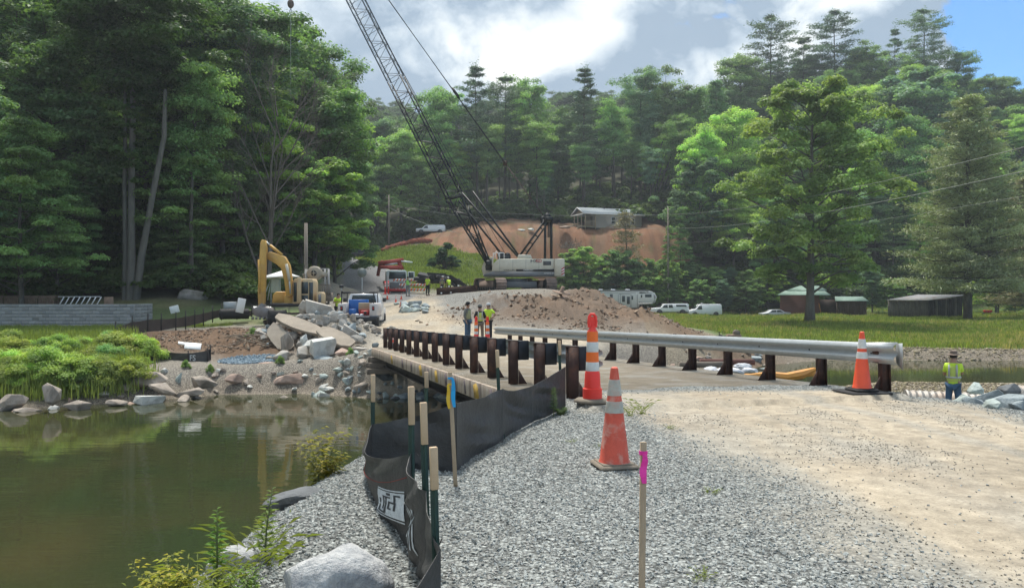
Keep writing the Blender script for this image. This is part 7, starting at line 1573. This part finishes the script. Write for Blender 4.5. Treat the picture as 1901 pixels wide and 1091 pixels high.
for yy in (-.6, 1.5):
    t_ = MB(); N = 22
    for k in range(N):
        f = k / N * (2 * 2.6 + math.pi * .7)
        if f < 2.6: c = (-1.3 + f, .7); an = 0
        elif f < 2.6 + math.pi * .35: an = (f - 2.6) / .35; c = (1.3 + math.sin(an) * .35, .35 + math.cos(an) * .35)
        elif f < 5.2 + math.pi * .35: c = (1.3 - (f - 2.6 - math.pi * .35), 0); an = math.pi
        else: an = (f - 5.2 - math.pi * .35) / .35; c = (-1.3 - math.sin(an) * .35, .35 - math.cos(an) * .35); an += math.pi
        t_.box((ex(545) + c[0] * 1.0, yy, -.38 + c[1]), (.28, .5, .06), (0, an, 0))
    t_.box((ex(545), yy, -.03), (2.5, .3, .4)); t_.build('crawler_track', TRK, e_)
pu = thing('drum_blower', 'tan drum-shaped blower on a steel frame beside the excavator cab', 'blower', (0, EX + 1.6, 0)); 
MB().at((ex(565), 0, ez(505.5))).lathe([(.38, -.25), (.42, -.18), (.42, .25), (.38, .3)], n=26, axis='y').build('drum', mat('tan_drum_paint', (.36, .32, .25), .7, var=.2), pu)
MB().at((ex(565), 0, ez(505.5))).lathe([(.17, -.27), (.16, -.25)], n=16, axis='y').build('fan_opening', BLKP, pu); MB().box((ex(565), -.28, ez(505.5)), (.05, .02, .3)).box((ex(565), -.285, ez(505.5)), (.3, .02, .05)).build('fan_guard', MATS['tan_drum_paint'], pu)
MB().tube((ex(572), 0, ez(507)), (ex(590), 0, ez(508)), .2, .12, 12).build('discharge_pipe', MATS['tan_drum_paint'], pu)
m = MB()
for px_ in (548, 585, 592): m.bar((ex(px_), 0, ez(566)), (ex(px_), 0, ez(497)), .11)
m.bar((ex(572), 0, ez(497)), (ex(592), 0, ez(497)), .07); m.bar((ex(541), 0, ez(509)), (ex(556), 0, ez(500)), .10); m.bar((ex(541), .2, ez(520)), (ex(548), .2, ez(498)), .16); m.build('frame', mat('grey_frame_paint', (.33, .33, .32), .6), pu)
cn = thing('canopy_tent', 'pale peaked canopy behind the excavator arm', 'canopy', (0, 50, 0)); f50 = 50 / F_PX; a_ = lambda px_, py_, yy: ((px_ - CX) * f50, yy, CAMZ - (py_ - HY) * f50)
m = MB(); b4 = [a_(492, 516, -1.2), a_(546, 512, -1.2), a_(546, 512, 1.2), a_(492, 516, 1.2)]; m.add(b4 + [a_(524, 502, 0)] + [(v[0], v[1], v[2] - .05) for v in b4], [[0, 1, 4], [1, 2, 4], [2, 3, 4], [3, 0, 4], [8, 7, 6, 5], [0, 5, 6, 1], [1, 6, 7, 2], [2, 7, 8, 3], [3, 8, 5, 0]]); m.build('roof', WTRIM, cn)
m = MB()
for v in b4: m.tube((v[0] * .999, v[1], v[2]), (v[0] * .999, v[1], .0), .025, n=5)
m.build('leg', GALV, cn)
t = thing('generator', 'light coloured generator box under the canopy', 'generator', P(512, 530, 49.5)); MB().box((0, 0, 0), (.5, .5, .9), bev=.04).build('case', mat('pale_green_case', (.40, .46, .38), .6), t); MB().bar((-.8, 0, -.9), (-.35, 0, .3), .05).bar((-.5, 0, -.9), (-.3, 0, .2), .05).build('frame', GALV, t)
t = thing('pallet_crate', 'wooden picket crate standing between the excavator and the pickup', 'crate', P(604, 540, 47.5)); m = MB()
for k in range(7): MB().box((-.32 + k * .105, -.2, .1), (.05, .03, .6)).build('picket', TIMB, t)
MB().box((0, -.17, -.15), (.75, .04, .08)).box((0, -.17, .35), (.75, .04, .06)).box((0, .1, -.35), (.75, .5, .5)).build('frame', TIMB, t)
# ------------------------------------------------------------------ work pickup seen from behind
TD = 43.0; tu = TD / F_PX
def tX(p): return (p - 665) * tu
def tZ(p): return (612 - p) * tu
tk = thing('work_pickup', 'white utility pickup with a black rack, loaded bed facing the camera', 'pickup truck', (XW(665, TD), TD, CAMZ - (612 - HY) * tu), R(4))
PNKW = mat('dusty_white_paint', (.56, .52, .50), .5, var=.1, scale=2, stain=(.45, .38, .33), stain_amt=.4)
for s_, a, b_ in ((-1, 628, 642), (1, 686, 700)):
    p = MB().box(((tX(a) + tX(b_)) / 2, 1.2, (tZ(563) + tZ(587)) / 2), (tX(b_) - tX(a), 2.6, tZ(563) - tZ(587)), bev=.03).build('side_bin', PNKW, tk)
    MB().box(((tX(a) + tX(b_)) / 2, -.115, tZ(572)), (.13, .04, .24), bev=.015).build('taillight', BLKP, p); MB().box(((tX(a) + tX(b_)) / 2, -.14, tZ(572)), (.06, .03, .13)).build('lens', LAMPR, p)
MB().box((tX(664), 1.2, tZ(587.5)), (tX(700) - tX(628), 2.6, .10)).build('bed_floor', GREYP, tk)
MB().box((tX(671), -.16, tZ(592)), (tX(700) - tX(641), .12, .26), bev=.02).build('tailgate_step', BLKP, tk); MB().box((tX(671), -.14, tZ(598.5)), (tX(700) - tX(641), .22, .14), bev=.02).build('rear_bumper', DARKS, tk); MB().box((tX(668), -.22, tZ(601)), (.16, .16, .10)).build('hitch', GALV, tk)
MB().prism([(-.95, tZ(598)), (.95, tZ(598)), (.95, tZ(565)), (.78, tZ(547)), (.70, tZ(545)), (-.70, tZ(545)), (-.78, tZ(547)), (-.95, tZ(565))], 2.0, 'y', 3.6).build('cab', WHC, tk, bev=.05)
MB().prism([(-.72, tZ(564)), (.72, tZ(564)), (.62, tZ(548.5)), (-.62, tZ(548.5))], .03, 'y', 2.59).build('rear_window', GLASS, tk); MB().box((0, 5.4, tZ(588)), (1.85, 1.9, .75), bev=.08).build('bonnet', WHC, tk); MB().box((0, 2.8, tZ(600)), (1.3, 5.2, .2)).build('chassis', DARKS, tk)
for x in (-.85, .85):
    for y in (1.0, 5.3): 
        p = MB().at((x, y, .37)).lathe([(.2, -.13), (.35, -.13), (.375, -.08), (.375, .08), (.35, .13), (.2, .13)], n=20, axis='x').build('wheel', TYRE, tk); MB().at((x, y, .37)).lathe([(.22, -.10), (.22, .10)], n=14, axis='x').build('rim', RIM, p)
MB().box((tX(694), .25, tZ(605)), (.28, .03, .42)).box((tX(640), .25, tZ(605)), (.28, .03, .42)).build('mud_flap', RUB, tk)
m = MB()
for px_ in (634, 693):
    m.bar((tX(px_), .1, tZ(566)), (tX(px_), .1, tZ(541)), .05); m.bar((tX(px_), 2.4, tZ(566)), (tX(px_), 2.4, tZ(543)), .05)
for y in (.1, 2.4): m.bar((tX(634), y, tZ(544)), (tX(693), y, tZ(544)), .06)
for px_ in (640, 686): m.bar((tX(px_), .0, tZ(542.5)), (tX(px_), 4.6, tZ(541)), .05)
m.bar((tX(634), .1, tZ(540)), (tX(640), .1, tZ(545)), .05); m.build('ladder_rack', BLKP, tk); MB().box((tX(634), .05, tZ(531.5)), (.22, .12, .17), bev=.02).build('work_light', BLKP, tk); MB().bar((tX(634), .05, tZ(534)), (tX(634), .05, tZ(541)), .05).build('light_stem', GALV, tk)
for px_, s_ in ((621, -1), (700.5, 1)): MB().box((tX(px_), 4.2, tZ(558)), (.20, .08, .24), bev=.02).bar((tX(px_) - s_ * .1, 4.2, tZ(558)), (s_ * .85, 4.2, tZ(561)), .03).build('side_mirror', BLKP, tk)
BLUE = mat('blue_plastic', (.01, .12, .42), .45, var=.1)
def cargo(name, label, cat, a, b_, c, d, dy, dep, mm, y0=.2):
    o = MB().box((0, 0, 0), ((b_ - a) * tu, dep, (d - c) * tu), bev=.02).build(name, mm); p = Vector((tX((a + b_) / 2), y0 + dy, tZ((c + d) / 2))); o.location = Matrix.Rotation(R(4), 4, 'Z') @ p + Vector(tk.location); o.rotation_euler = (0, 0, R(4)); return tag(o, label, cat)
bb = cargo('blue_tool_box', 'tall blue box standing in the bed of the work pickup', 'tool box', 642, 678, 556.5, 586, 1.3, .5, BLUE); cargo('cardboard_box', 'brown cardboard box in the bed of the work pickup', 'box', 663, 684, 562, 579, .6, .4, LUMB); cargo('cooler', 'blue cooler low in the left of the pickup bed', 'cooler', 646, 659, 574, 585, .3, .35, BLUE)
t = thing('portable_generator', 'red portable generator in the pickup bed', 'generator', Vector(tk.location) + Vector((tX(675), .3, tZ(586.5))), R(4)); MB().box((0, 0, .17), (.42, .3, .22), bev=.03).build('engine', REDP, t); m = MB()
for x in (-.26, .26): m.poly([(x, -.2, 0), (x, -.2, .34), (x, .2, .34), (x, .2, 0)], .018, 5)
m.tube((-.26, -.2, .34), (.26, -.2, .34), .018, n=5); m.tube((-.26, -.2, .02), (.26, -.2, .02), .018, n=5); m.build('frame', REDP, t); MB().lathe([(.08, 0), (.08, .06)], (.05, -.2, .17), n=12, axis='y').build('recoil_cover', BLKP, t)
for i, (a, z_) in enumerate(((662, 584.5), (671, 585))): boulder(80 + i, (.16, .1, .08), 'plastic_bag', 'white plastic bag at the %s of the pickup bed opening' % ('left' if i == 0 else 'right'), Vector(tk.location) + Vector((tX(a), .0, tZ(z_))), (0, 0, i), MATS['white_sandbag_cloth'], .15, 'bag')
# ------------------------------------------------------------------ boom truck, barricades, cones, sign
gt = ground_hit(738, 544, 60, 120); ux = gt[1] / F_PX; bt = thing('boom_truck', 'white-cabbed truck with a folded red knuckle crane facing the camera', 'truck', gt, R(14)); print('boomtruck', gt)
def uX(p): return (p - 738) * ux
def uZ(p): return (544 - p) * ux
WGR = mat('white_green_cab_paint', (.66, .70, .67), .4, var=.06)
MB().prism([(uX(718), uZ(539)), (uX(756), uZ(539)), (uX(755), uZ(504)), (uX(752), uZ(502)), (uX(721), uZ(502)), (uX(718), uZ(504))], 1.9, 'y', 1.0).build('cab', WGR, bt, bev=.04)
MB().prism([(uX(722), uZ(518.5)), (uX(754), uZ(518.5)), (uX(753), uZ(505)), (uX(723), uZ(505))], .03, 'y', .03).build('windscreen', GLASS, bt); MB().box((uX(737), .0, uZ(530)), (1.6, .08, .6), bev=.02).build('grille', GREYP, bt); MB().box((uX(737), -.06, uZ(539)), (2.35, .2, .3), bev=.03).build('bumper', REDP, bt)
MB().box((uX(764), .4, uZ(511.5)), (.75, .06, .85), bev=.02).build('open_door', WGR, bt); MB().box((uX(764), .36, uZ(511)), (.55, .03, .62)).build('door_window', GLASS, bt)
MB().box((0, 5.2, uZ(524)), (2.4, 6.6, .35), bev=.03).build('flatbed', mat('brown_flatbed', (.14, .09, .08), .8), bt); MB().box((0, 4.5, uZ(531)), (1.2, 8, .35)).build('chassis', DARKS, bt)
for x in (-.98, .98):
    for y in (.9, 5.6, 7.0):
        p = MB().at((x, y, .50)).lathe([(.3, -.16), (.47, -.16), (.50, -.1), (.50, .1), (.47, .16), (.3, .16)], n=18, axis='x').build('wheel', TYRE, bt); MB().at((x, y, .50)).lathe([(.28, -.13), (.28, .13)], n=12, axis='x').build('rim', RIM, p)
RC = mat('red_crane_paint', (.42, .06, .045), .6, var=.25, scale=2, stain=(.25, .05, .04))
MB().box((0, 2.4, uZ(510)), (.9, .6, 1.6), bev=.04).build('crane_column', RC, bt); m = MB(); m.bar((-.2, 2.4, uZ(500)), (-1.6, 2.7, uZ(485)), .4, .45).bar((-1.6, 2.9, uZ(484)), (-1.9, 3.0, uZ(512)), .35, .3).build('crane_boom', RC, bt)
MB().bar((-1.9, 2.3, uZ(489)), (.9, 2.3, uZ(482)), .5, .5).bar((-1.8, 2.0, uZ(496)), (.7, 2.1, uZ(495)), .45, .35).bar((.3, 2.3, uZ(484)), (.8, 2.3, uZ(500)), .5, .4).build('crane_boom', RC, bt); MB().tube((.6, 2.1, uZ(484)), (1.9, 2.1, uZ(486)), .12, .08, 8).build('boom_tip', WGR, bt); MB().tube((-1.2, 2.0, uZ(492)), (.2, 2.0, uZ(488)), .09, n=8).build('hydraulic_cylinder', GALV, bt)
OST = mat('orange_sheeting', (.80, .20, .10), .5, var=.1); 
def barricade(label, px_, py_, rz, txt=None, lastmat=None):
    g = ground_hit(px_, py_, 60, 120); t = thing('barricade', label, 'barricade', g, rz, 'striped road barricades'); s_ = g[1] / 85
    t.scale = (s_, s_, s_)
    for z in (1.35, .85, .35):
        b_ = MB().box((0, 0, z), (1.75, .04, .26)).build('board', WHT, t); mm = lastmat if (z < .5 and lastmat) else OST
        for k in range(5): x = -.80 + k * .345; MB().prism([(x, z - .13), (x + .17, z - .13), (x + .30, z + .13), (x + .13, z + .13)], .006, 'y', -.024).build('stripe', mm, b_)
    for x in (-.7, .7): MB().bar((x, .03, 0), (x, .03, 1.5), .05).bar((x, -.5, .03), (x, .5, .03), .06).build('leg', WHT, t)
    if txt:
        MB().box((-.45, -.03, 1.12), (.8, .02, .2)).build('sign_panel', WHT, t); text(txt, .24, BLKP, t, (-.84, -.045, 1.03), FRONT, sx=.80)
    return t
barricade('left striped barricade with black lettering in front of the boom truck', 737, 544, .1, 'CLOSED'); barricade('right striped barricade with an orange lowest board behind the worker in green', 775, 544, -.05, None, ORT)
for i, (px_, py_, hh, lb) in enumerate([(719, 556, 13, 'small orange cone farthest left in the group by the barricades'), (735, 563, 14, 'middle small orange cone of the group by the barricades'), (744, 570, 15, 'nearest small orange cone of the group by the barricades'), (745, 556, 12, 'small orange cone behind the nearest ones by the barricades'), (729, 612, 15, 'small orange cone beyond the far end of the bridge posts')]):
    g = ground_hit(px_, py_, 35, 120) if i < 4 else (XW(729, 36.3), 36.3, H(XW(729, 36.3), 36.3)); cone('traffic_cone', lb, g, .3 * i, False, max(.5, hh * g[1] / F_PX), 'small cones beside the road')
for i, (px_, lb) in enumerate(((715, 'left'), (721, 'right'))):
    g = ground_hit(px_, 546, 60, 120); t = thing('delineator_post', 'thin orange delineator post, the %s one of the pair left of the barricades' % lb, 'delineator', g); s_ = g[1] / F_PX
    MB().tube((0, 0, 0), (0, 0, 24 * s_), .07, n=8).lathe([(.22, 0), (.2, .06)], n=8).build('post', RED_, t); MB().tube((0, 0, 14 * s_), (0, 0, 17 * s_), .075, n=8).tube((0, 0, 19 * s_), (0, 0, 21 * s_), .075, n=8).build('band', WHT, t)
sg = P(672, 506, 62); t = thing('road_sign', 'round grey back of a road sign on a post beside the asphalt', 'road sign', sg); MB().lathe([(.36, -.012), (.36, .012)], n=24, axis='y').build('disc', mat('sign_back', (.20, .23, .22), .6, .3), t); MB().bar((0, .03, .3), (0, .03, H(sg.x, 62) - sg.z), .06).build('post', GALV, t)
# ------------------------------------------------------------------ poles and wires
POLE = mat('pole_wood', (.25, .21, .17), .95, var=.3, scale=2, stretch=(6, 6, .4))
def pole(label, px_, ytop, d, r_=.14, arms=(), name='utility_pole'):
    x = XW(px_, d); z0 = H(x, d) - .2; zt = CAMZ - (ytop - HY) / F_PX * d; t = thing(name, label, 'utility pole', (x, d, z0)); MB().tube((0, 0, 0), (0, 0, zt - z0), r_, r_ * .75, 10).build('pole', POLE, t)
    for dz, w_ in arms: MB().box((0, 0, zt - z0 - dz), (w_, .1, .12)).build('crossarm', POLE, t)
    return t
p1 = pole('short bare pole behind the excavator', 568, 414, 50, .14); MB().tube((-.0, -.1, 3.7), (-1.1, 0, 1.2), .018, n=4).build('guy_wire', DARKS, p1); pole('utility pole at the edge of the wood left of the boom', 722, 362, 160, .18, ((.6, 1.8),)); pole('slim brown pole wrapped in vines at the foot of the hill', 1240, 385, 141, .13)
def wire(label, pts, sag, r_):
    m = MB()
    for a, b_ in zip(pts[:-1], pts[1:]):
        q = []
        for k in range(19): f = k / 18; v = a.lerp(b_, f); v.z -= sag * 4 * f * (1 - f); q.append(v)
        m.poly(q, r_, 4)
    tag(m.build('overhead_wire', mat('wire_metal', (.36, .38, .34), .6, .3)), label, 'wire')
wire('uppermost overhead wire crossing in front of the sycamore', [P(2060, 232, 46), P(1240, 398, 141), P(722, 374, 160)], 1.2, .030); wire('middle overhead wire crossing in front of the sycamore', [P(2060, 281, 46), P(1240, 424, 141), P(722, 380, 160)], 1.2, .034); wire('lowest thin overhead wire on the right', [P(2060, 335, 50), P(1240, 452, 141)], .8, .018)
wire('low thin wire dropping from the pole left of the boom', [P(722, 385, 160), P(850, 432, 120)], .5, .025)
# material heaps on top of the red bank and tarps
for i, (px_, py_, w_, k_, lb) in enumerate([(968, 427, 18, 'white', 'pale tarp heap on top of the red bank'), (985, 426, 14, 'white', 'second pale heap on top of the red bank'), (1050, 422, 30, 'pink', 'flat stone heap left of the cabin steps')]): g = P(px_, py_, 156); rock('stone_heap', lb, 'heap', g, (w_ * .104, 1.5, .8), k_, i + 1, (0, 0, .3))
t = MB(); rr = random.Random(12)
for k in range(60): f = k / 60; c = Vector(ground_hit(712 + 88 * f, 468 - 16 * f - 6 * math.sin(f * 3), 100, 200)); t.box(tuple(c + Vector((0, 0, .35))), (.9, .2, rr.uniform(.3, .9)), (rr.uniform(-.3, .3), rr.uniform(-.3, .3), 0))
tag(t.build('safety_fence', mat('orange_red_mesh', (.40, .10, .05), .8, var=.4)), 'low sagging orange safety fence along the top of the grassy slope', 'fence')
t = MB(); c0 = P(1060, 462, 140)
for k in range(90): a = Vector((rr.gauss(0, 1.1), rr.gauss(0, .8), abs(rr.gauss(0, .5)))) + c0; t.tube(a, a + Vector((rr.uniform(-1, 1), rr.uniform(-.5, .5), rr.uniform(-.1, .9))), .04, .02, 4)
tag(t.build('brush_pile', DEADB), 'dark pile of cut brush above the bushes behind the crane', 'brush pile')
# ------------------------------------------------------------------ people
SKIN = mat('skin', (.38, .22, .15), .6, var=.08, scale=8); DENIM = mat('blue_denim', (.055, .12, .21), .9, var=.25, scale=6); NEON = mat('neon_yellow_cloth', (.56, .80, .05), .8, var=.1, scale=5); VEST = mat('yellow_vest_mesh', (.50, .60, .13), .85, var=.12, scale=5); REFL = mat('reflective_tape', (.42, .44, .42), .4, .2, var=.1); KHAKI = mat('khaki_cloth', (.17, .145, .11), .9, var=.2, scale=5); DARKC = mat('dark_cloth', (.02, .022, .026), .9, var=.3); TANS = mat('tan_vest_cloth', (.36, .37, .20), .85, var=.2, scale=5); GRYC = mat('grey_shirt_cloth', (.16, .17, .16), .9, var=.2); GRNV = mat('green_vest', (.30, .72, .14), .8, var=.1); HAIR = mat('dark_hair', (.03, .022, .018), .9); BRNH = mat('brown_hat', (.19, .14, .11), .8); WHH = mat('white_hard_hat', (.72, .72, .70), .35); BOOT = mat('boot_leather', (.07, .045, .03), .8); GRYT = mat('grey_trousers', (.20, .23, .24), .9, var=.2)
def skin_mesh(name, verts, edges, radii, sub=1, root=0):
    me = bpy.data.meshes.new(name); me.from_pydata([tuple(v) for v in verts], edges, []); o = bpy.data.objects.new(name, me); o.modifiers.new('s', 'SKIN')
    for i, r_ in enumerate(radii):
        s_ = me.skin_vertices[0].data[i]; s_.radius = (r_, r_) if not isinstance(r_, tuple) else r_; s_.use_root = (i == root)
    m_ = o.modifiers.new('u', 'SUBSURF'); m_.levels = sub; m_.render_levels = sub
    out = baked(o)
    for p in out.polygons: p.use_smooth = True
    return out
def person(label, loc, rz, h, arms, legs, top, bottom, vest=None, hat=None, lean=0.0, shirt_long=False, head_turn=0.0, stripes=True, sit=0.0, name='person', group=None):
    """faces -Y in its own frame; arms / legs: lists of (elbow, hand) and (knee, foot) offsets"""
    t = thing(name, label, 'person', loc, rz, group, h / 1.78); L = lean
    pel = Vector((0, 0, .95 - sit)); sp1 = Vector((0, -.05 * L, 1.15 - sit)); ch = Vector((0, -.22 * L, 1.36 - sit)); nk = Vector((0, -.33 * L, 1.50 - sit)); hd = Vector((.0, -.40 * L - .02, 1.60 - sit)); ht = Vector((0, -.42 * L - .02, 1.70 - sit))
    V = [pel, sp1, ch, nk, hd, ht]; E = [(0, 1), (1, 2), (2, 3), (3, 4), (4, 5)]; Rr = [(.14, .11), (.13, .10), (.155, .105), .055, (.078, .09), (.07, .082)]
    A = []; Lg = []
    for s_, (el, hn) in zip((-1, 1), arms):
        sh = ch + Vector((s_ * .17, 0, .05)); e1 = sh + Vector(el); h1 = e1 + Vector(hn); b = len(V); V += [sh, e1, h1]; Rr += [.058, .042, .030]; E += [(2, b), (b, b + 1), (b + 1, b + 2)]; dh = (h1 - e1).normalized(); pm = h1 + dh * .07; V.append(pm); Rr.append((.036, .02)); E.append((b + 2, b + 3))
        sd = dh.cross(Vector((0, 1, 0.3))).normalized()
        for q in range(4): V.append(pm + dh * (.075 + .012 * (q in (1, 2))) + sd * (q - 1.5) * .020 + Vector((0, -.012, 0))); Rr.append(.008); E.append((b + 3, len(V) - 1))
        V.append(h1 + dh * .06 + sd * -.055); Rr.append(.009); E.append((b + 2, len(V) - 1)); A.append((sh, e1, h1))
    for s_, (kn, ft) in zip((-1, 1), legs):
        hp_ = pel + Vector((s_ * .09, 0, -.05)); k1 = hp_ + Vector(kn); f1 = k1 + Vector(ft); b = len(V); V += [hp_, k1, f1, f1 + Vector((s_ * .03, -.16, -.05))]; Rr += [.085, .058, .042, .035]; E += [(0, b), (b, b + 1), (b + 1, b + 2), (b + 2, b + 3)]; Lg.append((hp_, k1, f1))
    V.append(hd + Vector((0, -.108, .0))); Rr.append(.016); E.append((4, len(V) - 1))
    link('body', skin_mesh('body', V, E, Rr, 1), SKIN, t)
    tv = [pel + Vector((0, 0, -.10)), sp1, ch, nk + Vector((0, 0, -.06))]; te = [(0, 1), (1, 2), (2, 3)]; tr = [(.165, .13), (.155, .125), (.178, .128), .085]
    for (sh, e1, h1) in A:
        b = len(tv); tv += [sh, sh.lerp(e1, .75 if not shirt_long else 1)]; tr += [.078, .062]; te += [(2, b), (b, b + 1)]
        if shirt_long: tv.append(e1.lerp(h1, .95)); tr.append(.042); te.append((b + 1, b + 2))
    link('shirt', skin_mesh('shirt', tv, te, tr, 1), top, t)
    bv = [pel]; be = []; brr = [(.162, .13)]
    for (hp_, k1, f1) in Lg: b = len(bv); bv += [hp_ + Vector((0, 0, -.03)), k1, f1 + Vector((0, 0, .02))]; brr += [.105, .080, .068]; be += [(0, b), (b, b + 1), (b + 1, b + 2)]
    link('trousers', skin_mesh('trousers', bv, be, brr, 1), bottom, t)
    for (hp_, k1, f1) in Lg:
        q = f1 + Vector((0, -.08, -.045)); MB().box(tuple(q), (.10, .28, .10), bev=.035).build('boot', BOOT, t)
    if vest:
        vv = [pel + Vector((0, 0, -.08)), sp1, ch, ch + Vector((0, 0, .06))]; o = link('vest', skin_mesh('vest', vv, [(0, 1), (1, 2), (2, 3)], [(.185, .15), (.178, .148), (.195, .148), (.15, .12)], 1), vest, t)
        if stripes:
            m = MB(); 
            for z, r_ in ((1.10 - sit, .150),): m.lathe([(.183, z - .025), (.183, z + .025)], (0, -.03 * L, 0), n=20)
            q = m.build('reflective_stripe', REFL, o)
            for v in q.data.vertices: v.co.y *= .83
            for x in (-.09, .09): MB().box((x, .122 - .2 * L, 1.28 - sit), (.045, .02, .32)).box((x, -.132 - .2 * L, 1.28 - sit), (.045, .02, .32)).build('reflective_stripe', REFL, o)
    c = hd + Vector((0, .0, .04)); hh = MB()
    hh.lathe([(.080, -.03), (.094, .0), (.09, .07), (.05, .115)], (c.x, c.y + .018, c.z), n=16); hh.build('hair', HAIR, t, True)
    for x in (-.032, .032): MB().at((hd.x + x, hd.y - .083, hd.z + .02)).lathe([(.004, -.006), (.009, 0), (.004, .006)], n=8, axis='y').build('eye', DARKC, t)
    for x in (-.082, .082): MB().box((hd.x + x, hd.y + .01, hd.z), (.018, .035, .055), bev=.006).build('ear', SKIN, t)
    if hat == 'brim': m = MB(); m.lathe([(.165, .055), (.17, .065), (.10, .085), (.095, .10), (.09, .16), (.04, .185)], (c.x, c.y, c.z - .01), n=20); m.build('brimmed_hat', BRNH, t, True)
    elif hat in ('hard', 'cap', 'darkhat'):
        mm = {'hard': WHH, 'cap': GRYC, 'darkhat': DARKC}[hat]; m = MB(); m.lathe([(.108, .045), (.112, .055), (.108, .10), (.075, .15), (.02, .165)], (c.x, c.y, c.z - .01), n=20)
        if hat == 'darkhat': m.lathe([(.17, .045), (.17, .055)], (c.x, c.y, c.z - .01), n=20)
        m.box((c.x, c.y - .13, c.z + .04), (.14, .09, .012)); m.build('hat', mm, t, True)
    return t
AD = [((-.06, .02, -.28), (.02, -.08, -.24)), ((.06, .02, -.28), (-.02, -.08, -.24))]; LS = [((-.03, -.01, -.43), (0, .02, -.41)), ((.03, -.01, -.43), (0, .02, -.41))]
AF = [((-.10, .02, -.26), (.16, -.18, .06)), ((.10, .02, -.26), (-.16, -.18, .04))]; AH = [((-.20, .06, -.20), (.16, -.06, -.14)), ((.20, .06, -.20), (-.16, -.06, -.14))]; AC = [((-.02, -.12, -.24), (.10, -.16, .18)), ((.06, -.05, -.27), (-.14, -.20, .08))]
pz = P(1770, 652, 22); person('worker in yellow vest, jeans and brown brimmed hat below the road edge at the right', (pz.x, 22, pz.z - 1.83), R(-215), 1.83, AC, LS, NEON, DENIM, VEST, 'brim')
pz = ((868, 38.2), (891, 37.6), (907, 38.4))
g = lambda i: (XW(pz[i][0], pz[i][1]), pz[i][1], H(XW(pz[i][0], pz[i][1]), pz[i][1]) + .0)
person('worker in jeans, tan vest and dark wide hat, leftmost of three beyond the bridge', g(0), R(60), 1.80, AD, LS, GRYC, DENIM, TANS, 'darkhat', shirt_long=True, stripes=False)
person('worker in a yellow vest over black sleeves, middle of the three beyond the bridge', g(1), R(190), 1.74, AF, LS, DARKC, KHAKI, VEST, 'cap', shirt_long=True)
person('worker in neon yellow shirt and white hard hat, right of the three beyond the bridge', g(2), R(-25), 1.76, AH, LS, NEON, DARKC, None, 'hard')
for i, (px_, py_, lb, tp, bt_, vs_, ht_, rz, ar) in enumerate([(757, 549, 'worker in a green vest and grey trousers standing in front of the right barricade', GRYC, GRYT, GRNV, None, 170, AF), (794, 548, 'worker in a neon shirt and dark trousers beside the right barricade', NEON, DARKC, None, 'cap', 150, AF)]):
    q = ground_hit(px_, py_, 60, 110); person(lb, q, R(rz), 1.78, ar, LS, tp, bt_, vs_, ht_, stripes=False)
q = P(820, 529, 80); person('worker in a pale green vest bending by the asphalt pile, left of the crouching one', (q.x, q.y, q.z - .85), R(20), 1.75, AD, LS, GRYC, DARKC, TANS, 'hard', lean=.8, stripes=False); q = P(834, 531, 80)
person('worker in a neon shirt crouching by the asphalt pile behind the brown beam', (q.x, q.y, q.z - .80), R(200), 1.72, AD, LS, NEON, DARKC, None, 'hard', lean=1.0, stripes=False)
q = P(672, 540, 49); person('worker in a neon shirt partly hidden between the excavator and the work pickup', (XW(626, 48.5), 48.5, H(XW(626, 48.5), 48.5)), R(30), 1.72, AF, LS, NEON, DARKC, None, None, lean=.6)
# ------------------------------------------------------------------ haze
hm = bpy.data.materials.new('haze'); hm.use_nodes = True; t = NT(hm.node_tree); t.n.clear()
pv = t.new('ShaderNodeVolumePrincipled', i={'Color': (.86, .93, 1.0, 1), 'Density': HAZE, 'Anisotropy': .35}); o_ = t.n.new('ShaderNodeOutputMaterial'); t.l.new(pv.outputs[0], o_.inputs['Volume'])
if HAZE > 0:
    hz = MB().box((5, 270, 72), (1100, 640, 154)).build('haze', hm); tag(hz, kind='stuff')

bpy.data.scenes.remove(TMP)
